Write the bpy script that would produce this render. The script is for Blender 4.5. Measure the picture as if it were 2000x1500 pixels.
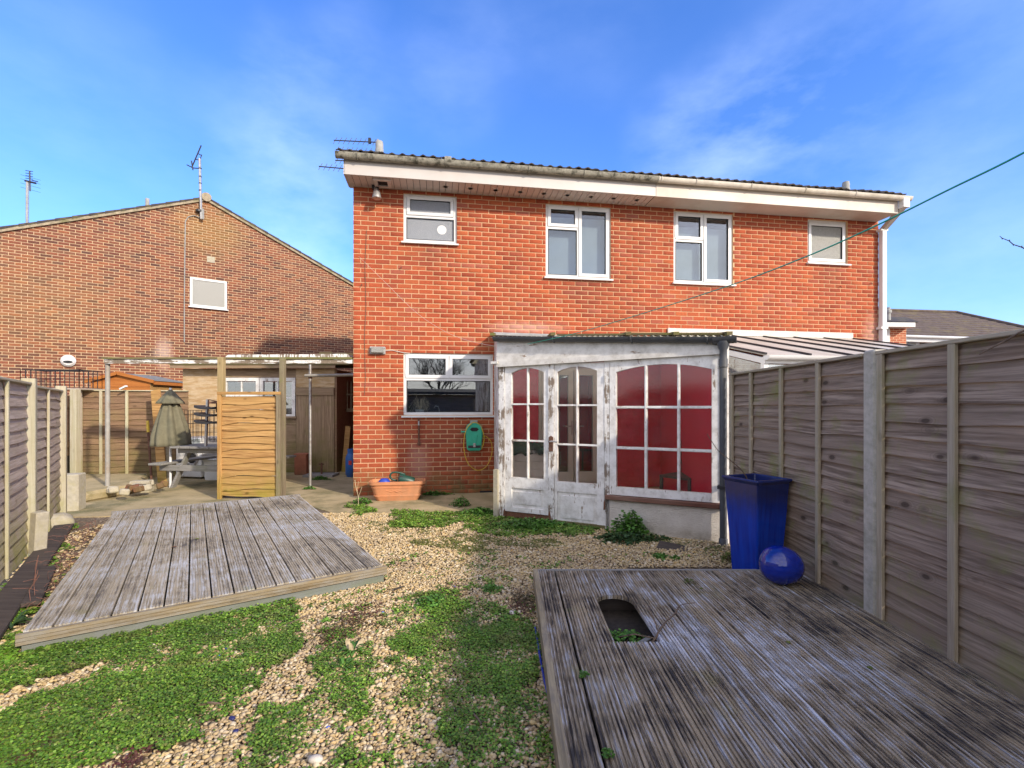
import bpy, bmesh, math, random
import numpy as np
from mathutils import Vector, Matrix
random.seed(7); RNG = np.random.default_rng(11)
for o in list(bpy.data.objects): bpy.data.objects.remove(o, do_unlink=True)
SC = bpy.context.scene; COL = SC.collection
R = math.radians; PI = math.pi
# ------------------------------------------------------------------ camera
CAMZ, FPX, CX, HY = 1.41, 940.0, 1000.0, 795.0
cam = bpy.data.objects.new('camera', bpy.data.cameras.new('camera')); COL.objects.link(cam)
cam.location = (0, 0, CAMZ); cam.rotation_euler = (R(90), 0, 0)
cam.data.sensor_width = 36; cam.data.lens = 36 * FPX / 2000; cam.data.shift_y = (HY - 750) / 2000
cam.data.clip_start = 0.05; cam.data.clip_end = 2000
SC.camera = cam
# ------------------------------------------------------------------ sun and sky
SUN_EL, SUN_AZ = R(26), R(180 - 47)          # azimuth clockwise from +Y
W = bpy.data.worlds.new('World'); SC.world = W; W.use_nodes = True
wn = W.node_tree; wn.nodes.clear()
def wnode(t, **k):
    n = wn.nodes.new(t)
    for a, b in k.items(): setattr(n, a, b)
    return n
sky = wnode('ShaderNodeTexSky', sky_type='NISHITA', sun_disc=False, sun_elevation=SUN_EL, sun_rotation=SUN_AZ,
            air_density=1.0, dust_density=1.1, ozone_density=2.2, altitude=0)
tint = wnode('ShaderNodeMix', data_type='RGBA', blend_type='MULTIPLY'); tint.inputs[0].default_value = 1
tint.inputs[7].default_value = (0.62, 0.73, 1.06, 1)
hs_ = wnode('ShaderNodeHueSaturation'); hs_.inputs['Saturation'].default_value = 1.2; wn.links.new(sky.outputs[0], hs_.inputs['Color'])
wn.links.new(hs_.outputs[0], tint.inputs[6])
tc = wnode('ShaderNodeTexCoord')
nz = wnode('ShaderNodeTexNoise'); nz.inputs['Scale'].default_value = 3.2; nz.inputs['Detail'].default_value = 7; nz.inputs['Roughness'].default_value = .58
mp = wnode('ShaderNodeMapping'); mp.inputs['Scale'].default_value = (1.0, 1.0, 2.2); mp.inputs['Rotation'].default_value = (0, R(-28), 0)
wn.links.new(tc.outputs['Generated'], mp.inputs[0]); wn.links.new(mp.outputs[0], nz.inputs['Vector'])
wz = wnode('ShaderNodeTexNoise'); wz.inputs['Scale'].default_value = 2.6; wz.inputs['Detail'].default_value = 4; wn.links.new(tc.outputs['Generated'], wz.inputs['Vector'])
ws_ = wnode('ShaderNodeVectorMath', operation='SUBTRACT'); ws_.inputs[1].default_value = (.5, .5, .5); wn.links.new(wz.outputs['Color'], ws_.inputs[0])
wm_ = wnode('ShaderNodeVectorMath', operation='SCALE'); wm_.inputs['Scale'].default_value = .34; wn.links.new(ws_.outputs[0], wm_.inputs[0])
wa_ = wnode('ShaderNodeVectorMath', operation='ADD'); wn.links.new(tc.outputs['Generated'], wa_.inputs[0]); wn.links.new(wm_.outputs[0], wa_.inputs[1])
wd_ = wnode('ShaderNodeVectorMath', operation='NORMALIZE'); wn.links.new(wa_.outputs[0], wd_.inputs[0])
acc = None
for (px, py, wd, st) in [(640, 150, 9, .45), (925, 150, 9, .35), (550, 240, 9, .3), (600, 440, 11, 1.0), (1400, 290, 10, .75), (1700, 90, 15, .45),
                         (150, 280, 12, .35), (1850, 520, 16, .5), (1150, 60, 9, .2), (1500, 200, 9, .4)]:
    d = Vector(((px - CX) / FPX, 1, (HY - py) / FPX)).normalized()
    dt = wnode('ShaderNodeVectorMath', operation='DOT_PRODUCT'); dt.inputs[1].default_value = d
    wn.links.new(wd_.outputs[0], dt.inputs[0])
    mr = wnode('ShaderNodeMapRange', interpolation_type='SMOOTHSTEP')
    mr.inputs[1].default_value = math.cos(R(wd)); mr.inputs[2].default_value = 1; mr.inputs[4].default_value = st
    wn.links.new(dt.outputs['Value'], mr.inputs[0])
    if acc is None: acc = mr.outputs[0]
    else:
        ad = wnode('ShaderNodeMath', operation='ADD'); wn.links.new(acc, ad.inputs[0]); wn.links.new(mr.outputs[0], ad.inputs[1]); acc = ad.outputs[0]
ad = wnode('ShaderNodeMath', operation='ADD'); ad.inputs[1].default_value = .03; wn.links.new(acc, ad.inputs[0])
nr = wnode('ShaderNodeMapRange'); nr.inputs[1].default_value = .36; nr.inputs[2].default_value = .72; wn.links.new(nz.outputs['Fac'], nr.inputs[0])
ml = wnode('ShaderNodeMath', operation='MULTIPLY', use_clamp=True); wn.links.new(ad.outputs[0], ml.inputs[0]); wn.links.new(nr.outputs[0], ml.inputs[1])
ml2 = wnode('ShaderNodeMath', operation='MULTIPLY'); ml2.inputs[1].default_value = .21; wn.links.new(ml.outputs[0], ml2.inputs[0])
cm = wnode('ShaderNodeMix', data_type='RGBA'); cm.inputs[7].default_value = (5.2, 6.0, 7.6, 1)
wn.links.new(ml2.outputs[0], cm.inputs[0]); wn.links.new(tint.outputs[2], cm.inputs[6])
# thin veil of high cloud over the half of the sky behind the viewer (read off the grey panes, and added to make the shade less blue)
sp_ = wnode('ShaderNodeSeparateXYZ'); wn.links.new(tc.outputs['Generated'], sp_.inputs[0])
vb_ = wnode('ShaderNodeMapRange', interpolation_type='SMOOTHSTEP'); vb_.inputs[1].default_value = .25; vb_.inputs[2].default_value = -.55; wn.links.new(sp_.outputs[1], vb_.inputs[0])
vn_ = wnode('ShaderNodeMapRange'); vn_.inputs[1].default_value = .3; vn_.inputs[2].default_value = .65; vn_.inputs[3].default_value = .45; vn_.inputs[4].default_value = .9; wn.links.new(nz.outputs['Fac'], vn_.inputs[0])
vm_ = wnode('ShaderNodeMath', operation='MULTIPLY'); wn.links.new(vb_.outputs[0], vm_.inputs[0]); wn.links.new(vn_.outputs[0], vm_.inputs[1])
cm2 = wnode('ShaderNodeMix', data_type='RGBA'); cm2.inputs[7].default_value = (5.0, 4.7, 4.4, 1); wn.links.new(vm_.outputs[0], cm2.inputs[0]); wn.links.new(cm.outputs[2], cm2.inputs[6])
cm = cm2
bg = wnode('ShaderNodeBackground'); bg.inputs['Strength'].default_value = 0.15
wo = wnode('ShaderNodeOutputWorld')
wn.links.new(cm.outputs[2], bg.inputs['Color']); wn.links.new(bg.outputs[0], wo.inputs[0])
sl = bpy.data.lights.new('sun', 'SUN'); sl.energy = 2.0; sl.angle = R(2.0); sl.color = (1.0, .89, .74)
so = bpy.data.objects.new('sun', sl); COL.objects.link(so)
sdir = Vector((math.sin(SUN_AZ) * math.cos(SUN_EL), math.cos(SUN_AZ) * math.cos(SUN_EL), math.sin(SUN_EL)))
so.rotation_euler = sdir.to_track_quat('Z', 'Y').to_euler()
vs = SC.view_settings; vs.view_transform = 'Standard'; vs.look = 'None'; vs.gamma = 1; vs.use_curve_mapping = False
vs.exposure = 1.2
SC.render.engine = 'CYCLES'
# ------------------------------------------------------------------ helpers
def G(px, py, z=0.0):
    d = (CAMZ - z) * FPX / (py - HY); return Vector(((px - CX) / FPX * d, d, z))
def P(px, py, d):
    return Vector(((px - CX) / FPX * d, d, CAMZ - (py - HY) / FPX * d))
class Fr:                                  # a vertical wall's own axes: s along it, t into it, z up
    def __init__(self, ox, oy, deg):
        self.ox, self.oy, self.a = ox, oy, R(deg); self.c, self.s = math.cos(self.a), math.sin(self.a)
    def hit(self, px, py, t=0.0):
        k = (px - CX) / FPX
        d = (t - self.ox * self.s + self.oy * self.c) / (self.c - k * self.s)
        x = k * d
        return ((x - self.ox) * self.c + (d - self.oy) * self.s, CAMZ - (py - HY) / FPX * d)
    def sx(self, px, t=0.0): return self.hit(px, HY, t)[0]
    def loc(self, x, y):
        return ((x - self.ox) * self.c + (y - self.oy) * self.s, -(x - self.ox) * self.s + (y - self.oy) * self.c)
    def w(self, s, t, z=0): return Vector((self.ox + s * self.c - t * self.s, self.oy + s * self.s + t * self.c, z))
def thing(name, label, cat, loc=(0, 0, 0), rz=0.0, group=None, kind=None):
    o = bpy.data.objects.new(name, None); COL.objects.link(o); o.location = loc; o.rotation_euler = (0, 0, rz)
    o.empty_display_size = .1
    o['label'] = label; o['category'] = cat
    if group: o['group'] = group
    if kind: o['kind'] = kind
    return o
def tag(o, label=None, cat=None, group=None, kind=None):
    if label: o['label'] = label
    if cat: o['category'] = cat
    if group: o['group'] = group
    if kind: o['kind'] = kind
    return o
class MB:
    def __init__(self): self.v = []; self.f = []
    def add(self, vs, fs):
        b = len(self.v); self.v += [tuple(p) for p in vs]; self.f += [tuple(b + i for i in f) for f in fs]; return self
    def box(self, x0, x1, y0, y1, z0, z1):
        return self.hexa([(x0, y0, z0), (x1, y0, z0), (x1, y1, z0), (x0, y1, z0), (x0, y0, z1), (x1, y0, z1), (x1, y1, z1), (x0, y1, z1)])
    def hexa(self, p):
        return self.add(p, [(0, 3, 2, 1), (4, 5, 6, 7), (0, 1, 5, 4), (1, 2, 6, 5), (2, 3, 7, 6), (3, 0, 4, 7)])
    def prism(self, poly, t0, t1):           # poly in (s, z), extruded along t
        n = len(poly)
        return self.add([(s, t0, z) for s, z in poly] + [(s, t1, z) for s, z in poly],
                        [tuple(range(n)), tuple(range(2 * n - 1, n - 1, -1))] + [(i, (i + 1) % n, n + (i + 1) % n, n + i) for i in range(n)])
    def slab(self, poly, z0, z1):
        n = len(poly)
        return self.add([(x, y, z0) for x, y in poly] + [(x, y, z1) for x, y in poly],
                        [tuple(range(n - 1, -1, -1)), tuple(range(n, 2 * n))] + [(i, (i + 1) % n, n + (i + 1) % n, n + i) for i in range(n)])
    def bar(self, a, b, w, h=None, up=(0, 0, 1)):
        a, b = Vector(a), Vector(b); h = h or w; d = (b - a).normalized(); up = Vector(up)
        if abs(d.dot(up)) > .95: up = Vector((0, 1, 0))
        u = d.cross(up).normalized(); v = u.cross(d).normalized(); u *= w / 2; v *= h / 2
        return self.hexa([a - u - v, a + u - v, b + u - v, b - u - v, a - u + v, a + u + v, b + u + v, b - u + v])
    def tube(self, pts, r, n=8, cap=True):
        pts = [Vector(p) for p in pts]; b = len(self.v); m = len(pts)
        rs = r if isinstance(r, (list, tuple)) else [r] * m
        pu = None
        for i, p in enumerate(pts):
            d = (pts[min(i + 1, m - 1)] - pts[max(i - 1, 0)]).normalized()
            if pu is None:
                pu = Vector((0, 0, 1)) if abs(d.z) < .9 else Vector((1, 0, 0))
            u = (pu - d * pu.dot(d)).normalized(); pu = u; v = d.cross(u)
            for j in range(n):
                a = 2 * PI * j / n; self.v.append(tuple(p + (u * math.cos(a) + v * math.sin(a)) * rs[i]))
        for i in range(m - 1):
            for j in range(n):
                k = (j + 1) % n; self.f.append((b + i * n + j, b + i * n + k, b + (i + 1) * n + k, b + (i + 1) * n + j))
        if cap:
            self.f.append(tuple(b + j for j in range(n - 1, -1, -1))); self.f.append(tuple(b + (m - 1) * n + j for j in range(n)))
        return self
    def lathe(self, prof, n=24, c=(0, 0, 0), rad=None, sx=1, sy=1):   # prof [(r, z)]
        b = len(self.v); m = len(prof)
        for (r, z) in prof:
            for j in range(n):
                a = 2 * PI * j / n; q = r * (rad(a, z) if rad else 1)
                self.v.append((c[0] + math.cos(a) * q * sx, c[1] + math.sin(a) * q * sy, c[2] + z))
        for i in range(m - 1):
            for j in range(n):
                k = (j + 1) % n; self.f.append((b + i * n + j, b + i * n + k, b + (i + 1) * n + k, b + (i + 1) * n + j))
        if prof[0][0] > 1e-5: self.f.append(tuple(b + j for j in range(n - 1, -1, -1)))
        if prof[-1][0] > 1e-5: self.f.append(tuple(b + (m - 1) * n + j for j in range(n)))
        return self
    def mesh(self, name, mat, smooth=False, recalc=True, bevel=0):
        me = bpy.data.meshes.new(name); me.from_pydata(self.v, [], self.f)
        if recalc and len(self.f) < 60000:
            bm = bmesh.new(); bm.from_mesh(me)
            if smooth or bevel: bmesh.ops.remove_doubles(bm, verts=bm.verts, dist=1e-5)
            bmesh.ops.recalc_face_normals(bm, faces=bm.faces)
            if bevel:
                es = [e for e in bm.edges if len(e.link_faces) == 2 and e.calc_face_angle(0) > .5]
                bmesh.ops.bevel(bm, geom=es, offset=bevel, segments=1, affect='EDGES', clamp_overlap=True)
            bm.to_mesh(me); bm.free()
        if mat: me.materials.append(mat)
        if smooth:
            me.polygons.foreach_set('use_smooth', [True] * len(me.polygons))
            if smooth != 'all':
                try: me.set_sharp_from_angle(angle=R(38))
                except Exception: pass
        return me
    def build(self, name, mat, parent=None, smooth=False, label=None, kind=None, bevel=0):
        return inst(name, self.mesh(name, mat, smooth, bevel=bevel), parent, label=label, kind=kind)
def inst(name, me, parent=None, loc=None, rot=None, label=None, kind=None):
    o = bpy.data.objects.new(name, me); COL.objects.link(o)
    if parent: o.parent = parent
    if loc is not None: o.location = loc
    if rot is not None: o.rotation_euler = rot
    if label: o['label'] = label
    if kind: o['kind'] = kind
    return o
def bx(name, m, parent, *d, bevel=0, **k): return MB().box(*d).build(name, m, parent, bevel=bevel, **k)
def fastmesh(name, V, F, mat, smooth=False):
    me = bpy.data.meshes.new(name); nv, nf, k = len(V), len(F), F.shape[1]
    me.vertices.add(nv); me.vertices.foreach_set('co', V.astype(np.float32).ravel())
    me.loops.add(nf * k); me.loops.foreach_set('vertex_index', F.astype(np.int32).ravel())
    me.polygons.add(nf); me.polygons.foreach_set('loop_start', np.arange(0, nf * k, k, dtype=np.int32))
    me.polygons.foreach_set('loop_total', np.full(nf, k, dtype=np.int32))
    me.update(calc_edges=True)
    if smooth: me.polygons.foreach_set('use_smooth', np.ones(nf, dtype=bool))
    me.materials.append(mat); return me
def inpoly(x, y, poly):
    r = np.zeros(x.shape, bool); n = len(poly); j = n - 1
    for i in range(n):
        xi, yi = poly[i][:2]; xj, yj = poly[j][:2]
        c = ((yi > y) != (yj > y)) & (x < (xj - xi) * (y - yi) / ((yj - yi) if yj != yi else 1e-9) + xi)
        r ^= c; j = i
    return r
_H = RNG.random((256, 256))
def vnoise(x, y, s, o=0):
    x = x * s + o * 17.3 + 1000; y = y * s + o * 5.7 + 1000
    xi = np.floor(x).astype(int); yi = np.floor(y).astype(int); fx = x - xi; fy = y - yi
    fx = fx * fx * (3 - 2 * fx); fy = fy * fy * (3 - 2 * fy)
    g = lambda a, b: _H[a % 256, b % 256]
    return (g(xi, yi) * (1 - fx) + g(xi + 1, yi) * fx) * (1 - fy) + (g(xi, yi + 1) * (1 - fx) + g(xi + 1, yi + 1) * fx) * fy
def fbm(x, y, s, o=0): return .55 * vnoise(x, y, s, o) + .3 * vnoise(x, y, s * 2.3, o + 1) + .15 * vnoise(x, y, s * 5.1, o + 2)
# ------------------------------------------------------------------ materials
class NB:
    def __init__(self, name):
        self.m = bpy.data.materials.new(name); self.m.use_nodes = True; self.t = self.m.node_tree
        self.b = self.t.nodes['Principled BSDF']; self.out = self.t.nodes['Material Output']
    def n(self, t, **k):
        n = self.t.nodes.new(t)
        for a, b in k.items(): setattr(n, a, b)
        return n
    def put(self, sock, v):
        if isinstance(v, bpy.types.NodeSocket): self.t.links.new(v, sock)
        elif v is not None:
            if isinstance(v, (tuple, list)) and len(v) == 3 and sock.type == 'RGBA': v = (*v, 1)
            sock.default_value = v
    def obj(self): return self.n('ShaderNodeTexCoord').outputs['Object']
    def pos(self): return self.n('ShaderNodeNewGeometry').outputs['Position']
    def isl(self): return self.n('ShaderNodeNewGeometry').outputs['Random Per Island']
    def rnd(self): return self.n('ShaderNodeObjectInfo').outputs['Random']
    def vm(self, op, a, b):
        n = self.n('ShaderNodeVectorMath', operation=op); self.put(n.inputs[0], a); self.put(n.inputs[1], b); return n.outputs[0]
    def ma(self, op, a, b=0.0, clamp=False):
        n = self.n('ShaderNodeMath', operation=op, use_clamp=clamp); self.put(n.inputs[0], a); self.put(n.inputs[1], b); return n.outputs[0]
    def scl(self, v, s): return self.vm('MULTIPLY', v, s)
    def sep(self, v):
        n = self.n('ShaderNodeSeparateXYZ'); self.put(n.inputs[0], v); return n.outputs
    def rv(self, k=37.0):                     # a per-object random offset vector
        n = self.n('ShaderNodeCombineXYZ'); r = self.rnd()
        for i, q in enumerate((k, k * 1.7, k * .6)): self.t.links.new(self.ma('MULTIPLY', r, q), n.inputs[i])
        return n.outputs[0]
    def noise(self, v, s, d=4, r=.55, dist=0.0):
        n = self.n('ShaderNodeTexNoise'); self.put(n.inputs['Vector'], v); n.inputs['Scale'].default_value = s
        n.inputs['Detail'].default_value = d; n.inputs['Roughness'].default_value = r; n.inputs['Distortion'].default_value = dist; return n.outputs['Fac']
    def voro(self, v, s, out='Distance', feature='F1', rand=1.0):
        n = self.n('ShaderNodeTexVoronoi', feature=feature); self.put(n.inputs['Vector'], v); n.inputs['Scale'].default_value = s
        n.inputs['Randomness'].default_value = rand; return n.outputs[out]
    def ramp(self, f, st, interp='LINEAR'):
        n = self.n('ShaderNodeValToRGB'); self.put(n.inputs[0], f); r = n.color_ramp; r.interpolation = interp
        while len(r.elements) < len(st): r.elements.new(.5)
        for e, (p, c) in zip(r.elements, st):
            e.position = p; e.color = (*c, 1) if isinstance(c, tuple) else (c, c, c, 1)
        return n.outputs[0]
    def mr(self, f, a, b, c=0.0, d=1.0):
        n = self.n('ShaderNodeMapRange'); self.put(n.inputs[0], f)
        for i, q in enumerate((a, b, c, d)): n.inputs[i + 1].default_value = q
        return n.outputs[0]
    def mix(self, f, a, b, mode='MIX'):
        n = self.n('ShaderNodeMix', data_type='RGBA', blend_type=mode); self.put(n.inputs[0], f); self.put(n.inputs[6], a); self.put(n.inputs[7], b); return n.outputs[2]
    def bump(self, h, s=.5, d=.01, nrm=None):
        n = self.n('ShaderNodeBump'); n.inputs['Strength'].default_value = s; n.inputs['Distance'].default_value = d; self.put(n.inputs['Height'], h)
        if nrm: self.t.links.new(nrm, n.inputs['Normal'])
        return n.outputs[0]
    def fin(self, base=None, rough=.7, normal=None, metal=0.0, spec=None, coat=None):
        self.put(self.b.inputs['Base Color'], base); self.put(self.b.inputs['Roughness'], rough); self.put(self.b.inputs['Metallic'], metal)
        if normal: self.t.links.new(normal, self.b.inputs['Normal'])
        if spec is not None: self.b.inputs['Specular IOR Level'].default_value = spec
        if coat is not None: self.b.inputs['Coat Weight'].default_value = coat
        return self.m
def m_plain(name, c, rough=.6, var=.12, sc=12, metal=0.0, bump=.1, dirt=None, dirt_amt=.5, spec=None):
    q = NB(name); v = q.obj(); n1 = q.noise(v, sc, 6, .6)
    b = q.mix(q.mr(n1, .3, .7), tuple(x * (1 - var) for x in c), tuple(min(1, x * (1 + var)) for x in c))
    if dirt: b = q.mix(q.ma('MULTIPLY', q.mr(q.noise(v, sc * .35, 7, .65), .48, .66), dirt_amt), b, dirt)
    return q.fin(b, rough, q.bump(q.noise(v, sc * 8, 3), bump, .004), metal, spec)
def m_brick(name, stops, moss_z=.25, stains=None, grime=.35, warm=None):
    q = NB(name); p = q.pos(); f = q.ma('FRACT', q.ma('ADD', q.ma('MULTIPLY', q.isl(), 7.31), q.ma('MULTIPLY', q.rnd(), 3.7)))
    c = q.ramp(f, stops)
    c = q.mix(q.ma('MULTIPLY', q.mr(q.noise(p, 34, 5, .65), .35, .75), .35), c, tuple(x * .55 for x in stops[0][1]))
    c = q.mix(q.ma('MULTIPLY', q.mr(q.noise(p, 90, 4, .6), .55, .75), .30), c, (.55, .28, .16))
    c = q.mix(q.ma('MULTIPLY', q.mr(q.noise(p, .9, 6, .6), .45, .7), grime), c, (.13, .06, .045))
    if warm: c = q.mix(q.ma('MULTIPLY', q.mr(q.noise(p, .45, 4, .6), .42, .62), .45), c, warm)
    z = q.sep(p)[2]
    mz = q.ma('MULTIPLY', q.mr(z, moss_z + .3, moss_z - .15), q.mr(q.noise(p, 5, 6, .65), .35, .6))
    c = q.mix(q.ma('MULTIPLY', mz, .75, True), c, (.12, .12, .045))
    for (x, y, zz, rx, rz, col, a) in (stains or []):
        d = q.vm('MULTIPLY', q.vm('SUBTRACT', p, (x, y, zz)), (1 / rx, 1 / rx, 1 / rz))
        ln = q.n('ShaderNodeVectorMath', operation='LENGTH'); q.t.links.new(d, ln.inputs[0])
        k = q.ma('MULTIPLY', q.mr(q.ma('ADD', ln.outputs['Value'], q.noise(p, 12, 5, .7)), 1.55, .75), a, True)
        c = q.mix(k, c, col)
    return q.fin(c, .88, q.bump(q.noise(p, 160, 4, .6), .5, .003), spec=.25)
def m_mortar(name, c, c2, moss_z=.2):
    q = NB(name); p = q.pos(); b = q.mix(q.mr(q.noise(p, 3, 6, .6), .35, .65), c, c2)
    z = q.sep(p)[2]; b = q.mix(q.ma('MULTIPLY', q.mr(z, moss_z + .25, moss_z - .1), .8, True), b, (.13, .12, .05))
    return q.fin(b, .95, q.bump(q.noise(p, 200, 3), .5, .002), spec=.2)
def m_wood(name, c1, c2, c3, grain=1.0, knots=.5, moss=0.0, mossc=(.16, .19, .03), rough=.85, lowmoss=0.0, zlow=.5, grey=None, gamt=0.0, coarse=1.0):
    # grain runs along local X; look varies per object
    q = NB(name); v = q.vm('ADD', q.obj(), q.rv()); p = q.pos()
    wv = q.noise(q.scl(v, (.9, 3, 3)), 1.3 * coarse, 4, .5)
    warp = q.vm('ADD', v, q.scl(wv, (0, .05, .05)))
    g1 = q.noise(q.scl(warp, (1.1, 26, 26)), 1.6 * grain, 7, .62)
    g2 = q.noise(q.scl(warp, (1.5, 90, 90)), 1.6 * grain, 4, .6)
    c = q.mix(q.mr(g1, .37, .62), c1, c2)
    c = q.mix(q.ma('MULTIPLY', q.mr(g2, .52, .72), .7), c, tuple(x * .55 for x in c1))
    c = q.mix(q.mr(q.noise(q.scl(v, (.6, 2.5, 2.5)), 2.1, 5, .6), .45, .75), c, c3)
    c = q.mix(q.ma('MULTIPLY', q.rnd(), .5), c, tuple(x * .6 for x in c2))
    if grey: c = q.mix(q.ma('MULTIPLY', q.mr(q.noise(q.scl(v, (2, 9, 9)), 2.4, 6, .7), .42, .62), gamt), c, grey)
    h = g1
    if knots:
        kd = q.voro(q.scl(v, (1.2, .35, 2.4)), 2.9)
        k = q.ma('MULTIPLY', q.mr(kd, .15, .07), knots, True)
        c = q.mix(k, c, (c1[0] * .28, c1[1] * .26, c1[2] * .25))
        rings = q.ma('SINE', q.ma('MULTIPLY', kd, 95.0))
        c = q.mix(q.ma('MULTIPLY', q.ma('MULTIPLY', q.mr(kd, .30, .10), q.mr(rings, 0, 1)), knots * .45, True), c, (c1[0] * .45, c1[1] * .42, c1[2] * .4))
    if moss:
        mm = q.ma('MULTIPLY', q.mr(q.noise(p, 3.1, 7, .68), .52, .70), moss, True); c = q.mix(mm, c, mossc)
    if lowmoss:
        mm = q.ma('MULTIPLY', q.ma('MULTIPLY', q.mr(q.sep(p)[2], zlow, 0.02), q.mr(q.noise(p, 4.5, 6, .65), .3, .6)), lowmoss, True); c = q.mix(mm, c, mossc)
    return q.fin(c, rough, q.bump(g1, .55, .004, q.bump(g2, .4, .002)), spec=.25)
def m_deck(name, pale, tan, dark, shift, contrast=1.0, white=(.50, .52, .58), bigw=.85):
    q = NB(name); o = q.obj(); v = q.vm('ADD', o, q.rv()); p = q.pos()
    rid = q.noise(q.scl(v, (.9, 62, 10)), 1.0, 4, .62); st = q.noise(q.scl(v, (4.5, 75, 10)), 1.0, 8, .72); fine = q.noise(q.scl(v, (14, 190, 30)), 1.0, 5, .68)
    big = q.noise(p, 1.25, 5, .58, .4); mid = q.noise(p, 7.5, 7, .72)
    s = q.ma('ADD', q.ma('ADD', q.ma('MULTIPLY', big, bigw), q.ma('MULTIPLY', mid, .45)), q.ma('ADD', q.ma('MULTIPLY', rid, .50 * contrast), q.ma('MULTIPLY', st, .80 * contrast)))
    s = q.ma('ADD', s, q.ma('MULTIPLY', fine, .30)); mean = .5 * (bigw + .45 + 1.30 * contrast + .30)
    s = q.mr(s, mean - .42 + shift, mean + .42 + shift)
    c = q.ramp(s, [(0, tuple(x * .7 for x in dark)), (.30, dark), (.44, tuple((x + y) / 2 for x, y in zip(dark, tan))), (.54, tan), (.68, pale), (.86, white), (1, white)])
    tn = q.ma('MULTIPLY', q.mr(q.noise(q.scl(v, (.5, 30, 5)), 1.0, 4, .6), .50, .60), q.mr(q.noise(p, 1.9, 5, .6), .42, .6), True)
    c = q.mix(q.ma('MULTIPLY', tn, .8), c, tuple(min(1, x * 1.25) for x in tan))
    c = q.mix(q.ma('MULTIPLY', q.rnd(), .25), c, dark)
    gm = q.ma('MULTIPLY', q.mr(q.noise(p, 2.4, 6, .7), .60, .72), .45, True); c = q.mix(gm, c, (.25, .24, .07))
    return q.fin(c, .82, q.bump(st, .7, .004, q.bump(fine, .6, .002)), spec=.3)
def m_paint(name, paint=(.84, .82, .78), under=(.20, .15, .11), amt=.5, ax=(60, 60, 5), dirt=(.33, .29, .23), sc=1.0):
    q = NB(name); v = q.obj(); p = q.pos()
    n1 = q.noise(q.scl(v, ax), .55 * sc, 8, .72); n2 = q.noise(p, 5.5, 6, .65)
    k = q.mr(q.ma('ADD', q.ma('MULTIPLY', n1, .55), q.ma('MULTIPLY', n2, .45)), .60 - .08 * amt, .615 - .08 * amt)
    b = q.mix(q.ma('MULTIPLY', q.mr(q.noise(p, 9, 7, .7), .42, .75), .7), paint, dirt)
    u = q.mix(q.noise(q.scl(v, (90, 90, 6)), .8, 5), under, tuple(min(1, x * 2.1) for x in under))
    c = q.mix(k, b, u)
    return q.fin(c, q.mix(k, (.45,) * 3, (.9,) * 3), q.bump(q.ma('SUBTRACT', 1.0, k), .5, .002, q.bump(q.noise(p, 120, 3), .15, .001)))
def m_glass(name, refl=.28, tint=(.80, .84, .84), rough=.01, wob=0.0, grime=0.0, fac=.5):
    q = NB(name); t = q.n('ShaderNodeBsdfTransparent'); g = q.n('ShaderNodeBsdfGlossy'); q.put(t.inputs[0], tint); q.put(g.inputs[0], (.95, .97, 1)); g.inputs['Roughness'].default_value = rough
    lw = q.n('ShaderNodeLayerWeight'); lw.inputs[0].default_value = .25
    f = q.ma('ADD', q.ma('MULTIPLY', lw.outputs['Facing'], fac), refl, True)
    if wob: q.t.links.new(q.bump(q.noise(q.pos(), 60, 3), wob, .01), g.inputs['Normal'])
    m = q.n('ShaderNodeMixShader'); q.t.links.new(f, m.inputs[0]); q.t.links.new(t.outputs[0], m.inputs[1]); q.t.links.new(g.outputs[0], m.inputs[2])
    s = m.outputs[0]
    if grime:
        d = q.n('ShaderNodeBsdfDiffuse'); q.put(d.inputs[0], (.5, .5, .48)); m2 = q.n('ShaderNodeMixShader')
        q.t.links.new(q.ma('MULTIPLY', q.mr(q.noise(q.pos(), 7, 7, .7), .35, .8), grime), m2.inputs[0]); q.t.links.new(s, m2.inputs[1]); q.t.links.new(d.outputs[0], m2.inputs[2]); s = m2.outputs[0]
    q.t.links.new(s, q.out.inputs[0]); return q.m
def m_leaf(name, cols, rough=.55, byisl=True, dry=0.0):
    q = NB(name); f = q.isl() if byisl else q.noise(q.pos(), 9, 3)
    c = q.ramp(f, [(i / (len(cols) - 1), k) for i, k in enumerate(cols)])
    c = q.mix(q.mr(q.noise(q.pos(), 2.2, 4), .35, .65), c, q.mix(.55, c, (.045, .085, .015)))
    if dry: c = q.mix(q.ma('MULTIPLY', q.mr(q.noise(q.pos(), 5.5, 6, .7), .54, .66), dry), c, (.20, .17, .055))
    return q.fin(c, rough, spec=.35)
BR = [(0, (.25, .048, .026)), (.15, (.37, .075, .034)), (.4, (.47, .105, .042)), (.6, (.42, .088, .038)), (.78, (.52, .140, .052)), (.9, (.32, .068, .036)), (1, (.42, .14, .095))]
BR = [(p_, tuple(x * .65 + m_ * .30 for x, m_ in zip(c_, (.43, .085, .032)))) for p_, c_ in BR]
H = Fr(-2.493, 7.56, 8.8)
st1 = H.w(*(H.hit(818, 905)[0], 0), H.hit(818, 905)[1]); st2 = H.w(H.hit(1030, 640)[0], 0, H.hit(1030, 640)[1]); st3 = H.w(H.hit(1704, 655)[0], 0, H.hit(1704, 655)[1])
M = {}
M['brick'] = m_brick('red_brick', BR, stains=[(*st1, .22, .45, (.46, .30, .25), .4), (*st2, .8, .12, (.55, .33, .27), .6), (*st3, .25, .5, (.5, .38, .33), .4)] + [(*tuple(H.w(H.hit(px_, py_)[0], 0, H.hit(px_, py_)[1])), rx_, .26, (.19, .06, .04), .5) for px_, py_, rx_ in ((842, 500, .45), (1130, 570, .55), (1375, 580, .55), (1617, 540, .4), (878, 850, .8))], grime=.28)
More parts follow.
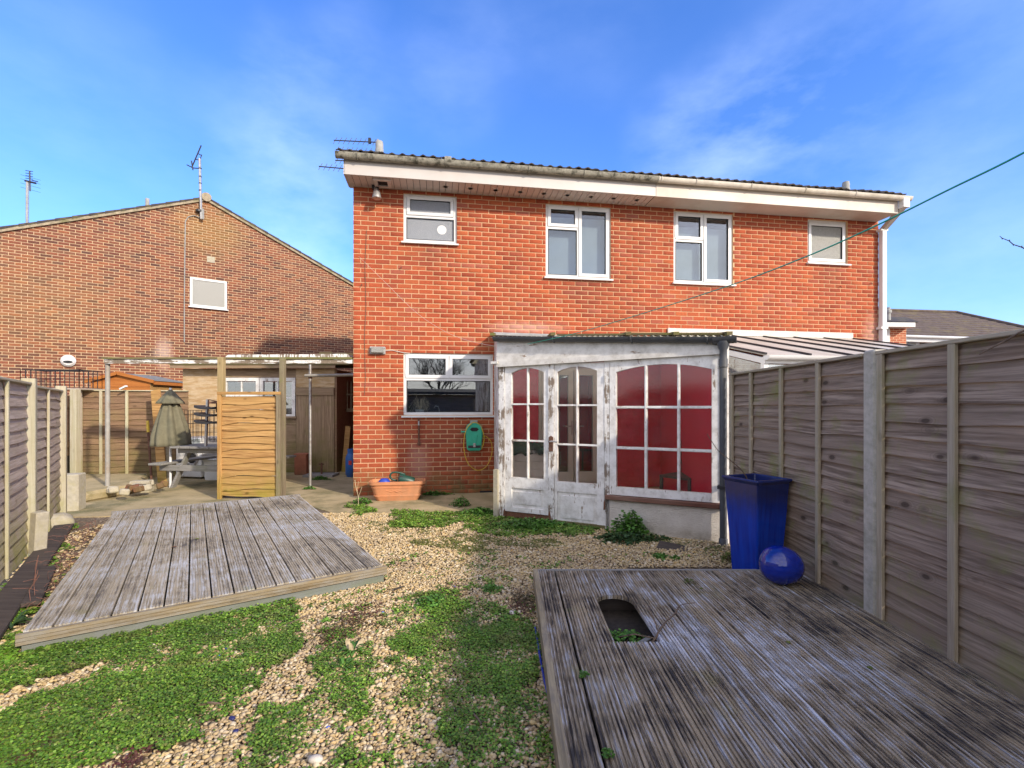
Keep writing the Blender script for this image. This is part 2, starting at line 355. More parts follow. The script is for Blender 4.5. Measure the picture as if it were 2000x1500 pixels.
M['mortar'] = m_mortar('pale_mortar', (.66, .43, .25), (.56, .36, .20))
GB = [(0, (.095, .045, .036)), (.2, (.18, .062, .040)), (.38, (.28, .090, .048)), (.55, (.20, .085, .055)), (.72, (.32, .110, .052)), (.86, (.12, .060, .046)), (1, (.35, .145, .070))]
GBL = Fr(0, 20.97, 35.9)
GW = lambda px, py: GBL.w(GBL.hit(px, py)[0], 0, GBL.hit(px, py)[1])
M['gbrick'] = m_brick('brown_brick', GB, stains=[(*GW(320, 690), .26, .55, (.52, .42, .38), .55), (*GW(410, 450), 1.2, 1.0, (.34, .21, .06), .45), (*GW(60, 600), 2.6, 1.6, (.40, .22, .075), .22)], grime=.3)
M['gmortar'] = m_mortar('yellow_mortar', (.66, .49, .29), (.58, .43, .28))
M['redpaint'] = m_brick('red_painted_brick', [(0, (.72, .02, .06)), (1, (.80, .03, .08))], moss_z=-5, grime=.05)
M['upvc'] = m_plain('white_plastic', (.70, .70, .69), .35, .04, 5, bump=.02, dirt=(.55, .52, .46), dirt_amt=.3)
M['fascia'] = m_plain('fascia_white', (.55, .51, .47), .45, .05, 3, bump=.03, dirt=(.5, .42, .36), dirt_amt=.4)
M['fascia2'] = m_plain('fascia_cream', (.55, .50, .43), .5, .06, 3, bump=.03, dirt=(.42, .33, .25), dirt_amt=.6)
M['soffit'] = m_plain('soffit_cladding', (.62, .55, .50), .5, .08, 3, bump=.03, dirt=(.36, .29, .24), dirt_amt=.5)
M['gutter1'] = m_plain('mossy_gutter', (.30, .28, .22), .85, .25, 30, bump=.6, dirt=(.045, .042, .025), dirt_amt=.95)
M['gutter2'] = m_plain('cream_gutter', (.64, .58, .48), .5, .1, 8, bump=.05, dirt=(.32, .28, .18), dirt_amt=.5)
M['greyplastic'] = m_plain('grey_gutter', (.060, .064, .072), .45, .2, 6, bump=.06, dirt=(.15, .14, .12), dirt_amt=.5)
M['tile'] = m_plain('dark_roof_tile', (.055, .045, .045), .9, .3, 12, bump=.5, dirt=(.16, .14, .06), dirt_amt=.7)
M['verge'] = m_plain('verge_mortar', (.34, .28, .19), .95, .3, 12, bump=.6, dirt=(.16, .15, .06), dirt_amt=.8)
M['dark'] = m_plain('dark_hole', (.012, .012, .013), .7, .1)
M['steel'] = m_plain('dull_steel', (.45, .44, .42), .45, .2, 20, metal=.7, dirt=(.2, .1, .05), dirt_amt=.4)
M['black'] = m_plain('black_metal', (.025, .025, .028), .5, .2, 20)
M['rust'] = m_plain('rusty_iron', (.13, .06, .035), .85, .4, 30, bump=.5)
M['flue'] = m_plain('grey_flue', (.36, .36, .34), .8, .15, 12, dirt=(.2, .2, .15))
M['glass'] = m_glass('window_glass', .16)
M['skyglass'] = m_glass('upper_window_glass', .07, (.80, .84, .86), fac=.22)
M['oldglass'] = m_glass('old_wavy_glass', .03, (.93, .93, .92), .015, .03, .03, .14)
M['frost'] = m_plain('frosted_glass', (.22, .235, .26), .28, .30, 150, bump=.9, spec=.6)
M['frost2'] = m_plain('hammered_glass', (.27, .265, .235), .28, .25, 90, bump=1.2, spec=.7)
M['pale_sheet'] = m_plain('pale_grey_sheet', (.34, .37, .37), .9, .08, 3)
M['room'] = m_plain('dim_room', (.10, .095, .085), .9, .1)
M['peel'] = m_paint('peeling_white_paint', amt=.25)
M['peel_h'] = m_paint('peeling_white_paint_across', amt=.45, ax=(5, 60, 60))
M['peel_beam'] = m_paint('peeling_beam_paint', amt=1.5, ax=(3, 60, 60), under=(.13, .10, .07))
M['peel_bad'] = m_paint('badly_peeling_paint', amt=1.1, under=(.15, .115, .085))
M['board'] = m_paint('weathered_header_paint', (.72, .69, .63), amt=.05, ax=(4, 40, 40))
M['render'] = None
q = NB('textured_render'); p = q.pos(); hN = q.noise(q.scl(p, (1, 1, 3.2)), 34, 5, .6, .6)
c = q.mix(q.mr(q.noise(p, 6, 6, .6), .3, .8), (.82, .76, .67), (.64, .57, .48)); c = q.mix(q.ma('MULTIPLY', q.mr(q.sep(p)[2], .2, 0), q.mr(q.noise(p, 8, 5), .3, .7), True), c, (.36, .30, .20))
M['render'] = q.fin(c, .9, q.bump(hN, 1.0, .02))
M['sillwood'] = m_wood('brown_sill_wood', (.12, .05, .035), (.20, .09, .06), (.28, .18, .13), knots=0)
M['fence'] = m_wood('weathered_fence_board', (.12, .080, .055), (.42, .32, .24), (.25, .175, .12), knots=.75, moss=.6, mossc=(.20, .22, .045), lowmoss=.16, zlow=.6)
M['batten'] = m_wood('greenish_batten', (.32, .26, .17), (.50, .42, .31), (.38, .33, .21), knots=.25, moss=.35)
M['lfence'] = m_wood('lit_fence_board', (.33, .25, .19), (.58, .48, .39), (.46, .37, .28), knots=.4, moss=.25, lowmoss=.9, zlow=.7, mossc=(.30, .29, .06))  # paler boards: sunlight on the left fence partly put into the colour
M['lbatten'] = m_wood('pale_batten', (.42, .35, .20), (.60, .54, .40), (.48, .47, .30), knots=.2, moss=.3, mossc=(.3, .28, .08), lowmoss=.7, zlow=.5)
M['bfence'] = m_wood('brown_fence_board', (.16, .09, .05), (.32, .20, .12), (.25, .17, .08), knots=.5, moss=.35, lowmoss=.7, zlow=.8, mossc=(.15, .14, .04))
M['gold'] = m_wood('golden_slat', (.25, .12, .04), (.58, .35, .135), (.48, .27, .09), knots=.8, moss=.15, lowmoss=.75, zlow=.45, mossc=(.26, .24, .03))
M['goldpost'] = m_wood('golden_post', (.32, .22, .10), (.48, .36, .18), (.40, .31, .16), knots=.4, moss=.4, mossc=(.24, .22, .06))
M['oldpost'] = m_wood('old_brown_post', (.17, .125, .08), (.30, .24, .16), (.24, .22, .12), knots=.4, moss=.5)
M['ply'] = m_wood('peeling_plywood', (.38, .22, .09), (.60, .42, .22), (.50, .32, .15), knots=.1, grey=(.66, .54, .38), gamt=.55, moss=.2, mossc=(.3, .24, .08))
M['shedwood'] = m_wood('grey_shed_wood', (.22, .14, .085), (.42, .30, .19), (.30, .21, .12), knots=.25, moss=.5, lowmoss=.9, zlow=.9, mossc=(.17, .16, .04))
M['orangewood'] = m_wood('orange_shed_cladding', (.40, .13, .03), (.56, .21, .05), (.48, .17, .04), knots=.1)
M['tablewood'] = m_wood('grey_table_wood', (.20, .19, .175), (.36, .345, .32), (.28, .27, .24), knots=.2, moss=.3)
M['sleeper'] = m_wood('black_board', (.045, .035, .03), (.12, .095, .078), (.15, .115, .085), knots=0)
M['deckL'] = m_deck('grey_reeded_decking', (.50, .49, .46), (.39, .33, .23), (.095, .088, .085), -.05, 1.05, (.64, .65, .66), .65)
M['deckR'] = m_deck('dark_reeded_decking', (.42, .395, .37), (.37, .285, .175), (.055, .047, .043), -.02, 1.5, (.74, .75, .78), 1.0)
M['nose'] = m_wood('yellowish_nosing', (.17, .125, .07), (.40, .31, .18), (.28, .235, .16), knots=.2, grey=(.30, .28, .24), gamt=.8)
M['nose2'] = m_wood('tan_deck_edge', (.26, .20, .11), (.56, .45, .27), (.40, .32, .20), knots=.2, grey=(.16, .14, .12), gamt=.6)
M['skirt'] = m_wood('grey_blue_skirt', (.20, .215, .225), (.30, .32, .33), (.25, .26, .25), knots=0, lowmoss=.4, zlow=.1)
M['concrete'] = m_plain('pale_concrete', (.46, .42, .34), .95, .15, 25, bump=.5, dirt=(.22, .22, .15), dirt_amt=.5)
M['concrete2'] = m_plain('yellowish_concrete', (.42, .375, .28), .95, .15, 25, bump=.5, dirt=(.40, .35, .18), dirt_amt=.5)  # warmer, yellower concrete than the pale one
q = NB('blue_glaze'); p = q.obj(); z = q.sep(p)[2]
c = q.mix(q.mr(q.noise(q.scl(p, (30, 30, 2)), 1, 5), .3, .7), (.003, .015, .20), (.004, .028, .34))
M['blue_egg'] = q.fin(q.mix(q.mr(q.noise(p, 6, 5), .5, .8), c, (.004, .02, .16)), .06, q.bump(q.noise(p, 20, 3), .05, .01), spec=.6, coat=.5)
q = NB('blue_pot_glaze'); p = q.obj(); z = q.sep(p)[2]
c = q.mix(q.mr(q.noise(q.scl(p, (30, 30, 2)), 1, 5), .3, .7), (.002, .022, .24), (.003, .05, .42))
k = q.mr(q.ma('ADD', z, q.ma('MULTIPLY', q.noise(q.scl(p, (40, 40, 5)), 1, 5), .14)), .60, .80)
M['blue_pot'] = q.fin(q.mix(q.ma('MULTIPLY', k, .85), c, (.012, .016, .06)), .16, q.bump(q.noise(q.scl(p, (40, 40, 12)), 1, 4), .25, .004), spec=.5)
M['terracotta'] = m_plain('terracotta', (.56, .235, .105), .8, .12, 9, bump=.2, dirt=(.40, .24, .14), dirt_amt=.5)
M['oldpotta'] = m_plain('old_terracotta', (.30, .11, .06), .9, .2, 9, bump=.4, dirt=(.13, .10, .05), dirt_amt=.6)
M['dkgreen'] = m_plain('dark_green_plastic', (.015, .065, .045), .4, .1)
M['reel'] = m_plain('green_reel_plastic', (.035, .40, .25), .4, .08, 5, bump=.03)
M['yellow'] = m_plain('yellow_hose', (.62, .42, .04), .5, .1)
M['galv'] = m_plain('painted_pole', (.33, .31, .27), .55, .15, 9, dirt=(.25, .17, .10), dirt_amt=.5)
M['greenline'] = m_plain('green_line', (.02, .40, .26), .5, .1)
M['whiteline'] = m_plain('pale_cord', (.62, .58, .50), .6, .1)
M['bluep'] = m_plain('blue_plastic', (.02, .06, .42), .45, .1)
M['gas'] = m_plain('blue_gas_bottle', (.015, .10, .34), .5, .15, 8, dirt=(.05, .05, .05))
M['redp'] = m_plain('red_mark', (.5, .03, .03), .5, .1)
M['canvas'] = m_plain('grey_green_canvas', (.165, .15, .095), .95, .2, 9, bump=.3, dirt=(.11, .11, .07), dirt_amt=.8)
M['white'] = m_plain('white_enamel', (.74, .74, .72), .4, .05, 5, dirt=(.5, .48, .42), dirt_amt=.4)
M['felt'] = m_plain('roof_felt', (.20, .21, .215), .95, .2, 15, bump=.4)
M['lead'] = m_plain('lead_flashing', (.34, .345, .35), .7, .2, 9, bump=.3, dirt=(.2, .18, .14))
M['flash2'] = m_plain('foil_flashing', (.60, .56, .50), .5, .12, 7, bump=.9, dirt=(.45, .40, .34), dirt_amt=.6)
M['poly'] = m_plain('weathered_polycarbonate', (.52, .48, .42), .5, .14, 2.2, bump=.05, dirt=(.36, .30, .22), dirt_amt=.6)
q = NB('yellowed_corrugated_sheet'); p = q.pos()
c = q.mix(q.mr(q.noise(p, 6, 6, .65), .5, .68), (.66, .60, .38), (.20, .18, .07)); tr_ = q.n('ShaderNodeBsdfTranslucent'); df = q.n('ShaderNodeBsdfDiffuse'); mxs = q.n('ShaderNodeMixShader'); mxs.inputs[0].default_value = .78
q.put(tr_.inputs[0], (.85, .82, .70)); q.t.links.new(c, df.inputs[0]); q.t.links.new(df.outputs[0], mxs.inputs[1]); q.t.links.new(tr_.outputs[0], mxs.inputs[2]); q.t.links.new(mxs.outputs[0], q.out.inputs[0]); M['corr'] = q.m
q = NB('distant_brick'); bt = q.n('ShaderNodeTexBrick'); mp_ = q.n('ShaderNodeMapping'); q.t.links.new(q.obj(), mp_.inputs[0]); mp_.inputs['Rotation'].default_value = (R(90), 0, 0); q.t.links.new(mp_.outputs[0], bt.inputs[0])
bt.inputs['Color1'].default_value = (.50, .13, .055, 1); bt.inputs['Color2'].default_value = (.36, .09, .045, 1); bt.inputs['Mortar'].default_value = (.70, .50, .32, 1); bt.inputs['Scale'].default_value = 1; bt.inputs['Mortar Size'].default_value = .008; bt.inputs['Brick Width'].default_value = .225; bt.inputs['Row Height'].default_value = .075
M['farbrick'] = q.fin(bt.outputs[0], .9)
M['mossw'] = m_wood('mossy_roof_batten', (.13, .10, .05), (.22, .18, .09), (.18, .18, .06), knots=.1, moss=.7)
M['rot'] = m_plain('rotten_wood', (.15, .065, .035), .95, .4, 30, bump=.7)
M['chair'] = m_plain('dark_chair_wood', (.06, .04, .035), .6, .2)
M['cloth'] = m_plain('dark_green_cloth', (.02, .08, .06), .95, .2)
M['straw'] = m_plain('dry_stem', (.62, .50, .32), .9, .3, 20)
M['twig'] = m_plain('grey_twig', (.16, .11, .075), .9, .3, 20)
M['bark'] = m_plain('dark_bark', (.05, .04, .032), .9, .3, 6)
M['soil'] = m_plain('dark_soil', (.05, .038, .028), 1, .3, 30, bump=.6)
M['farroof'] = m_plain('far_brown_roof', (.115, .085, .070), .95, .3, 5, bump=.3, dirt=(.21, .17, .07), dirt_amt=.5)
M['leafA'] = m_leaf('ground_cover_leaf', [(.05, .11, .015), (.11, .26, .02), (.21, .40, .035), (.055, .14, .012), (.30, .47, .06), (.19, .20, .05)], dry=.5)
M['leafB'] = m_leaf('weed_leaf', [(.045, .13, .018), (.09, .23, .03), (.14, .32, .045)])
M['leafD'] = m_leaf('dark_weed_leaf', [(.02, .055, .02), (.04, .09, .03), (.055, .11, .03)])
M['leafY'] = m_leaf('bright_weed_leaf', [(.16, .36, .03), (.24, .46, .05)])
M['leafR'] = m_leaf('reddish_creeping_leaf', [(.10, .025, .03), (.17, .045, .045), (.09, .06, .03)])
M['moss'] = m_leaf('moss', [(.10, .12, .018), (.17, .18, .03), (.13, .15, .025)])
q = NB('garden_stone'); f = q.isl(); p = q.pos()
c = q.ramp(f, [(0, (.24, .17, .09)), (.15, (.48, .35, .16)), (.35, (.64, .49, .24)), (.5, (.52, .385, .21)), (.65, (.74, .60, .36)), (.8, (.40, .29, .17)), (.92, (.80, .70, .50)), (1, (.62, .39, .12))])
c = q.mix(q.ma('MULTIPLY', q.mr(q.noise(p, 150, 4), .4, .7), .3), c, (.32, .22, .13))
c = q.mix(q.mr(q.noise(p, 1.3, 4), .5, .66), c, q.mix(.35, c, (.22, .16, .12)))
M['stone'] = q.fin(c, .8, spec=.35)
q = NB('ground_soil'); p = q.pos()
vc = q.voro(p, 48, 'Color'); vd = q.voro(p, 48)
st = q.ramp(q.sep(vc)[0], [(0, (.17, .12, .08)), (.4, (.34, .25, .15)), (.75, (.46, .35, .22)), (1, (.55, .45, .33))])
c = q.mix(q.mr(vd, .2, .75), st, (.085, .06, .04)); c = q.mix(q.mr(q.noise(p, 2.0, 6), .45, .6), c, (.11, .085, .055))
M['ground'] = q.fin(c, .95, q.bump(vd, -.6, .02))
q = NB('patio_concrete'); p = q.pos()
c = q.mix(q.mr(q.noise(p, 2.2, 8, .65), .35, .65), (.46, .36, .20), (.27, .22, .10))
c = q.mix(q.mr(q.noise(p, 1.1, 6, .6), .5, .68), c, (.12, .12, .045)); c = q.mix(q.ma('MULTIPLY', q.mr(q.noise(p, 60, 4), .5, .7), .4), c, (.46, .38, .26))
M['patio'] = q.fin(c, .95, q.bump(q.noise(p, 45, 5), .6, .008))
# ================================================================== setting
def sheet(name, poly, z, mat, th=0.0):
    mb = MB(); mb.add([(x, y, z) for x, y in poly], [tuple(range(len(poly)))]) if not th else mb.slab(poly, z - th, z)
    return tag(mb.build(name, mat), kind='structure')
sheet('ground', [(-500, -500), (500, -500), (500, 700), (-500, 700)], 0, M['ground'])
sheet('patio', [(-9.2, 6.0), (-5.25, 6.15), (-3.1, 7.0), (-2.35, 6.35), (-.25, 6.28), (-.15, 8.2), (-1, 8.5), (-2.3, 9), (-2.5, 15), (-9.2, 12)], .012, M['patio'], .03)
sheet('patio', [(-9.3, 5.9), (-9.2, 12), (-16, 12), (-16, 8)], .009, M['ground'], .03)
# ================================================================== brickwork
BW, BH, JO = .2135, .0635, .0115
brick_meshes = {}
def brick_me(w, mat, dep=.022, BH=BH):
    k = (round(w, 4), round(BH, 4), mat.name)
    if k not in brick_meshes:
        mb = MB(); e = .0022
        a = [(-w / 2, dep, -BH / 2), (w / 2, dep, -BH / 2), (w / 2, dep, BH / 2), (-w / 2, dep, BH / 2)]
        b = [(-w / 2, e, -BH / 2), (w / 2, e, -BH / 2), (w / 2, e, BH / 2), (-w / 2, e, BH / 2)]
        c = [(-w / 2 + e, 0, -BH / 2 + e), (w / 2 - e, 0, -BH / 2 + e), (w / 2 - e, 0, BH / 2 - e), (-w / 2 + e, 0, BH / 2 - e)]
        mb.add(a + b + c, [(i, (i + 1) % 4, 4 + (i + 1) % 4, 4 + i) for i in range(4)] + [(4 + i, 4 + (i + 1) % 4, 8 + (i + 1) % 4, 8 + i) for i in range(4)] + [(8, 9, 10, 11)])
        brick_meshes[k] = mb.mesh('brick', mat)
    return brick_meshes[k]
def brickwork(parent, fr, s0, s1, ztop, opens, mat, n_ind=300, t0=0.0, zbot=0.0, wname='brickwork', seed=1, off=0.0, own=lambda s: True, hard=(True, True)):
    rg = random.Random(seed); L = []
    ci = int(zbot / .075); 
    while True:
        zc = ci * .075 + .0375
        if zc + .03 > (ztop(None) if callable(ztop) else ztop + .03): break
        o = off + (.1125 if ci % 2 else 0.0); hb = BH / 2
        for k in range(int(math.floor((s0 - o) / .225)) - 1, int((s1 - o) / .225) + 2):
            a, b = o + k * .225 + .006, o + k * .225 + .219
            if own(( a + b) / 2) is False: continue
            segs = [(max(a, s0) if hard[0] else a, min(b, s1) if hard[1] else b, zc - hb, zc + hb)]
            for (u0, u1, v0, v1) in opens:
                ns = []
                for (p_, q_, y0, y1) in segs:
                    if q_ <= u0 or p_ >= u1 or y1 <= v0 or y0 >= v1: ns.append((p_, q_, y0, y1)); continue
                    if p_ < u0: ns.append((p_, u0 - .001, y0, y1))
                    if q_ > u1: ns.append((u1 + .001, q_, y0, y1))
                    m0, m1 = max(p_, u0), min(q_, u1)
                    if y1 > v1 + .006: ns.append((m0, m1, v1 + .001, y1))
                    if y0 < v0 - .006: ns.append((m0, m1, y0, v0 - .001))
                segs = ns
            for (p_, q_, y0, y1) in segs:
                if q_ - p_ < .02: continue
                if callable(ztop) and zc - .02 > ztop((p_ + q_) / 2): continue
                L.append((p_, q_, (y0 + y1) / 2, y1 - y0))
        ci += 1
    def size(e):
        w = fr.w((e[0] + e[1]) / 2, 0); return (round(e[1] - e[0], 3) > .21 and e[3] > .06, 1 / max(.5, w.y) - abs(e[2] - 1.41) * .0005)
    L.sort(key=size, reverse=True)
    V, F = [], []; nb = 0
    for i, (a, b, zc, hh_) in enumerate(L):
        dt = t0 + rg.uniform(-.0018, .0016); me = brick_me(b - a if abs(b - a - BW) > .004 else BW, mat, BH=hh_ if abs(hh_ - BH) > .002 else BH)
        if i < n_ind:
            inst('brick', me, parent, ((a + b) / 2, dt, zc), (0, rg.uniform(-.004, .004), 0))
        else:
            v = np.array([q.co for q in me.vertices]) + np.array([(a + b) / 2, dt, zc]); V.append(v)
            F.append(np.array([tuple(q.vertices) for q in me.polygons]) + nb); nb += len(v)
    if V:
        inst(wname, fastmesh(wname, np.vstack(V), np.vstack(F), mat), parent, kind='stuff')
def wall_sheet(parent, s0, s1, z0, z1, opens, t, mat, name='mortar_wall', th=.10):
    S = sorted({s0, s1, *[min(max(a, s0), s1) for o in opens for a in o[:2]]}); Z = sorted({z0, z1, *[min(max(a, z0), z1) for o in opens for a in o[2:]]})
    mb = MB()
    for i in range(len(S) - 1):
        for j in range(len(Z) - 1):
            cs, cz = (S[i] + S[i + 1]) / 2, (Z[j] + Z[j + 1]) / 2
            if any(o[0] < cs < o[1] and o[2] < cz < o[3] for o in opens): continue
            mb.box(S[i], S[i + 1], t, t + th, Z[j], Z[j + 1])
    return mb.build(name, mat, parent)
# ------------------------------------------------------------------ windows
def frame_mb(s0, s1, z0, z1, w, t0, t1, mb=None):
    mb = mb or MB()
    mb.box(s0, s1, t0, t1, z0, z0 + w); mb.box(s0, s1, t0, t1, z1 - w, z1)
    mb.box(s0, s0 + w, t0, t1, z0 + w, z1 - w); mb.box(s1 - w, s1, t0, t1, z0 + w, z1 - w); return mb
def window(parent, rect, lights, glass, t=.03, sillz=None, label=None, mat=None, fw=.045, sill_over=.05):
    mat = mat or M['upvc']; s0, s1, z0, z1 = rect
    w = frame_mb(s0, s1, z0, z1, fw, t, t + .07)
    for L in lights:
        for q in L.get('mull', []): w.box(*q)
    o = w.build('window', mat, parent, label=label, bevel=.003)
    for L in lights:
        a, b, c, d = L['r']
        if L.get('sash', True):
            frame_mb(a, b, c, d, .052, t - .014, t + .05).build('sash', mat, o, bevel=.004); g = .05
        else: g = .004
        frame_mb(a + g - .002, b - g + .002, c + g - .002, d - g + .002, .007, t - .004, t + .03).build('gasket', M['black'], o)
        bx('pane', L.get('glass', glass), o, a + g, b - g, t + .018, t + .024, c + g, d - g)
    MB().hexa([(s0 - .03, -sill_over, z0 - .035), (s1 + .03, -sill_over, z0 - .035), (s1 + .03, t + .06, z0 - .035), (s0 - .03, t + .06, z0 - .035),
               (s0 - .03, -sill_over, z0 - .012), (s1 + .03, -sill_over, z0 - .012), (s1 + .03, t + .06, z0 - .001), (s0 - .03, t + .06, z0 - .001)]).build('sill', mat, o)
    return o
# ================================================================== the two semi-detached houses
S_END = H.sx(1716); S_MID = H.sx(1280, -.4)
DEP = 7.2; ZW = 4.87
def wr(l, t_, r, b):
    s0, z1 = H.hit(l, t_); s1 = H.sx(r); return (s0, s1, H.hit(l, b)[1], z1)
W1, W2, W3, W4, WK = wr(788, 377, 892, 471), wr(1066, 397, 1193, 540), wr(1316, 411, 1432, 551), wr(1578, 427, 1656, 512), wr(788, 689, 963, 811)
houseL = thing('semi_detached_house', 'nearer half of the bright orange-red brick semi with ribbed soffit and mossy gutter', 'house', (H.ox, H.oy, 0), H.a, 'semi-detached pair of red brick houses')
houseR = thing('semi_detached_house', 'farther half of the red brick semi with plain soffit, cream gutter and white downpipe', 'house', (H.ox, H.oy, 0), H.a, 'semi-detached pair of red brick houses')
openL = [W1, W2, WK]; openR = [W3, W4]
PD = (H.sx(1052), H.sx(1172), .10, 2.08)             # patio door under the lean-to
openL.append(PD)
brickwork(houseL, H, 0, S_MID, ZW, openL, M['brick'], seed=3, own=lambda s: s < S_MID, hard=(True, False))
brickwork(houseR, H, S_MID, S_END, ZW, openR, M['brick'], seed=4, own=lambda s: s >= S_MID, hard=(False, True))
for hs, a, b, ops in ((houseL, 0, S_MID, openL), (houseR, S_MID, S_END, openR)):
    wall_sheet(hs, a, b, 0, ZW + .2, ops, .0048, M['mortar'])
    sx = a if hs is houseL else b
    MB().box(min(sx, sx + (.1 if hs is houseL else -.1)), max(sx, sx + (.1 if hs is houseL else -.1)), .115, DEP, 0, ZW + .2).build('side_wall', M['brick'], hs)
    MB().box(a + .1, b - .1, DEP - .1, DEP, 0, ZW + .2).build('back_wall', M['brick'], hs)
    MB().box(a + .1, b - .1, .12, DEP - .1, 2.42, 2.55).box(a + .1, b - .1, .12, DEP - .1, .02, .08).box(a + .1, b - .1, .12, DEP - .1, 4.75, 4.80).build('floor', M['room'], hs)
    MB().box(a + .1, b - .1, 3.4, 3.5, 0.1, 4.7).build('inner_wall', M['room'], hs)
# windows
s0, s1, z0, z1 = W1; zt = H.hit(790, 419)[1]
window(houseL, W1, [dict(r=(s0 + .05, s1 - .05, zt + .01, z1 - .03), mull=[(s0 + .04, s1 - .04, .03, .10, zt - .03, zt + .02)]),
                    dict(r=(s0 + .045, s1 - .045, z0 + .045, zt - .03), sash=False)], M['frost'], label='small white frosted window nearest the left corner')
m1 = MB().lathe([(0, -.004), (.074, -.003), (.074, .003), (0, .004)], 24); 
o = m1.build('round_lampshade', M['white'], houseL); o.rotation_euler = (R(90), 0, 0); o.location = (H.sx(863), .0495, H.hit(863, 447)[1])
s0, s1, z0, z1 = W2; sm = H.sx(1130); zt = H.hit(1066, 441)[1]
window(houseL, W2, [dict(r=(s0 + .04, sm - .005, zt + .005, z1 - .03), mull=[(s0 + .04, sm, .03, .10, zt - .035, zt + .015), (sm - .02, sm + .03, .03, .10, z0 + .04, z1 - .04)]),
                    dict(r=(s0 + .045, sm - .02, z0 + .045, zt - .035), sash=False), dict(r=(sm + .01, s1 - .03, z0 + .03, z1 - .03))], M['skyglass'], label='larger white two-light window over the lean-to')
MB().box(s0, s1, .16, .17, z0, z1 - .16).build('pale_sheet', M['pale_sheet'], houseL)  # pale sheet behind the glass stands in for mirrored sky
s0, s1, z0, z1 = W3; sm = H.sx(1375); zt = H.hit(1316, 466)[1]
window(houseR, W3, [dict(r=(s0 + .04, sm - .005, zt + .005, z1 - .03), mull=[(s0 + .04, sm, .03, .10, zt - .035, zt + .015), (sm - .02, sm + .03, .03, .10, z0 + .04, z1 - .04)]),
                    dict(r=(s0 + .045, sm - .02, z0 + .045, zt - .035), sash=False), dict(r=(sm + .01, s1 - .03, z0 + .03, z1 - .03))], M['skyglass'], label='white two-light window of the farther house')
MB().box(s0, s1, .16, .17, z0, z1 - .22).build('pale_sheet', M['pale_sheet'], houseR)  # pale sheet as mirrored sky, gap above it as mirrored soffit
s0, s1, z0, z1 = W4
window(houseR, W4, [dict(r=(s0 + .05, s1 - .03, z0 + .04, z1 - .05))], M['frost2'], t=.045, label='small hammered-glass window by the far right corner')
s0, s1, z0, z1 = WK; sm = H.sx(877); zt = H.hit(788, 738)[1]
wk = window(houseL, WK, [dict(r=(s0 + .03, sm - .002, zt + .0, z1 - .03), mull=[(s0 + .04, s1 - .04, .03, .10, zt - .04, zt + .012)]), dict(r=(sm + .004, s1 - .03, zt + .0, z1 - .03)),
                    dict(r=(s0 + .05, s1 - .05, z0 + .05, zt - .04), sash=False)], M['glass'], label='wide white kitchen window with two top lights')
# kitchen interior: worktop, tap
MB().box(s0 - .3, s1 + .3, .16, .75, z0 - .14, z0 - .10).build('worktop', M['room'], houseL)
tp = H.sx(858, .4)
MB().tube([(tp, .3, z0 - .10), (tp, .3, z0 + .08), (tp - .02, .3, z0 + .14), (tp - .06, .3, z0 + .15), (tp - .09, .3, z0 + .11)], .010).build('kitchen_tap', M['steel'], houseL, smooth=True)
# patio door inside the lean-to
a, b, c, d = PD; m = H.sx(1120)
mb = frame_mb(a, b, c, d, .06, -.01, .06); o = mb.build('patio_door', M['upvc'], houseL)
for (u, v) in ((a + .05, m - .01), (m + .01, b - .05)):
    frame_mb(u, v, c + .06, d - .05, .085, -.03, .04).box(u + .085, v - .085, -.03, .04, c + .145, c + .22).build('sash', M['upvc'], o, bevel=.004)
    bx('pane', M['glass'], o, u + .085, v - .085, 0, .008, c + .22, d - .135)
MB().box(m - .045, m - .025, -.05, -.03, .95, 1.18).box(m - .16, m - .03, -.07, -.055, 1.08, 1.10).box(m + .025, m + .045, -.05, -.03, .95, 1.18).box(m + .03, m + .16, -.07, -.055, 1.08, 1.10).build('door_handle', M['steel'], o)
# ---- eaves: soffit, fascia, gutter, tiles, roof
VS = [H.sx(px, -.2) for px in (870, 919, 968, 1016, 1062, 1108, 1154, 1198, 1243)]
TF = -.42; ZF0, ZF1 = 4.865, 5.10
n = 50; sb = MB().box(0, .0925, 0, 1, 0, .012).mesh('soffit_board', M['soffit'])
k = 0; s = -.06
while s < S_MID - .02:
    w_ = min(.1, S_MID - s); o = inst('soffit_board', sb, houseL, (s, TF + .02, ZF0 + .012)); o.scale = (w_ / .1, .47, 1); s += .1
MB().box(-.06, S_MID, TF + .02, .04, ZF0 + .028, ZF0 + .035).build('soffit_backing', M['black'], houseL)
for v in VS:
    MB().lathe([(.036, -.004), (.036, .003), (.043, .003), (.043, -.006), (.036, -.004)], 16, (v, -.21, ZF0 + .011)).build('vent_ring', M['soffit'], houseL)
    MB().lathe([(.036, .0), (.036, -.003), (0, -.003)], 16, (v, -.21, ZF0 + .0105)).build('vent_hole', M['dark'], houseL)
vb = H.sx(747, -.25)
MB().box(vb - .13, vb + .13, -.34, -.30, ZF0 - .018, ZF0 + .01).box(vb - .13, vb + .13, -.13, -.09, ZF0 - .018, ZF0 + .01).box(vb - .13, vb - .075, -.30, -.13, ZF0 - .018, ZF0 + .01).box(vb + .075, vb + .13, -.30, -.13, ZF0 - .018, ZF0 + .01).build('soffit_vent', M['soffit'], houseL)
bx('vent_hole', M['dark'], houseL, vb - .07, vb + .07, -.30, -.13, ZF0 + .004, ZF0 + .011)
SFE_ = H.sx(1754, TF); MB().box(S_MID, SFE_, TF + .02, .03, ZF0 + .006, ZF0 + .03).build('soffit', M['fascia2'], houseR)
MB().box(-.07, S_MID, TF, TF + .02, ZF0, ZF1).build('fascia', M['fascia'], houseL, bevel=.003)
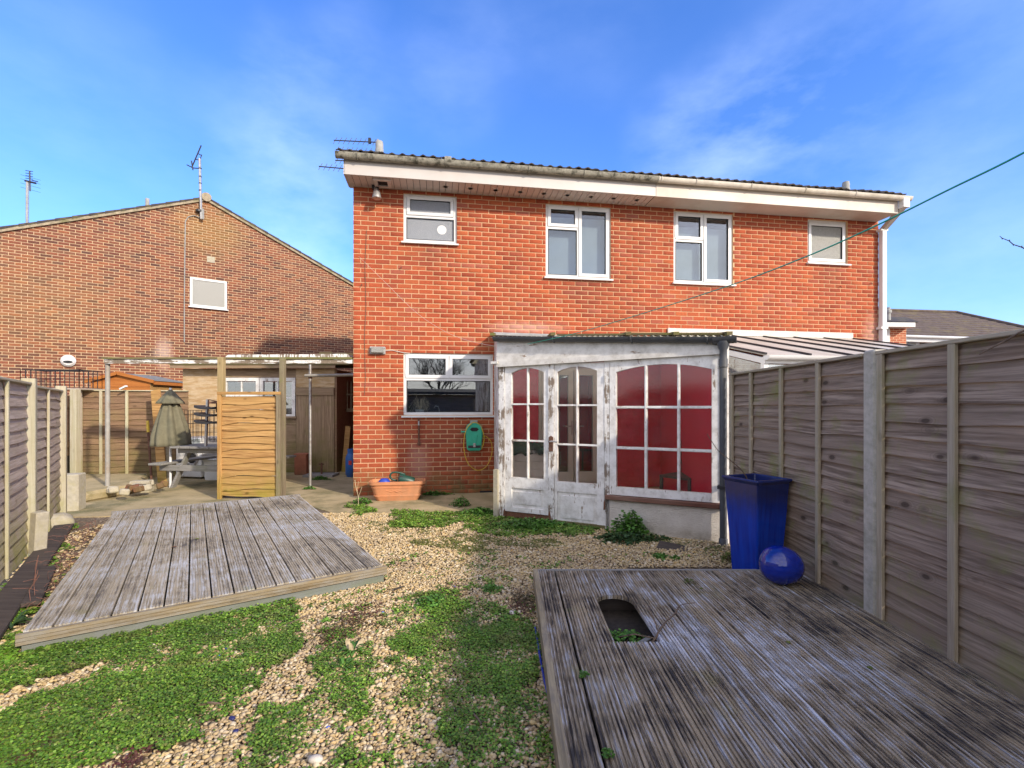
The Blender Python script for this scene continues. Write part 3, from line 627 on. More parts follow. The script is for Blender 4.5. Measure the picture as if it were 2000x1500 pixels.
MB().box(S_MID + .002, SFE_, TF - .004, TF + .018, ZF0 - .004, ZF1).build('fascia', M['fascia2'], houseR, bevel=.003)
MB().add([(-.07, TF, ZF0), (-.07, .02, ZF0 - .0), (-.07, .6, ZF0 + .25), (-.07, .6, ZF0 + .42), (-.07, TF, ZF1),
          (-.05, TF, ZF0), (-.05, .02, ZF0), (-.05, .6, ZF0 + .25), (-.05, .6, ZF0 + .42), (-.05, TF, ZF1)],
         [(0, 1, 2, 3, 4), (9, 8, 7, 6, 5), (0, 5, 6, 1), (1, 6, 7, 2), (2, 7, 8, 3), (3, 8, 9, 4), (4, 9, 5, 0)]).build('bargeboard', M['fascia'], houseL)
def gutter(parent, a, b, t, z, mat, r=.058, dz=0.0, n=9, name='gutter', ends=True, dz_=1.32):
    mb = MB(); N_ = n
    ring = [(-r * math.cos(PI * i / (N_ - 1)), -r * dz_ * math.sin(PI * i / (N_ - 1))) for i in range(N_)] + [((r - .006) * math.cos(PI * i / (N_ - 1)), -(r - .006) * dz_ * math.sin(PI * i / (N_ - 1)) + .0) for i in range(N_)]
    m_ = len(ring); mb.v += [(a, t + y, z + q) for y, q in ring] + [(b, t + y, z + dz + q) for y, q in ring]
    mb.f += [(i, (i + 1) % m_, m_ + (i + 1) % m_, m_ + i) for i in range(m_)]
    if ends:
        for (x, zz) in ((a, z), (b, z + dz)):
            base = len(mb.v); mb.v += [(x, t + y, zz + q) for y, q in ring[:N_]]; mb.f.append(tuple(range(base, base + N_)))
    return mb.build(name, mat, parent, smooth=True)
ZG = 5.14
gutter(houseL, -.17, S_MID, TF - .062, ZG, M['gutter1'], .060)
SGE = H.sx(1778, TF - .06); STE = H.sx(1770, TF - .07); SFE = H.sx(1754, TF)
gutter(houseR, S_MID + .01, SGE, TF - .062, ZG - .005, M['gutter2'], .055)
for px in (698, 870, 1032, 1140): 
    s = H.sx(px, TF - .06); MB().tube([(s, TF - .062 + .066 * math.cos(a), ZG + .086 * math.sin(a)) for a in np.linspace(PI * 1.0, PI * 1.9, 9)], .006, 5).build('gutter_bracket', M['gutter1'], houseL)
for px in (1285, 1290, 1358, 1465, 1570, 1668):
    s = H.sx(px, TF - .06); MB().tube([(s, TF - .062 + .061 * math.cos(a), ZG + .080 * math.sin(a)) for a in np.linspace(PI * 1.0, PI * 1.9, 9)], .007, 5).build('gutter_bracket', M['gutter2'], houseR)
s = H.sx(875, TF - .06); MB().lathe([(.064, -.05), (.068, -.05), (.068, .05), (.064, .05)], 18).build('gutter_joint', M['gutter1'], houseL)
o = bpy.data.objects['gutter_joint']; o.rotation_euler = (0, R(90), 0); o.location = (s, TF - .062, ZG + .004)
# eaves tiles
def tile_me(w=.30, L=.42, amp=.022, n=12):
    mb = MB(); top = []
    for i in range(n + 1):
        u = i / n; z = amp * max(0, math.sin(2 * PI * (u * 2 + .08))) ** .7; top.append((u * w, z))
    for y, dz in ((0, 0.0), (L, 0.0)):
        for x, z in top: mb.v.append((x, y, z + .016 + dz))
    for y in (0, L):
        for x, z in top: mb.v.append((x, y, z + dz))
    m_ = n + 1
    for i in range(n):
        mb.f += [(i, i + 1, m_ + i + 1, m_ + i), (2 * m_ + i, 3 * m_ + i, 3 * m_ + i + 1, 2 * m_ + i + 1), (i, 2 * m_ + i, 2 * m_ + i + 1, i + 1)]
    return mb.mesh('roof_tile', M['tile'])
tm = tile_me(); s = -.14; rg = random.Random(5); PT = R(21)
while s < STE - .2:
    hs = houseL if s < S_MID else houseR
    inst('roof_tile', tm, hs, (s, TF - .075 + rg.uniform(-.012, .008), 5.165 + rg.uniform(-.004, .006)), (PT, rg.uniform(-.02, .02), rg.uniform(-.01, .01)), label=None); s += .302
for hs, a, b in ((houseL, -.14, S_MID), (houseR, S_MID + .01, STE)):
    mb = MB(); n = int((b - a) / .05); y0, y1 = TF + .25, 3.55; z0 = 5.165 + (y0 - TF + .075) * math.tan(PT)
    for j, y in enumerate((y0, y1)):
        for i in range(n + 1):
            x = a + (b - a) * i / n; mb.v.append((x, y, z0 + .02 + (y - y0) * math.tan(PT) + .022 * max(0, math.sin(2 * PI * x / .151))))
    mb.f += [(i, i + 1, n + 1 + i + 1, n + 1 + i) for i in range(n)]
    zr = z0 + (y1 - y0) * math.tan(PT)
    mb.add([(a, y1, zr), (b, y1, zr), (b, DEP + .4, 5.1), (a, DEP + .4, 5.1)], [(0, 1, 2, 3)])
    mb.build('roof', M['tile'], hs)
    MB().add([(a + .14, 0.1, 5.05), (a + .14, 3.5, zr - .1), (a + .14, DEP, 5.05), (a + .2, 0.1, 5.05), (a + .2, 3.5, zr - .1), (a + .2, DEP, 5.05)], [(0, 1, 2), (5, 4, 3), (0, 3, 4, 1), (1, 4, 5, 2), (0, 2, 5, 3)]).build('gable', M['brick'], hs)
# flues
for hs, px, pyt, tt in ((houseL, 741, 277, .7), (houseR, 1652, 356, .7)):
    s, zt = H.hit(px, pyt, tt); r = .062
    MB().lathe([(r * 1.02, 5.35), (r, zt - .21), (r * 1.14, zt - .20), (r * 1.16, zt - .13), (r * 1.04, zt - .125), (r * 1.1, zt - .05), (r * .96, zt)], 18, (s, tt, 0)).build('flue', M['flue'], hs, smooth=True)
# downpipe of the right house
s = H.sx(1724, -.06); zt = H.hit(1722, 447, -.06)[1]
dp = thing('downpipe', 'white square downpipe running down the far right corner of the brick semi', 'downpipe', (H.ox, H.oy, 0), H.a)
MB().box(s - .048, s + .048, -.105, -.015, .05, zt).build('pipe', M['upvc'], dp, bevel=.008)
MB().bar((s, -.06, zt - .02), (SGE - .13, TF - .05, ZG - .17), .085, .085).build('swan_neck', M['fascia2'], dp, bevel=.006)
MB().box(SGE - .19, SGE - .06, TF - .11, TF - .0, ZG - .20, ZG - .03).build('hopper', M['upvc'], dp, bevel=.006)
for zz in (zt - .03, H.hit(1722, 641, -.06)[1]): MB().box(s - .085, s + .06, -.115, -.005, zz - .02, zz + .02).build('pipe_clip', M['upvc'], dp)
# air brick, wall hooks
s, z = H.hit(949, 962); MB().box(s - .10, s + .10, -.004, .01, z - .03, z + .03).build('air_brick', M['dark'], houseL)
for (px, py) in ((881, 526), (784, 522), (707, 556), (1700, 553), (1640, 560)):
    s, z = H.hit(px, py); MB().tube([(s, .01, z), (s, -.03, z), (s, -.035, z - .03)], .006, 6).build('wall_hook', M['rust'], houseL if px < 1280 else houseR)
# ================================================================== things fixed on the left house wall
s, z = H.hit(733, 372, -.1); t = thing('security_light', 'small silvery security light hanging below the ribbed soffit corner', 'light', H.w(s, -.08, z), H.a)
MB().box(-.035, .035, -.02, .02, .02, .07).build('mount', M['black'], t); MB().tube([(0, 0, .04), (0, -.03, 0), (.01, -.05, -.03)], .014, 8).build('arm', M['steel'], t)
t.scale = (1.5, 1.5, 1.5); MB().lathe([(.018, .0), (.03, -.01), (.048, -.09), (.04, -.095), (0, -.08)], 16, (.02, -.06, -.01)).build('lamp_head', M['steel'], t, smooth=True)
s, z = H.hit(737, 684, -.06); t = thing('bulkhead_light', 'grey oblong bulkhead light on the brick left of the kitchen window', 'light', H.w(s, 0, z), H.a)
MB().box(-.12, .12, -.04, .0, -.06, .06).build('base', M['flue'], t, bevel=.008); MB().box(-.10, .10, -.085, -.041, -.047, .047).build('lens', M['frost2'], t, bevel=.014)
for x in (-.11, .11): MB().lathe([(0, 0), (.008, .001), (.008, .004), (0, .005)], 10).build('screw', M['steel'], t).location = (x, -.043, .035)
s2, z2 = H.hit(787, 690, -.01); cb = MB().tube([H.w(s + .12, -.02, z + .0), H.w(s + .22, -.012, z + .01), H.w(s + .36, -.012, z - .02), H.w(s + .5, -.01, z - .035)], .005, 6).build('light_cable', M['whiteline'])
tag(cb, 'thin white cable from the bulkhead light to the kitchen window', 'cable')
# creeping cable at left corner
pts = [H.w(H.hit(x, y)[0], -.008, H.hit(x, y)[1]) for x, y in ((716, 450), (713, 520), (715, 600), (712, 660), (713, 700), (714, 740), (712, 772))]
tag(MB().tube(pts, .0035, 5).build('hanging_wire', M['twig']), 'dark thin wire trailing down the brick near the left house corner', 'wire')
# tap and pipe under the kitchen window
s, z = H.hit(818, 823, -.05); t = thing('garden_tap', 'rusty outdoor tap on a short iron pipe below the kitchen window', 'tap', H.w(s, 0, z), H.a)
MB().tube([(0, -.03, -.38), (0, -.03, .03)], .013, 8).build('pipe', M['rust'], t); MB().tube([(0, .0, .0), (0, -.07, 0), (0, -.10, -.02), (0, -.10, -.06)], .014, 8).build('spout', M['steel'], t, smooth=True)
MB().box(-.03, .03, -.075, -.06, .035, .045).tube([(0, -.067, 0), (0, -.067, .04)], .006).build('handle', M['rust'], t); MB().box(-.025, .025, -.045, 0, -.37, -.34).build('clip', M['rust'], t)
# hose reel
s, z = H.hit(926, 853, -.12); t = thing('hose_reel', 'green plastic hose reel box with a yellow hose loop on the brick wall', 'hose reel', H.w(s, 0, z), H.a)
body = [(-.125, -.20), (-.11, -.225), (.11, -.225), (.125, -.20), (.15, .05), (.14, .16), (.09, .215), (-.09, .215), (-.14, .16), (-.15, .05)]
MB().prism([(x * .9, y) for x, y in body], -.17, -.02).build('case', M['reel'], t, bevel=.02)
MB().prism([(-.07, .12), (-.04, .09), (.04, .09), (.07, .12), (.04, .15), (-.04, .15)], -.176, -.17).build('handle_slot', M['dark'], t)
MB().box(-.10, .10, -.185, -.168, -.175, -.135).build('hose_guide', M['black'], t, bevel=.005); MB().box(-.02, .02, -.20, -.17, -.165, -.10).build('nozzle', M['steel'], t, bevel=.005)
MB().prism([(-.03, -.10), (.03, -.10), (.055, .05), (-.055, .05)], -.178, -.169).build('front_rib', M['reel'], t, bevel=.004)
MB().tube([(-.13, -.1, .08), (-.21, -.1, .08)], .014).build('crank', M['reel'], t)
MB().box(-.06, .06, -.05, 0, .20, .26).tube([(-.05, -.09, .20), (-.03, -.1, .25), (.03, -.1, .25), (.05, -.09, .20)], .01).build('wall_bracket', M['steel'], t)
lp = [(-.05, -.19, .21), (-.12, -.19, .14), (-.16, -.19, 0), (-.165, -.19, -.2), (-.10, -.15, -.42), (.05, -.12, -.54), (.2, -.1, -.48), (.29, -.08, -.28), (.28, -.08, -.1), (.2, -.08, 0), (.15, -.1, .0)]
lp2 = [(-.1, -.16, .17), (0, -.17, .235), (.1, -.16, .17), (.155, -.16, .02), (.15, -.15, -.1), (.12, -.13, -.2)]
def smooth_pts(p, n=6):
    p = [Vector(x) for x in p]; out = []
    for i in range(len(p) - 1):
        a, b, c, d = p[max(i - 1, 0)], p[i], p[i + 1], p[min(i + 2, len(p) - 1)]
        for k in range(n):
            u = k / n; out.append(.5 * ((2 * b) + (c - a) * u + (2 * a - 5 * b + 4 * c - d) * u * u + (3 * b - a - 3 * c + d) * u ** 3))
    return out + [p[-1]]
MB().tube(smooth_pts(lp), .0065, 6).tube(smooth_pts(lp2), .0065, 6).build('hose', M['yellow'], t, smooth='all')
# ================================================================== lean-to conservatory, splayed front
C = Fr(-.163, 6.10, -26.0); LC = C.sx(1412)
con = thing('lean_to_conservatory', 'shabby white lean-to with peeling paned doors and a mossy sheet roof', 'conservatory', (C.ox, C.oy, 0), C.a)
ZT = 1.955
def cs(px): return C.sx(px)
def cz(px, py): return C.hit(px, py)[1]
BL_ = C.loc(*H.w(H.sx(965), 0)[:2]); BR_ = C.loc(*H.w(H.sx(1300), 0)[:2])
def glazed(name, a, b, z0, z1, gs, gz, arch, t=0.0, th=.045, mat=None, panel=None, label=None, barw=.022):
    """a..b stile to stile, gs = column edges, gz = row edges (bottom up), arch = rise of the arched head"""
    mat = mat or M['peel']; mb = MB(); g0, g1 = gs[0], gs[-1]; zt = gz[-1]
    mb.box(a, g0, t, t + th, z0, z1); mb.box(g1, b, t, t + th, z0, z1)
    if panel:
        p0, p1 = panel; mb.box(g0, g1, t, t + th, z0, p0); mb.box(g0, g1, t, t + th, p1, gz[0])
    else: mb.box(g0, g1, t, t + th, z0, gz[0])
    N_ = 14; mid = (g0 + g1) / 2; hw_ = (g1 - g0) / 2
    ar = lambda s: zt - arch * ((s - mid) / hw_) ** 2
    for i in range(N_):
        u, v = g0 + (g1 - g0) * i / N_, g0 + (g1 - g0) * (i + 1) / N_
        mb.hexa([(u, t, ar(u)), (v, t, ar(v)), (v, t + th, ar(v)), (u, t + th, ar(u)), (u, t, z1), (v, t, z1), (v, t + th, z1), (u, t + th, z1)])
    o = mb.build(name, mat, con, label=label)
    for i in range(1, len(gs) - 1):
        MB().box(gs[i] - barw / 2, gs[i] + barw / 2, t + .004, t + th - .006, gz[0], ar(gs[i])).box(gs[i] - .007, gs[i] + .007, t - .005, t + .004, gz[0], ar(gs[i])).build('glazing_bar', mat, o)
    for j in range(1, len(gz) - 1):
        MB().box(g0, g1, t + .007, t + th - .009, gz[j] - barw / 2, gz[j] + barw / 2).box(g0, g1, t - .001, t + .0035, gz[j] - .008, gz[j] + .008).build('glazing_bar', M['peel_h'], o)
    for i in range(len(gs) - 1):
        for j in range(len(gz) - 1):
            u, v = gs[i], gs[i + 1]; c0, c1 = gz[j], gz[j + 1]
            if j == len(gz) - 2:
                pl = [(u, c0)] + [(v, c0)] + [(v + (u - v) * k / 5, ar(v + (u - v) * k / 5)) for k in range(6)]
                MB().prism(pl, t + .022, t + .026).build('pane', M['oldglass'], o)
            else: MB().box(u, v, t + .022, t + .026, c0, c1).build('pane', M['oldglass'], o)
    if panel:
        MB().box(g0, g1, t + .016, t + .034, p0, p1).box(g0 + .04, g1 - .04, t + .006, t + .016, p0 + .045, p1 - .045).build('panel', mat, o)
    return o
z0a = cz(1028, 1002)
d1 = glazed('door', cs(985.5), cs(1071), z0a, ZT - .03, [cs(999), cs(1030.5), cs(1062)], [cz(1030, 934), cz(1030, 861), cz(1030, 789.5), cz(1030, 719)], .055, panel=(cz(1030, 998) + .03, cz(1030, 955)), label='left door leaf with a rotten foot')
d2 = glazed('door', cs(1083), cs(1180), cz(1130, 1031), ZT - .03, [cs(1088.5), cs(1127), cs(1166)], [cz(1127, 943), cz(1127, 869), cz(1127, 791.5), cz(1127, 716)], .055, panel=(cz(1130, 1022), cz(1130, 963)), label='right door leaf with an old tarnished handle')
MB().box(cs(1071) + .003, cs(1083) - .003, -.012, .05, .05, ZT - .02).build('door_post', M['peel_bad'], con)
MB().box(0, cs(985.5) - .003, -.01, .06, .03, ZT - .02).build('door_post', M['peel_bad'], con)
w0, w1 = cs(1191), cs(1405); zb = cz(1200, 966)
glazed('front_window', w0, w1, zb, ZT + .005, [cs(1203.5), cs(1261.5), cs(1325.5), cs(1390)], [cz(1300, 958), cz(1300, 878), cz(1300, 795.5), cz(1300, 711)], .07, t=-.006, th=.06, barw=.030, label='large paned window with an arched head')
MB().box(cs(1180) + .003, w0 - .003, -.004, .06, .0, ZT).build('door_post', M['peel_bad'], con)
MB().box(w1 + .003, LC + .01, -.012, .06, .45, ZT + .02).build('corner_post', M['peel_bad'], con)
MB().box(cs(1183), LC + .03, -.055, .05, zb - .055, zb - .006).build('window_sill', M['sillwood'], con, bevel=.006)
MB().box(cs(1183), LC, -.004, .10, 0, zb - .056).build('dwarf_wall', M['render'], con)
# thresholds
MB().box(cs(985), cs(1071), .01, .06, .02, z0a - .006).build('threshold', M['rot'], con); MB().box(cs(1083), cs(1182), -.01, .05, .0, .055).build('threshold', M['mossw'], con)
# rot spots
for (px, py, w_, h_) in ((986, 1000, .035, .09), (1074, 1010, .04, .16), (1181, 985, .02, .12)):
    s, z = C.hit(px, py); MB().prism([(s - w_ / 2, z - h_ / 2), (s + w_ / 2, z - h_ / 2), (s + w_ * .4, z + h_ * .1), (s + w_ * .1, z + h_ / 2), (s - w_ * .35, z + h_ * .2)], -.0165, -.011).build('rotten_patch', M['rot'], con)
# header: two overlapped boards, tapering
zgl, zgr = 2.245, 2.065
MB().prism([(-.02, ZT - .042), (LC + .02, ZT - .002), (LC + .02, ZT + .045), (.0, ZT + .03)], -.05, .055).build('drip_board', M['board'], con)
MB().prism([(-.02, ZT + .03), (LC, ZT + .046), (LC, ZT + .09), (-.02, 2.115)], -.034, .05).build('header_board', M['board'], con)
MB().prism([(-.02, 2.1155), (LC, ZT + .0905), (LC, zgr + .02), (-.02, zgl + .03)], -.020, .05).build('header_board', M['board'], con)
# interior lining so paint is not seen through
# left side wall to the house (boarded, peeling)
def wallbetween(p0, p1, z0, z1, th, name, mat, z0b=None, z1b=None, par=con):
    p0, p1 = Vector(p0), Vector(p1); d = (p1 - p0).normalized(); nrm = Vector((-d.y, d.x)) * th; q0, q1 = p0 + nrm, p1 + nrm
    z1b = z1b or z1
    return MB().hexa([(p0.x, p0.y, z0), (p1.x, p1.y, z0), (q1.x, q1.y, z0), (q0.x, q0.y, z0), (p0.x, p0.y, z1), (p1.x, p1.y, z1b), (q1.x, q1.y, z1b), (q0.x, q0.y, z1)]).build(name, mat, par)
l0 = Vector((-.015, .0)); l1 = Vector(BL_)
n_ = 3
wallbetween(l0, l0.lerp(l1, .06), .0, 1.98, -.03, 'side_post', M['peel_bad']); wallbetween(l0.lerp(l1, .065), l1, 0, .42, -.02, 'side_wall', M['concrete2'])
wallbetween(l0.lerp(l1, .065), l1, .425, 2.0, -.02, 'side_boarding', M['peel_bad']); wallbetween(l0, l1, 2.002, 2.27, -.035, 'side_header', M['peel_bad'], z1b=2.55)
MB().box(-.06, .0, -.045, .09, .0, .62).build('post_foot', M['concrete2'], con)
MB().box(-.085, .01, -.07, .03, 1.955, 1.985).build('drip_cap', M['board'], con)
# right side wall, red inside
r0 = Vector((LC, .04)); r1 = Vector(BR_)
wallbetween(r0 + Vector((-.05, 0)), r1 + Vector((-.05, 0)), 0, 2.06, .05, 'side_wall', M['redpaint'], z1b=2.5)
wallbetween(r0 + Vector((.056, 0)), r1 + Vector((.056, 0)), 0, 2.07, .02, 'side_boarding', M['peel'], z1b=2.51)
# red painted brick back wall
hb = con
mi = C.loc(*H.w(0, 0)[:2])
hw = bpy.data.objects.new('painted_wall', None); 
ang = H.a - C.a
def toC(s, t, z): 
    q = C.loc(*H.w(s, t)[:2]); return (q[0], q[1], z)
mb = MB()
for (u, v) in ((H.sx(972), PD[0] - .01), (PD[1] + .01, H.sx(1300))):
    ci = 0
    while ci * .075 < 2.42:
        z = ci * .075; o = .1125 * (ci % 2); k = math.floor((u - o) / .225)
        while o + k * .225 < v:
            a_, b_ = max(u, o + k * .225 + .006), min(v, o + k * .225 + .219)
            if b_ - a_ > .02: mb.hexa([toC(a_, -.04, z + .006), toC(b_, -.04, z + .006), toC(b_, -.02, z + .006), toC(a_, -.02, z + .006), toC(a_, -.04, z + .069), toC(b_, -.04, z + .069), toC(b_, -.02, z + .069), toC(a_, -.02, z + .069)])
            k += 1
        ci += 1
mb.build('painted_brickwork', M['redpaint'], con, kind='stuff')
mb = MB()
for (u, v, c0) in ((H.sx(970), PD[0] - .01, 0), (PD[1] + .01, H.sx(1300), 0), (PD[0] - .01, PD[1] + .01, PD[3] + .01)):
    mb.hexa([toC(u, -.034, c0), toC(v, -.034, c0), toC(v, -.004, c0), toC(u, -.004, c0), toC(u, -.034, 2.45), toC(v, -.034, 2.45), toC(v, -.004, 2.45), toC(u, -.004, 2.45)])
mb.build('painted_wall', M['redpaint'], con)
# floor inside
fl = [(0, .07), (LC, .11), tuple(Vector(BR_) * .98), tuple(Vector(BL_) * .98)]
MB().slab(fl, .015, .04).build('floor', M['patio'], con)
# roof sheets between front edge and house wall
def roofz(f): return 2.235 + (2.055 - 2.235) * f
bl = H.hit(966, 650)[1]
zl_, zr_ = 2.56, 2.50
def rp(f, g, dz=0):        # f along the front, g 0 front .. 1 back
    a_ = Vector((-.06 + (LC + .16) * f, -.10, 2.29 + (2.115 - 2.29) * f)); b_ = Vector((*Vector(BL_).lerp(Vector(BR_) + Vector((.12, 0)), f), zl_ + (zr_ - zl_) * f)); b_.y -= .03
    q_ = a_.lerp(b_, g); q_.z += dz; return q_
for (f0, f1, dz) in ((0, .33, 0), (.315, .63, .012), (.62, 1.0, .006)):
    mb = MB(); n = 28
    for i in range(n + 1):
        f = f0 + (f1 - f0) * i / n; w_ = .011 * math.sin(i * PI / 1.0 + (i % 2) * PI / 2) if False else (.010 if i % 2 else -.010)
        for g in (0, .5, 1): mb.v.append(tuple(rp(f, g, dz + w_)))
    for i in range(n):
        for k in (0, 1): mb.f.append((i * 3 + k, (i + 1) * 3 + k, (i + 1) * 3 + k + 1, i * 3 + k + 1))
    b0 = len(mb.v); mb.v += [(x, y, z - .006) for x, y, z in mb.v[:b0]]; mb.f += [tuple(b0 + q for q in f_) for f_ in mb.f[:]]
    mb.build('roof_sheet', M['corr'], con)
for f in (.005, .30, .62, .80, .985):
    a_, b_ = rp(f, -.01, .035), rp(min(1, f + (.0 if f < .9 else 0)), 1, .04); MB().bar(a_, b_, .055, .035).build('roof_batten', M['mossw'], con)
MB().bar(rp(.0, .97, .05), rp(.30, .97, .055), .20, .02).bar(rp(0, .9, .04), rp(.3, .88, .045), .05, .03).build('flashing', M['lead'], con)
MB().bar(rp(.30, .99, .05), rp(1.0, .99, .05), .10, .02).build('flashing', M['lead'], con, label='weathered grey flashing strip')
MB().bar(rp(.32, .0, .022), rp(.62, .0, .026), .05, .018).bar(rp(.62, .02, .03), rp(.97, .02, .03), .07, .022).build('eaves_lath', M['mossw'], con)
gt = MB()
ga, gb = Vector((-.03, -.075, zgl + .045)), Vector((LC + .13, -.075, zgr + .045))
def gut2(a, b, r, name, mat, par):
    a, b = Vector(a), Vector(b); mb = MB(); N_ = 9; ring = [(-r * math.cos(PI * i / 8), -r * math.sin(PI * i / 8)) for i in range(9)] + [((r - .006) * math.cos(PI * i / 8), -(r - .006) * math.sin(PI * i / 8)) for i in range(9)]
    for p in (a, b): mb.v += [(p.x, p.y + y, p.z + z) for y, z in ring]
    mb.f += [(i, (i + 1) % 18, 18 + (i + 1) % 18, 18 + i) for i in range(18)] + [tuple(range(9)), tuple(range(26, 17, -1))]
    return mb.build(name, mat, par, smooth=True)
gut2(ga, gb, .057, 'gutter', M['greyplastic'], con)
for f in (.29, .62, .90): 
    p_ = ga.lerp(gb, f); MB().tube([p_ + Vector((0, .062 * math.cos(a), .062 * math.sin(a))) for a in np.linspace(PI, 2 * PI, 9)], .008, 6).build('gutter_bracket', M['greyplastic'], con)
p_ = ga.lerp(gb, .955); gut2(p_ - Vector((.10, 0, 0)), p_ + Vector((.10, 0, 0)), .066, 'gutter_outlet', M['greyplastic'], con)
px_ = p_.x
MB().lathe([(.060, -.04), (.058, -.08), (.036, -.13), (.036, -.22), (.042, -.22), (.042, -.30), (.034, -.31), (.034, -1.2), (.034, 0 - p_.z + .08), (.042, .07 - p_.z), (.044, 0 - p_.z)], 18, (p_.x, p_.y, p_.z)).build('downpipe', M['greyplastic'], con, smooth=True)
MB().box(p_.x - .055, p_.x + .02, p_.y - .045, p_.y + .06, .58, .61).build('pipe_clip', M['black'], con)
# door furniture
s, z = C.hit(1077, 862); 
MB().lathe([(0, -.005), (.028, -.004), (.028, .004), (0, .005)], 14).build('door_handle', M['rust'], d2)
o = bpy.data.objects['door_handle.001'] if 'door_handle.001' in bpy.data.objects else bpy.data.objects['door_handle']
o.rotation_euler = (R(90), 0, 0); o.location = (s, -.024, z)
MB().prism([(s - .025, z - .12), (s + .025, z - .12), (s + .028, z + .05), (s, z + .07), (s - .028, z + .05)], -.019, -.012).build('lock_plate', M['rust'], d2)
MB().tube([(s, -.02, z), (s, -.06, z), (s + .03, -.065, z + .005), (s + .10, -.065, z)], .009, 8).build('lever', M['steel'], d2, smooth=True)
for py in (740, 868, 960):
    s_, z_ = C.hit(1181, py); MB().tube([(s_, -.008, z_ - .04), (s_, -.008, z_ + .04)], .006, 6).build('hinge', M['steel'], d2)
# ---- things inside
t = thing('storage_cabinet', 'white boarded cabinet behind the left door of the lean-to', 'cabinet', H.w(H.sx(1027, -.9), -.9, .04), H.a)
for k in range(6): MB().box(-.31, .31, 0, .02, k * .115, k * .115 + .108).build('board', M['white'], t)
MB().box(-.31, .31, .021, .5, 0, .70).build('carcass', M['white'], t); MB().box(-.33, .33, -.02, .52, .70, .735).build('top', M['pale_sheet'], t)
mb = MB(); n = 12
for i in range(n + 1):
    for j in range(6):
        mb.v.append((-.34 + .68 * i / n, -.03 + .5 * j / 5, .775 + .05 * math.sin(i * 1.7) * math.cos(j * 1.3) + .03 * math.sin(i * .9 + j)))
for i in range(n):
    for j in range(5): mb.f.append((i * 6 + j, (i + 1) * 6 + j, (i + 1) * 6 + j + 1, i * 6 + j + 1))
w = H.w(H.sx(1027, -.9), -.9, .04); o = mb.build('green_cloth', M['cloth'], None, smooth='all'); o.location = (w.x, w.y, .04 + .02); o.rotation_euler = (0, 0, H.a); md = o.modifiers.new('s', 'SOLIDIFY'); md.thickness = .1
tag(o, 'dark green crumpled cloth heaped on the white cabinet inside the lean-to', 'cloth')
w = P(1335, 1000, 6.3); t = thing('wooden_chair', 'dark wooden chair seen through the bottom right panes of the lean-to', 'chair', (w.x, w.y, .04), R(-50))
for (x, y) in ((-.2, -.2), (.2, -.2)): MB().bar((x, y, 0), (x, y, .45), .035).build('leg', M['chair'], t)
for x in (-.2, .2): MB().bar((x, .2, 0), (x, .26, .92), .035).build('leg', M['chair'], t)
MB().box(-.22, .22, -.22, .22, .45, .48).build('seat', M['chair'], t)
for zz in (.62, .74, .86): MB().bar((-.19, .23 + (zz - .6) * .08, zz), (.19, .23 + (zz - .6) * .08, zz), .02, .06).build('back_rail', M['chair'], t)
# ================================================================== neighbour's conservatory on the right
sa, sb_ = H.sx(1303), H.sx(1664)
nc = thing('neighbour_conservatory', 'sloping grey-cream sheet roof of the next-door conservatory above the right fence', 'conservatory', (H.ox, H.oy, 0), H.a)
zb_ = H.hit(1430, 659)[1]; za = 2.03; Lf = -2.55
MB().box(sa, sb_, -.035, -.002, zb_ + .02, H.hit(1303, 641)[1] + .0).build('flashing', M['flash2'], nc, bevel=.006)
nb_ = 7
def npt(s, g, dz=0): return (s, -.03 + (Lf + .03) * g, zb_ + (za - zb_) * g + dz)
for i in range(nb_ - 1):
    u, v = sa + (sb_ - sa) * i / (nb_ - 1), sa + (sb_ - sa) * (i + 1) / (nb_ - 1)
    MB().hexa([npt(u + .01, 0), npt(v - .01, 0), npt(v - .01, 1), npt(u + .01, 1), npt(u + .01, 0, .016), npt(v - .01, 0, .016), npt(v - .01, 1, .016), npt(u + .01, 1, .016)]).build('roof_panel', M['poly'], nc)
for i in range(nb_):
    u = sa + (sb_ - sa) * i / (nb_ - 1); MB().bar(npt(u, 0, .03), npt(u, 1, .03), .028, .022).build('glazing_bar', M['black'], nc)
MB().box(sa - .03, sb_ + .03, Lf - .02, Lf + .04, za - .09, za - .01).build('eaves_beam', M['upvc'], nc)
gut2((sa - .05, Lf - .07, za - .0), (sb_ + .05, Lf - .07, za), .055, 'gutter', M['upvc'], nc)
for s_ in (sa, sb_):
    MB().prism([(0, 0), (1, 0), (1, 1)], 0, 1) if False else None
    MB().hexa([(s_ - .02, Lf, .5), (s_ + .02, Lf, .5), (s_ + .02, -.04, .5), (s_ - .02, -.04, .5), (s_ - .02, Lf, .56), (s_ + .02, Lf, .56), (s_ + .02, -.04, .56), (s_ - .02, -.04, .56)]).bar((s_, Lf, za - .06), (s_, -.05, zb_ - .06), .05, .07).bar((s_, Lf + .03, .5), (s_, Lf + .03, za - .06), .06).bar((s_, Lf / 2, .5), (s_, Lf / 2, (za + zb_) / 2 - .08), .05).build('side_frame', M['upvc'], nc)
    MB().hexa([(s_ - .006, Lf + .05, .56), (s_ + .006, Lf + .05, .56), (s_ + .006, -.06, .56), (s_ - .006, -.06, .56), (s_ - .006, Lf + .05, za - .1), (s_ + .006, Lf + .05, za - .1), (s_ + .006, -.06, zb_ - .1), (s_ - .006, -.06, zb_ - .1)]).build('side_glass', M['glass'], nc)
MB().box(sa, sb_, Lf, Lf + .1, 0, .5).box(sa, sa + .1, Lf + .1, -.04, 0, .5).box(sb_ - .1, sb_, Lf + .1, -.04, 0, .5).build('dwarf_wall', M['brick'], nc)
MB().box(sa, sb_, Lf + .03, Lf + .04, .5, za - .1).build('front_glass', M['glass'], nc)
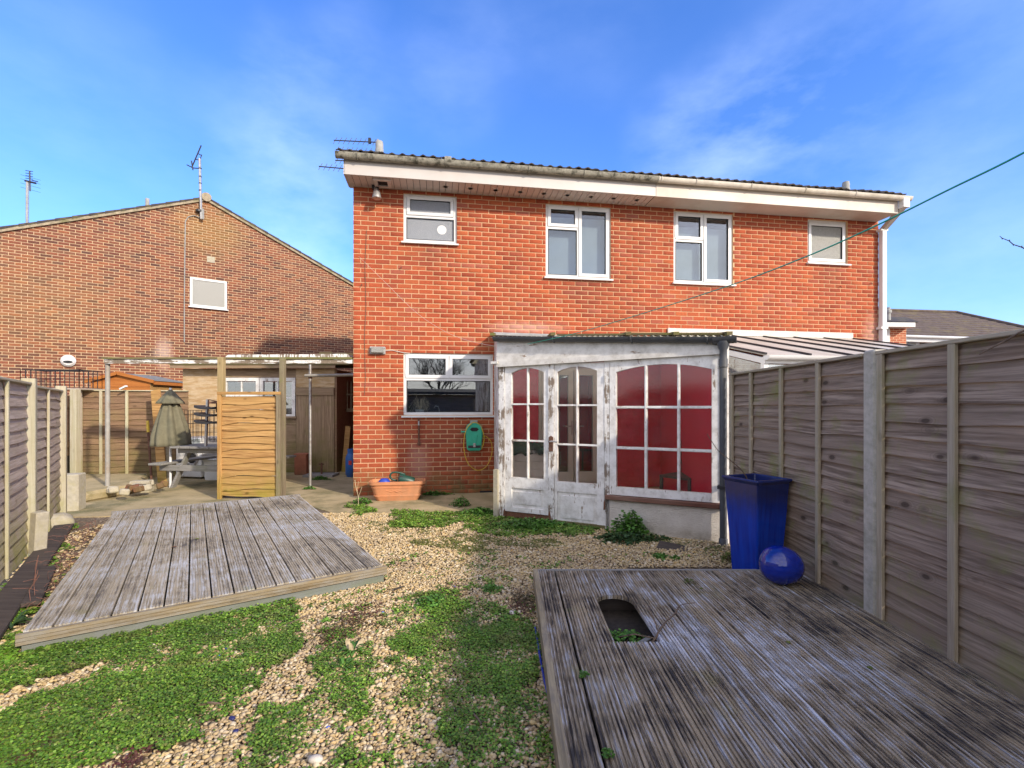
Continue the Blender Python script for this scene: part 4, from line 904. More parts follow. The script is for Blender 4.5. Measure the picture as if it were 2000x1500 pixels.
# ================================================================== brown brick gable house on the left
g = GBL; sL, sA, sR = g.sx(-330), g.sx(403), g.sx(755)
zA = g.hit(403, 391)[1]; zRt = g.hit(687, 556)[1]; s687 = g.sx(687); zLt = g.hit(0, 452)[1]; s0_ = g.sx(0)
slR = (zA - zRt) / (s687 - sA); slL = (zA - zLt) / (sA - s0_)
gz = lambda s: (zA if s is None else (zA - (s - sA) * slR if s > sA else zA - (sA - s) * slL))
gh = thing('gable_house', 'brown brick gable-end house with one small window and a roof aerial', 'house', (g.ox, g.oy, 0), g.a)
brickwork(gh, g, g.sx(-140), sR, gz, [], M['gbrick'], seed=9, zbot=1.5)
MB().prism([(sL, 0), (sR, 0), (sR, gz(sR) - .02), (sA, zA - .02), (sL, gz(sL) - .02)], .0048, .3).build('mortar_wall', M['gmortar'], gh)
MB().prism([(sL, 0), (sR, 0), (sR, gz(sR) - .02), (sA, zA - .02), (sL, gz(sL) - .02)], .3, 9).build('house_body', M['gbrick'], gh)
# verge: stepped tile ends over mortar
mb = MB(); mv = MB()
def along(s): return gz(s)
for side, s_e in ((-1, sL), (1, sR)):
    sl_ = slL if side < 0 else slR; Ltot = abs(s_e - sA); n = int(Ltot / .33)
    for i in range(n):
        u, v = sA + side * i * .33, sA + side * (i + 1) * .33
        zu, zv = gz(u), gz(v)
        MB().hexa([(u, -.07, zu + .05), (v, -.07, zv + .035), (v, 9, zv + .035), (u, 9, zu + .05), (u, -.07, zu + .085), (v, -.07, zv + .10), (v, 9, zv + .10), (u, 9, zu + .085)]).build('roof_tile', M['verge'] if False else M['tile'], gh)
    e = s_e
    MB().hexa([(sA, -.055, zA - .03), (e, -.055, gz(e) - .03), (e, .05, gz(e) - .03), (sA, .05, zA - .03), (sA, -.055, zA + .055), (e, -.055, gz(e) + .055), (e, .05, gz(e) + .055), (sA, .05, zA + .055)]).build('verge', M['verge'], gh)
MB().tube([(sA, -.09, zA + .07), (sA, 9, zA + .07)], .13, 14).build('ridge_tile', M['verge'], gh, smooth=True)
s_, z_ = g.hit(288, 388, 3.0); MB().lathe([(.06, -.8), (.06, 0)], 10, (s_, 3.0, z_)).build('flue', M['flue'], gh)
sw0, zw1 = g.hit(371, 541); sw1 = g.sx(443); zw0 = g.hit(371, 598)[1]
frame_mb(sw0, sw1, zw0, zw1, .06, -.03, .05).build('window', M['upvc'], gh, bevel=.004); wo_ = [c for c in gh.children if c.name.startswith('window')][0]
bx('pane', M['frost2'], wo_, sw0 + .06, sw1 - .06, -.012, -.002, zw0 + .06, zw1 - .06); bx('sill', M['upvc'], wo_, sw0 - .04, sw1 + .04, -.07, .0, zw0 - .03, zw0 - .002)
s_, z_ = g.hit(412, 507); bx('wall_vent', M['concrete2'], gh, s_ - .10, s_ + .10, -.012, .01, z_ - .09, z_ + .09)
s_, z_ = g.hit(134, 705); m_ = MB().lathe([(0, -.03), (.05, -.035), (.145, -.02), (.155, .0), (.11, .05), (0, .06)], 20); o = m_.build('round_vent_cover', M['upvc'], gh, smooth=True); o.rotation_euler = (R(90), 0, 0); o.location = (s_, -.05, z_)
o = MB().lathe([(0, -.004), (.095, -.004), (.095, .004), (0, .004)], 16, sy=.35).build('vent_hole', M['dark'], gh); o.rotation_euler = (R(90), 0, 0); o.location = (s_, -.115, z_ - .03)
def gp(px, py, t=-.03): s, z = g.hit(px, py, t); return (s, t, z)
MB().tube([gp(392, 426), gp(380, 421), gp(368, 423), gp(362, 432), gp(361, 500), gp(360, 600), gp(360, 668)], .013, 6).build('aerial_cable', M['flue'], gh)
# aerials
def yagi(t, a, b, n, el, up=(0, 0, 1), r=.006, mat=None):
    a, b = Vector(a), Vector(b); mb = MB().tube([a, b], r * 1.5, 6); mb.build('boom', mat or M['black'], t)
    mb = MB(); u = Vector(el)
    for i in range(n):
        p = a.lerp(b, (i + .3) / n); mb.tube([p - u, p + u], r * .8, 4)
    mb.build('elements', mat or M['black'], t)
base = g.w(g.hit(393, 428, -.1)[0], -.1, g.hit(393, 428, -.1)[1]); dd = base.y
t = thing('tv_aerial', 'aerial on a thin pole strapped to the apex of the brown gable', 'aerial', base)
def rel(px, py, d=dd, b=base): return P(px, py, d) - b
MB().tube([rel(393, 428), rel(390, 310)], .035, 8).build('mast', M['steel'], t)
for py in (329, 345, 358, 372): MB().lathe([(.042, -.012), (.042, .012)], 8, rel(391, py)).build('mast_band', M['black'], t)
MB().tube([rel(375, 326), rel(393, 284)], .018, 6).build('boom', M['black'], t)
MB().tube([rel(365, 322), rel(377, 328), rel(390, 329)], .016, 5).tube([rel(374, 314), rel(377, 332)], .018, 5).tube([rel(387, 300), rel(394, 304)], .014, 5).tube([rel(382, 311), rel(390, 313)], .014, 5).tube([rel(394, 302), rel(391, 312)], .014, 5).build('elements', M['black'], t)
MB().lathe([(.05, -.05), (.09, -.03), (.09, .03), (.03, .05)], 10, rel(389, 412)).build('bracket', M['black'], t)
MB().bar(rel(396, 408), rel(396, 428), .05).build('wall_bracket', M['flue'], t)
b2 = P(53, 430, 14.5); t = thing('tv_aerial', 'aerial on a pale mast behind the left slope of the brown gable roof', 'aerial', b2)
R2 = lambda px, py: P(px, py, 14.5) - b2
MB().tube([R2(53, 440), R2(53.5, 356)], .036, 8).build('mast', M['steel'], t)
MB().tube([R2(58, 334), R2(59, 373)], .02, 5).tube([R2(49, 353), R2(70, 358)], .03, 5).tube([R2(62, 352), R2(74, 355)], .015, 5).build('boom', M['black'], t)
mb = MB()
for i in range(5): mb.tube([R2(50, 333 + i * 5), R2(64, 335 + i * 5)], .010, 4)
for i in range(4): mb.tube([R2(40, 341 + i * 8), R2(79, 352 + i * 8)], .004, 4)
mb.build('elements', M['black'], t)
b3 = H.w(H.hit(738, 330, 2.2)[0], 2.2, 5.6); dd3 = b3.y; R3 = lambda px, py: P(px, py, dd3) - b3
t = thing('tv_aerial', 'stacked black aerials pointing left above the near end of the gutter', 'aerial', b3)
MB().tube([R3(738, 360), R3(738, 272)], .018, 6).build('mast', M['steel'], t)
for (x0, y0, x1, y1, n) in ((652, 274, 738, 278, 9), (656, 292, 738, 297, 9), (655, 313, 738, 318, 9), (623, 325, 738, 335, 12)): yagi(t, R3(x0, y0), R3(x1, y1), n, (.03, .02, .075), r=.008)
MB().bar(R3(722, 270), R3(722, 280), .05).build('clamp', M['black'], t)
# ================================================================== far house on the right
fh = thing('far_house', 'distant brown-roofed house with white eaves beyond the right-hand fence', 'house', P(1730, 795, 21) * 1)
b4 = fh.location.copy(); R4 = lambda px, py, d=21: P(px, py, d) - b4
def quadp(name, pts, mat, th=.2, par=fh):
    pts = [Vector(p) for p in pts]; b = [p + Vector((0, th, 0)) for p in pts]; n = len(pts)
    return MB().add([tuple(p) for p in pts + b], [tuple(range(n)), tuple(range(2 * n - 1, n - 1, -1))] + [(i, (i + 1) % n, n + (i + 1) % n, n + i) for i in range(n)]).build(name, mat, par)
ze = R4(1770, 657, 24).z
def fr_(px, py, d): return R4(px, py, d)
eL, eR_ = R4(1700, 655, 24), R4(2120, 668, 22.5); rL, rR = R4(1700, 607, 28), R4(1868, 612, 28); hp = R4(2120, 668, 27)
nrow = 13
for k in range(nrow):
    f0, f1 = k / nrow, (k + 1) / nrow
    a_, b_ = eL.lerp(rL, f0), eR_.lerp(rR, f0); c_, d_ = eL.lerp(rL, f1 + .005), eR_.lerp(rR, f1 + .005)
    MB().hexa([a_, b_, d_, c_, a_ + Vector((0, 0, .05)), b_ + Vector((0, 0, .05)), d_ + Vector((0, 0, .02)), c_ + Vector((0, 0, .02))]).build('tile_course', M['farroof'], fh)
MB().tube([rL + Vector((0, 0, .06)), rR + Vector((0, 0, .06))], .10, 8).tube([rR + Vector((0, 0, .06)), eR_ + Vector((0, 0, .06))], .09, 8).build('ridge_tiles', M['farroof'], fh)
MB().add([rL, rR, R4(1868, 700, 32), R4(1700, 700, 32)], [(0, 1, 2, 3)]).build('rear_slope', M['farroof'], fh)
MB().hexa([eL + Vector((0, -.1, -.26)), eR_ + Vector((0, -.1, -.26)), eR_ + Vector((0, .1, -.26)), eL + Vector((0, .1, -.26)), eL + Vector((0, -.1, -.02)), eR_ + Vector((0, -.1, -.02)), eR_ + Vector((0, .1, -.02)), eL + Vector((0, .1, -.02))]).build('fascia', M['upvc'], fh)
gut = MB().tube([eL + Vector((0, -.16, -.02)), eR_ + Vector((0, -.16, -.02))], .07, 8).build('gutter', M['upvc'], fh)
quadp('wall', [eL + Vector((0, .5, -.26)), eR_ + Vector((0, .5, -.26)), Vector((eR_.x, eR_.y + .5, -1.4)), Vector((eL.x, eL.y + .5, -1.4))], M['farbrick'])
quadp('window', [R4(1769, 664, 23.9), R4(1796, 665, 23.9), R4(1796, 700, 23.9), R4(1769, 700, 23.9)], M['upvc'], .08)
quadp('pane', [R4(1773, 670, 23.85), R4(1789, 671, 23.85), R4(1789, 700, 23.85), R4(1773, 700, 23.85)], M['frost2'], .03, par=[c for c in fh.children if c.name.startswith('window')][0])
nh = thing('far_extension', 'small brick corner with a white fascia and flue right of the downpipe', 'building', P(1745, 795, 17)); b5 = nh.location.copy()
Q5 = lambda px, py, d=17: P(px, py, d) - b5
quadp('wall', [Q5(1700, 634), Q5(1770, 634), Q5(1770, 820), Q5(1700, 820)], M['farbrick'], .3, nh); quadp('fascia', [Q5(1690, 629, 16.6), Q5(1788, 630, 16.6), Q5(1788, 638.5, 16.6), Q5(1690, 637.5, 16.6)], M['upvc'], .5, nh)
quadp('roof', [Q5(1690, 618, 17.6), Q5(1770, 620, 17.6), Q5(1797, 628.6, 16.6), Q5(1690, 627.6, 16.6)], M['tile'], .4, nh)
quadp('window', [Q5(1727, 640, 16.95), Q5(1738, 640, 16.95), Q5(1738, 700, 16.95), Q5(1727, 700, 16.95)], M['upvc'], .04, nh)
MB().lathe([(.07, -.5), (.07, -.1), (.10, -.1), (.10, .0), (.06, .02), (.06, .1)], 12, Q5(1735, 606)).build('flue', M['flue'], nh)
# ================================================================== fences
slat_cache = {}
def slat_me(L, h, mat, lap=.020, wav=.004, var=0):
    k = (round(L, 2), round(h, 3), mat.name, var)
    if k in slat_cache: return slat_cache[k]
    rg = random.Random(int(L * 100) + var * 31); n = 10; mb = MB(); ph = rg.random() * 6; am = wav * (1 + rg.random())
    for i in range(n + 1):
        x = L * i / n; dz = am * math.sin(x * 4.1 + ph) + am * .6 * math.sin(x * 9.7 + ph * 2)
        mb.v += [(x, -lap, dz), (x, -lap + .008, dz), (x, .008, h + .012), (x, .0, h + .012)]
    for i in range(n):
        for j in range(4): a = i * 4 + j; b = i * 4 + (j + 1) % 4; mb.f.append((a, b, b + 4, a + 4))
    mb.f += [(3, 2, 1, 0), (n * 4, n * 4 + 1, n * 4 + 2, n * 4 + 3)]
    slat_cache[k] = mb.mesh('fence_slat', mat); return slat_cache[k]
def panel(root, x0, x1, z0, z1, h, mat, bmat, battens, cap=True, side=-1, solid=False, wav=.004, bw=.042, rg=random.Random(3)):
    """a lap panel in local axes: x along, -y is the viewed side"""
    n = max(1, int(round((z1 - z0) / h))); hh = (z1 - z0) / n
    if solid:
        mb = MB()
        for i in range(n): mb.box(x0, x1, -.012, .0, z0 + i * hh, z0 + (i + 1) * hh - .004)
        mb.build('fence_slats', mat, root, kind='stuff')
    else:
        for i in range(n):
            inst('fence_slat', slat_me(x1 - x0, hh, mat, var=rg.randrange(4), wav=wav), root, (x0, 0, z0 + i * hh), (0, rg.uniform(-.0015, .0015), 0))
    for b in battens: MB().box(-(z1 - z0) / 2, (z1 - z0) / 2, -.022, 0, -bw / 2, bw / 2).build('fence_batten', bmat, root, bevel=.003)
    for b, o in zip(battens, [c for c in root.children if c.name.startswith('fence_batten')][-len(battens):] if battens else []):
        o.rotation_euler = (0, R(-90), 0); o.location = (b, -.021, (z0 + z1) / 2)
    if cap: MB().box(x0, x1, -.045, .025, z1, z1 + .022).build('capping_rail', bmat, root, bevel=.004)
def fence_root(p0, p1, name, label, cat='fence', group=None):
    p0, p1 = Vector(p0), Vector(p1); a = math.atan2(p1.y - p0.y, p1.x - p0.x)
    return thing(name, label, cat, (p0.x, p0.y, 0), a, group), (p1 - p0).length
# right fence: from far end to the camera; viewed side is on its right when walking towards the camera -> use direction near->far reversed
FA, FB = Vector((2.215, 4.80)), Vector((2.24, 2.10)); fd = (FB - FA).normalized()
def ron(px):            # distance along the right fence at a pixel column
    k = (px - CX) / FPX; return (k * FA.y - FA.x) / (fd.x - k * fd.y)
rf, _ = fence_root(FA, FB, 'lap_fence', 'tall weathered lap-board fence with a concrete post along the right side')
pp = ron(1709); ZR = 1.725
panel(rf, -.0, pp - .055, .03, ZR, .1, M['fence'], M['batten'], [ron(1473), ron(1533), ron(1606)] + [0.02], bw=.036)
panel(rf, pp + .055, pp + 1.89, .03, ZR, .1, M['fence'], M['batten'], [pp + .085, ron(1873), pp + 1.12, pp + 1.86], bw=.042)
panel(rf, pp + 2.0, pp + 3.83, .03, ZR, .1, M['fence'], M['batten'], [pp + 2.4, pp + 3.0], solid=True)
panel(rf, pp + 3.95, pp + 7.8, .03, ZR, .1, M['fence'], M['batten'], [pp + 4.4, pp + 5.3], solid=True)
for s in (pp, pp + 1.945): MB().box(s - .05, s + .05, -.042, .05, 0, ZR + .035).build('concrete_post', M['concrete'], rf, bevel=.012)
# left fence
LA, LB = Vector((-5.80, 6.20)), Vector((-4.03, 3.79)); ld = (LB - LA).normalized()
def lon(px):
    k = (px - CX) / FPX; return (k * LA.y - LA.x) / (ld.x - k * ld.y)
# viewed side must face the garden (+x): run the fence from near to far
NA = LB - (LA - LB).normalized() * 6.0
lf, LL = fence_root(NA, LA, 'lap_fence', 'sunlit lap-board fence with pale timber posts down the left side')
fl_ = lambda px: LL - lon(px)
ZL = 1.60; pa, pb, pc = fl_(52), fl_(116), fl_(-130)
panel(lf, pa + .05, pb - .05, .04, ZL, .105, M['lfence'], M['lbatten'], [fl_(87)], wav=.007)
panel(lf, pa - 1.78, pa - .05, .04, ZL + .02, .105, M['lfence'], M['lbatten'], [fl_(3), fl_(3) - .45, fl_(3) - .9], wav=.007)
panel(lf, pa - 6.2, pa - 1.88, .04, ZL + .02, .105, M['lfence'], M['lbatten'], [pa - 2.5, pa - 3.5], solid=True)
for s, ht in ((pa, ZL + .08), (pb, ZL + .07), (pa - 1.83, ZL + .07)): MB().box(-ht / 2, ht / 2, -.055, .045, -.05, .05).build('fence_post', M['lbatten'], lf, bevel=.006)
for s, o in zip((pa, pb, pa - 1.83), [c for c in lf.children if c.name.startswith('fence_post')]): o.rotation_euler = (0, R(-90), 0); o.location = (s, -.012, (ZL + .08) / 2)
# concrete stub by the left fence
w = G(71, 1086); MB().box(-.065, .065, -.05, .05, 0, .42).build('concrete_stub', M['concrete2'], bevel=.008)
o = bpy.data.objects['concrete_stub']; o.location = w; o.rotation_euler = (R(-2), R(2), R(-20)); tag(o, 'short pale concrete post stub beside the left fence', 'post')
# back yard fence (faces the camera)
ba, bb = P(158, 795, 9.3), P(368, 795, 9.6)
bf, bl_ = fence_root((ba.x, ba.y), (bb.x, bb.y), 'lap_fence', 'brown lap-board fence across the back of the yard in front of the orange shed')
panel(bf, 0, bl_, .03, 1.72, .115, M['bfence'], M['lbatten'], [(248 - 158) / 210 * bl_, .02, (198 - 158) / 210 * bl_], wav=.008, bw=.05)
w = P(147, 795, 8.4); o = MB().box(-.86, .86, -.05, .05, -.055, .055).build('gate_post', M['lbatten'], bevel=.006); o.rotation_euler = (0, R(-90), 0); o.location = (w.x, w.y, .86); tag(o, 'thick weathered gate post between the left fence and the back fence', 'post')
w0, w1 = P(122, 795, 8.3), P(142, 795, 8.8)
gf, gl = fence_root((w0.x, w0.y), (w1.x, w1.y), 'side_gate', 'dark shaded boarded gate beside the thick gate post', 'gate')
for i in range(4): MB().box(i * gl / 4, (i + 1) * gl / 4 - .006, -.02, 0, .55, 1.62).build('gate_board', M['bfence'], gf)
MB().box(0, gl, -.04, -.021, 1.4, 1.5).box(0, gl, -.04, -.021, .7, .8).build('gate_ledge', M['bfence'], gf); MB().box(-.08, gl + .03, .0, .04, .05, .9).build('dark_bin', M['dark'], gf)
w = P(137, 795, 6.55); MB().box(-.13, .13, -.10, .12, 0, .50).build('rendered_pier', M['concrete2'], bevel=.012); o = bpy.data.objects['rendered_pier']; o.location = (w.x, w.y, 0); o.rotation_euler = (0, 0, R(20)); tag(o, 'low pale rendered block at the back corner of the left deck', 'pier')
rb = thing('raised_bed', 'low mossy raised bed edged with rubble in front of the back fence', 'raised bed', (0, 0, 0))
c0, c1, c2, c3 = G(158, 985), G(262, 965), P(290, 795, 9.1), P(160, 795, 9.0)
MB().slab([(p.x, p.y) for p in (c0, c1, c2, c3)], 0, .16).build('soil_mound', M['patio'], rb, bevel=.04)
rg = random.Random(2)
for i in range(16):
    p = c0.lerp(c1, rg.random()); MB().box(-.06, .06, -.05, .05, 0, .09).build('rubble', M['concrete2'] if i % 2 else M['gbrick'], rb, bevel=.015)
    o = [c for c in rb.children if c.name.startswith('rubble')][-1]; o.location = (p.x + rg.uniform(.0, .5), p.y + rg.uniform(-.03, .3), .10); o.rotation_euler = (rg.uniform(-.3, .3), rg.uniform(-.3, .3), rg.uniform(0, 3))
w = G(277, 962); t = thing('breeze_block', 'pale hollow concrete block by the foot of the picnic table', 'block', w, R(12))
frame_mb(-.14, .14, 0, .20, .045, -.08, .08).box(-.02, .02, -.08, .08, .045, .155).build('block_shell', M['concrete2'], t, bevel=.006)
# ================================================================== yard structures
ZBm = 2.10
pg = thing('pergola_frame', 'old flat pergola frame with a peeling white beam on thin poles', 'pergola', (0, 0, 0))
x0, x1 = P(206, 795, 7.6).x, P(689, 795, 7.6).x
MB().prism([(x0, ZBm - .005), (x1, ZBm - .005), (x1, ZBm + .06), (x0, ZBm + .065)], 7.57, 7.61).build('beam', M['peel_beam'], pg)
MB().prism([(x0 - .02, ZBm + .0655), (x1, ZBm + .0605), (x1, ZBm + .095), (x0 - .02, ZBm + .09)], 7.55, 7.75).build('beam_cap', M['mossw'], pg)
xm = P(440, 795, 7.6).x; MB().prism([(xm, ZBm + .097), (x1 - .05, ZBm + .096), (x1 - .1, ZBm + .15), (xm + .03, ZBm + .135)], 7.6, 7.95).build('rotten_board', M['peel_bad'], pg)
for (px, mt, w_, nm) in ((432, 'goldpost', .085, 'post'), (551.5, 'oldpost', .075, 'post')):
    x = P(px, 795, 7.45).x; o = MB().box(-1.09, 1.09, -w_ / 2, w_ / 2, -w_ / 2, w_ / 2).build(nm, M[mt], pg, bevel=.004); o.rotation_euler = (0, R(-90), 0); o.location = (x, 7.46, 1.09)
w = G(218, 967, 0); MB().tube([(w.x, 7.63, 0), (w.x, 7.63, 2.10)], .032, 10).build('pole', M['galv'], pg, smooth=True)
w = G(606, 951); MB().tube([(w.x, w.y, 0), (w.x, w.y, 2.16)], .024, 10).build('pole', M['steel'], pg, smooth=True, label='thin rust-flecked metal pole')
MB().lathe([(.034, -.04), (.034, .04)], 10, (w.x, w.y, P(606, 735, w.y).z)).build('clamp', M['rust'], pg)
zc = P(606, 734, w.y).z; MB().tube([(w.x - .08, w.y - .03, zc), (H.ox + .02, w.y - .03 - .1, zc + .01)], .026, 10).build('cross_pipe', M['galv'], pg, smooth=True)
# screen panel
sp = thing('slatted_screen', 'golden lap-board screen panel standing between two posts behind the left deck', 'screen', (P(427, 795, 7.33).x, 7.33, 0), R(0))
wd = P(549, 795, 7.33).x - P(427, 795, 7.33).x; zt = P(430, 771, 7.33).z
n = 15; hh = (zt - .09) / n
for i in range(n): inst('fence_slat', slat_me(wd - .10, hh, M['gold'], .020, .010, i % 4), sp, (.05, 0, .05 + i * hh), (0, random.Random(i).uniform(-.012, .012), 0))
for x, m_ in ((.03, M['gold']), (wd - .03, M['oldpost'])):
    o = MB().box(-zt / 2, zt / 2, -.02, .02, -.028, .028).build('frame_stile', m_, sp, bevel=.003); o.rotation_euler = (0, R(-90), 0); o.location = (x, -.025, zt / 2)
MB().box(0, wd, -.05, .0, zt, zt + .045).build('top_rail', M['gold'], sp, bevel=.003)
# lean-to shed
ds = 10.3; sx_ = lambda px, d=ds: P(px, 795, d).x; sz = lambda py, d=ds: P(0, py, d).z
sh = thing('garden_shed', 'weathered plywood lean-to shed with four-pane windows and a grey board door', 'shed', (0, 0, 0))
MB().box(sx_(357), sx_(437), ds, ds + .03, 0, sz(720)).build('plywood_sheet', M['ply'], sh); MB().box(sx_(437) + .003, sx_(578), ds, ds + .03, sz(737), sz(720)).box(sx_(437) + .003, sx_(508), ds, ds + .03, 0, sz(775)).box(sx_(508) + .002, sx_(578), ds, ds + .03, 0, sz(815)).build('front_board', M['shedwood'], sh)
MB().box(sx_(578) + .004, sx_(654), ds - .01, ds + .03, sz(757), sz(720)).build('front_board', M['ply'], sh)
for (a, b, c, d, cols, rows) in ((437, 508, 738, 776, 2, 1), (508.5, 578, 738, 815, 2, 2)):
    wx0, wx1, wz0, wz1 = sx_(a), sx_(b), sz(d), sz(c); o = frame_mb(wx0 + .004, wx1 - .004, wz0, wz1, .07, ds - .035, ds + .03).build('window', M['peel'], sh)
    for i in range(cols):
        for j in range(rows):
            u0, u1 = wx0 + .074 + (wx1 - wx0 - .148) * i / cols, wx0 + .074 + (wx1 - wx0 - .148) * (i + 1) / cols; v0, v1 = wz0 + .07 + (wz1 - wz0 - .14) * j / rows, wz0 + .07 + (wz1 - wz0 - .14) * (j + 1) / rows
            bx('pane', M['glass'], o, u0 + .012, u1 - .012, ds, ds + .006, v0 + .012, v1 - .012)
    mb = MB()
    for i in range(1, cols): u = wx0 + .074 + (wx1 - wx0 - .148) * i / cols; mb.box(u - .0115, u + .0115, ds - .02, ds + .02, wz0 + .071, wz1 - .071)
    for j in range(1, rows): v = wz0 + .07 + (wz1 - wz0 - .14) * j / rows; mb.box(wx0 + .075, wx1 - .075, ds - .018, ds + .018, v - .0115, v + .0115)
    mb.build('glazing_bar', M['peel'], o)
MB().box(sx_(508), sx_(581), ds - .07, ds + .01, sz(817), sz(813)).build('window_sill', M['shedwood'], sh)
nb2 = 3
for i in range(nb2):
    a, b = sx_(580) + (sx_(654) - sx_(580)) * i / nb2, sx_(580) + (sx_(654) - sx_(580)) * (i + 1) / nb2 - .004; hgt = sz(759) - .03
    o = MB().box(-hgt / 2, hgt / 2, -.012, .012, -(b - a) / 2, (b - a) / 2).build('door_board', M['shedwood'], sh); o.rotation_euler = (0, R(-90), 0); o.location = ((a + b) / 2, ds - .03, .03 + hgt / 2)
MB().box(sx_(580), sx_(654), ds - .07, ds - .043, sz(772), sz(758)).build('door_ledge', M['shedwood'], sh)
MB().box(sx_(654) + .003, sx_(656) + .03, ds - .03, ds + 3, 0, sz(722)).build('side_wall', M['bfence'], sh)
MB().box(sx_(357), sx_(357) + .03, ds + .031, ds + 2, 0, sz(722)).box(sx_(357), sx_(654), ds + 1.9, ds + 1.93, 0, sz(740)).build('back_wall', M['shedwood'], sh)
MB().box(sx_(346), sx_(662), ds - .22, ds - .19, sz(720.5), sz(714)).build('fascia', M['shedwood'], sh)
MB().hexa([(sx_(344), ds - .24, sz(714)), (sx_(688), ds - .24, sz(714)), (sx_(688), ds + 2, sz(714) + .1), (sx_(344), ds + 2, sz(714) + .1), (sx_(344), ds - .24, sz(714) + .03), (sx_(688), ds - .24, sz(714) + .03), (sx_(688), ds + 2, sz(714) + .13), (sx_(344), ds + 2, sz(714) + .13)]).build('roof', M['mossw'], sh)
MB().box(sx_(640), sx_(688), ds - .12, ds + .15, sz(703), sz(696)).box(sx_(655), sx_(690), ds + .0, ds + .25, sz(696), sz(689)).box(sx_(626), sx_(652), ds - .1, ds + .1, sz(695.5), sz(688.5)).build('loose_timber', M['goldpost'], sh, bevel=.01)
# alley behind the shed: slatted crate, plank, gas bottle
al = thing('slatted_rack', 'pale slatted rack hanging in the dark alley between shed and brick house', 'rack', (0, 0, 0))
dq = 10.9; X = lambda px: P(px, 795, dq).x; Z = lambda py: P(0, py, dq).z
for i in range(6): MB().box(X(662) + i * .085, X(662) + i * .085 + .035, dq, dq + .02, Z(798), Z(745)).build('slat', M['oldpost'], al)
MB().box(X(658), X(700), dq - .03, dq - .001, Z(804), Z(798)).box(X(658), X(700), dq - .03, dq - .001, Z(772), Z(769)).build('rail', M['oldpost'], al); MB().box(X(670), X(674) + .03, dq - .05, dq - .031, Z(770), Z(737)).build('hanging_board', M['ply'], al)
MB().box(X(640), X(712), dq + .9, dq + .95, 0, 2.2).build('dark_backing', M['dark'], al)  # plain near-black sheet closing off the alley
p0, p1 = G(681, 921), P(672, 833, 10.2); t = MB().bar((p0.x - .06, 10.4, 0.0), (p1.x, 10.45, p1.z), .02, .11, up=(1, 0, 0)).build('leaning_plank', M['gold']); tag(t, 'narrow orange plank leaning in the alley left of the brick house', 'plank')
w = P(688, 795, 9.7); t = thing('gas_bottle', 'blue gas bottle half hidden by the left brick house corner', 'gas bottle', (w.x, w.y, 0.012))
MB().lathe([(.11, 0), (.115, .03), (.13, .05), (.13, .38), (.10, .46), (.05, .49)], 20).build('cylinder', M['gas'], t, smooth=True); MB().lathe([(.09, .46), (.095, .56), (.08, .56), (.08, .47)], 16).build('collar', M['gas'], t, smooth=True); MB().box(-.03, .03, -.134, -.128, .25, .33).build('red_label', M['redp'], t)
# terracotta chimney pot, wooden cover, stake
w = P(591, 795, 10.0); t = MB().prism([(-.12, 0), (.12, 0), (.125, .03), (.125, .40), (.14, .41), (.14, .44), (-.14, .44), (-.14, .41), (-.125, .40), (-.125, .03)], -.11, .11).build('chimney_pot', M['oldpotta'], bevel=.02); t.location = (w.x, w.y, .012); tag(t, 'square old terracotta pot standing by the shed door', 'pot')
w = P(628, 795, 9.75); t = thing('timber_cover', 'small weathered wooden cover with an upright stake by the shed door', 'cover', (w.x, w.y, .012))
for i in range(4): MB().box(-.30 + i * .15, -.155 + i * .15, -.2, .2, 0, .045).build('board', M['tablewood'], t)
MB().tube([(0, 0, .045), (0, 0, .27)], .02, 8).box(-.05, .05, -.012, .012, .23, .25).build('stake', M['rust'], t)
# orange shed behind the back fence
do = 10.7; t = thing('orange_shed', 'small orange-stained wooden shed with a felt roof peeping over the back fence', 'shed', (0, 0, 0))
X = lambda px, d=do: P(px, 795, d).x; Z = lambda py, d=do: P(0, py, d).z
xa, xb, xm, ze_, za_ = X(178), X(293), X(232), Z(743), Z(729)
for i in range(10):
    z0 = .9 + i * .12; 
    if z0 + .11 < ze_: MB().hexa([(xa, do - .012, z0), (xb, do - .012, z0), (xb, do + .01, z0), (xa, do + .01, z0), (xa, do, z0 + .118), (xb, do, z0 + .118), (xb, do + .01, z0 + .118), (xa, do + .01, z0 + .118)]).build('cladding_board', M['orangewood'], t)
MB().prism([(xa, z0 - .05), (xb, z0 - .05), (xb, ze_), (xm, za_), (xa, ze_)], do + .011, do + .03).build('gable', M['orangewood'], t)
MB().hexa([(xa - .1, do - .03, ze_ - .02), (xm, do - .03, za_ - .01), (xm, do + 1.1, za_ - .01), (xa - .1, do + 1.1, ze_ - .02), (xa - .1, do - .03, ze_ + .0), (xm, do - .03, za_ + .012), (xm, do + 1.1, za_ + .012), (xa - .1, do + 1.1, ze_)]).build('roof_felt', M['felt'], t)
MB().hexa([(xm, do - .03, za_ - .01), (xb + .1, do - .03, ze_ - .02), (xb + .1, do + 1.1, ze_ - .02), (xm, do + 1.1, za_ - .01), (xm, do - .03, za_ + .012), (xb + .1, do - .03, ze_), (xb + .1, do + 1.1, ze_), (xm, do + 1.1, za_ + .012)]).build('roof_felt', M['felt'], t)
MB().bar((xa - .12, do - .05, ze_ - .03), (xm, do - .05, za_ - .0), .02, .07).bar((xm, do - .05, za_), (xb + .12, do - .05, ze_ - .03), .02, .07).build('bargeboard', M['orangewood'], t)
MB().box(xb, xb + .02, do, do + 1.0, .5, ze_ - .03).build('side_wall', M['gold'], t); MB().box(xb + .08, xb + .10, do, do + 1.1, ze_ - .09, ze_ - .01).build('eaves_board', M['orangewood'], t)
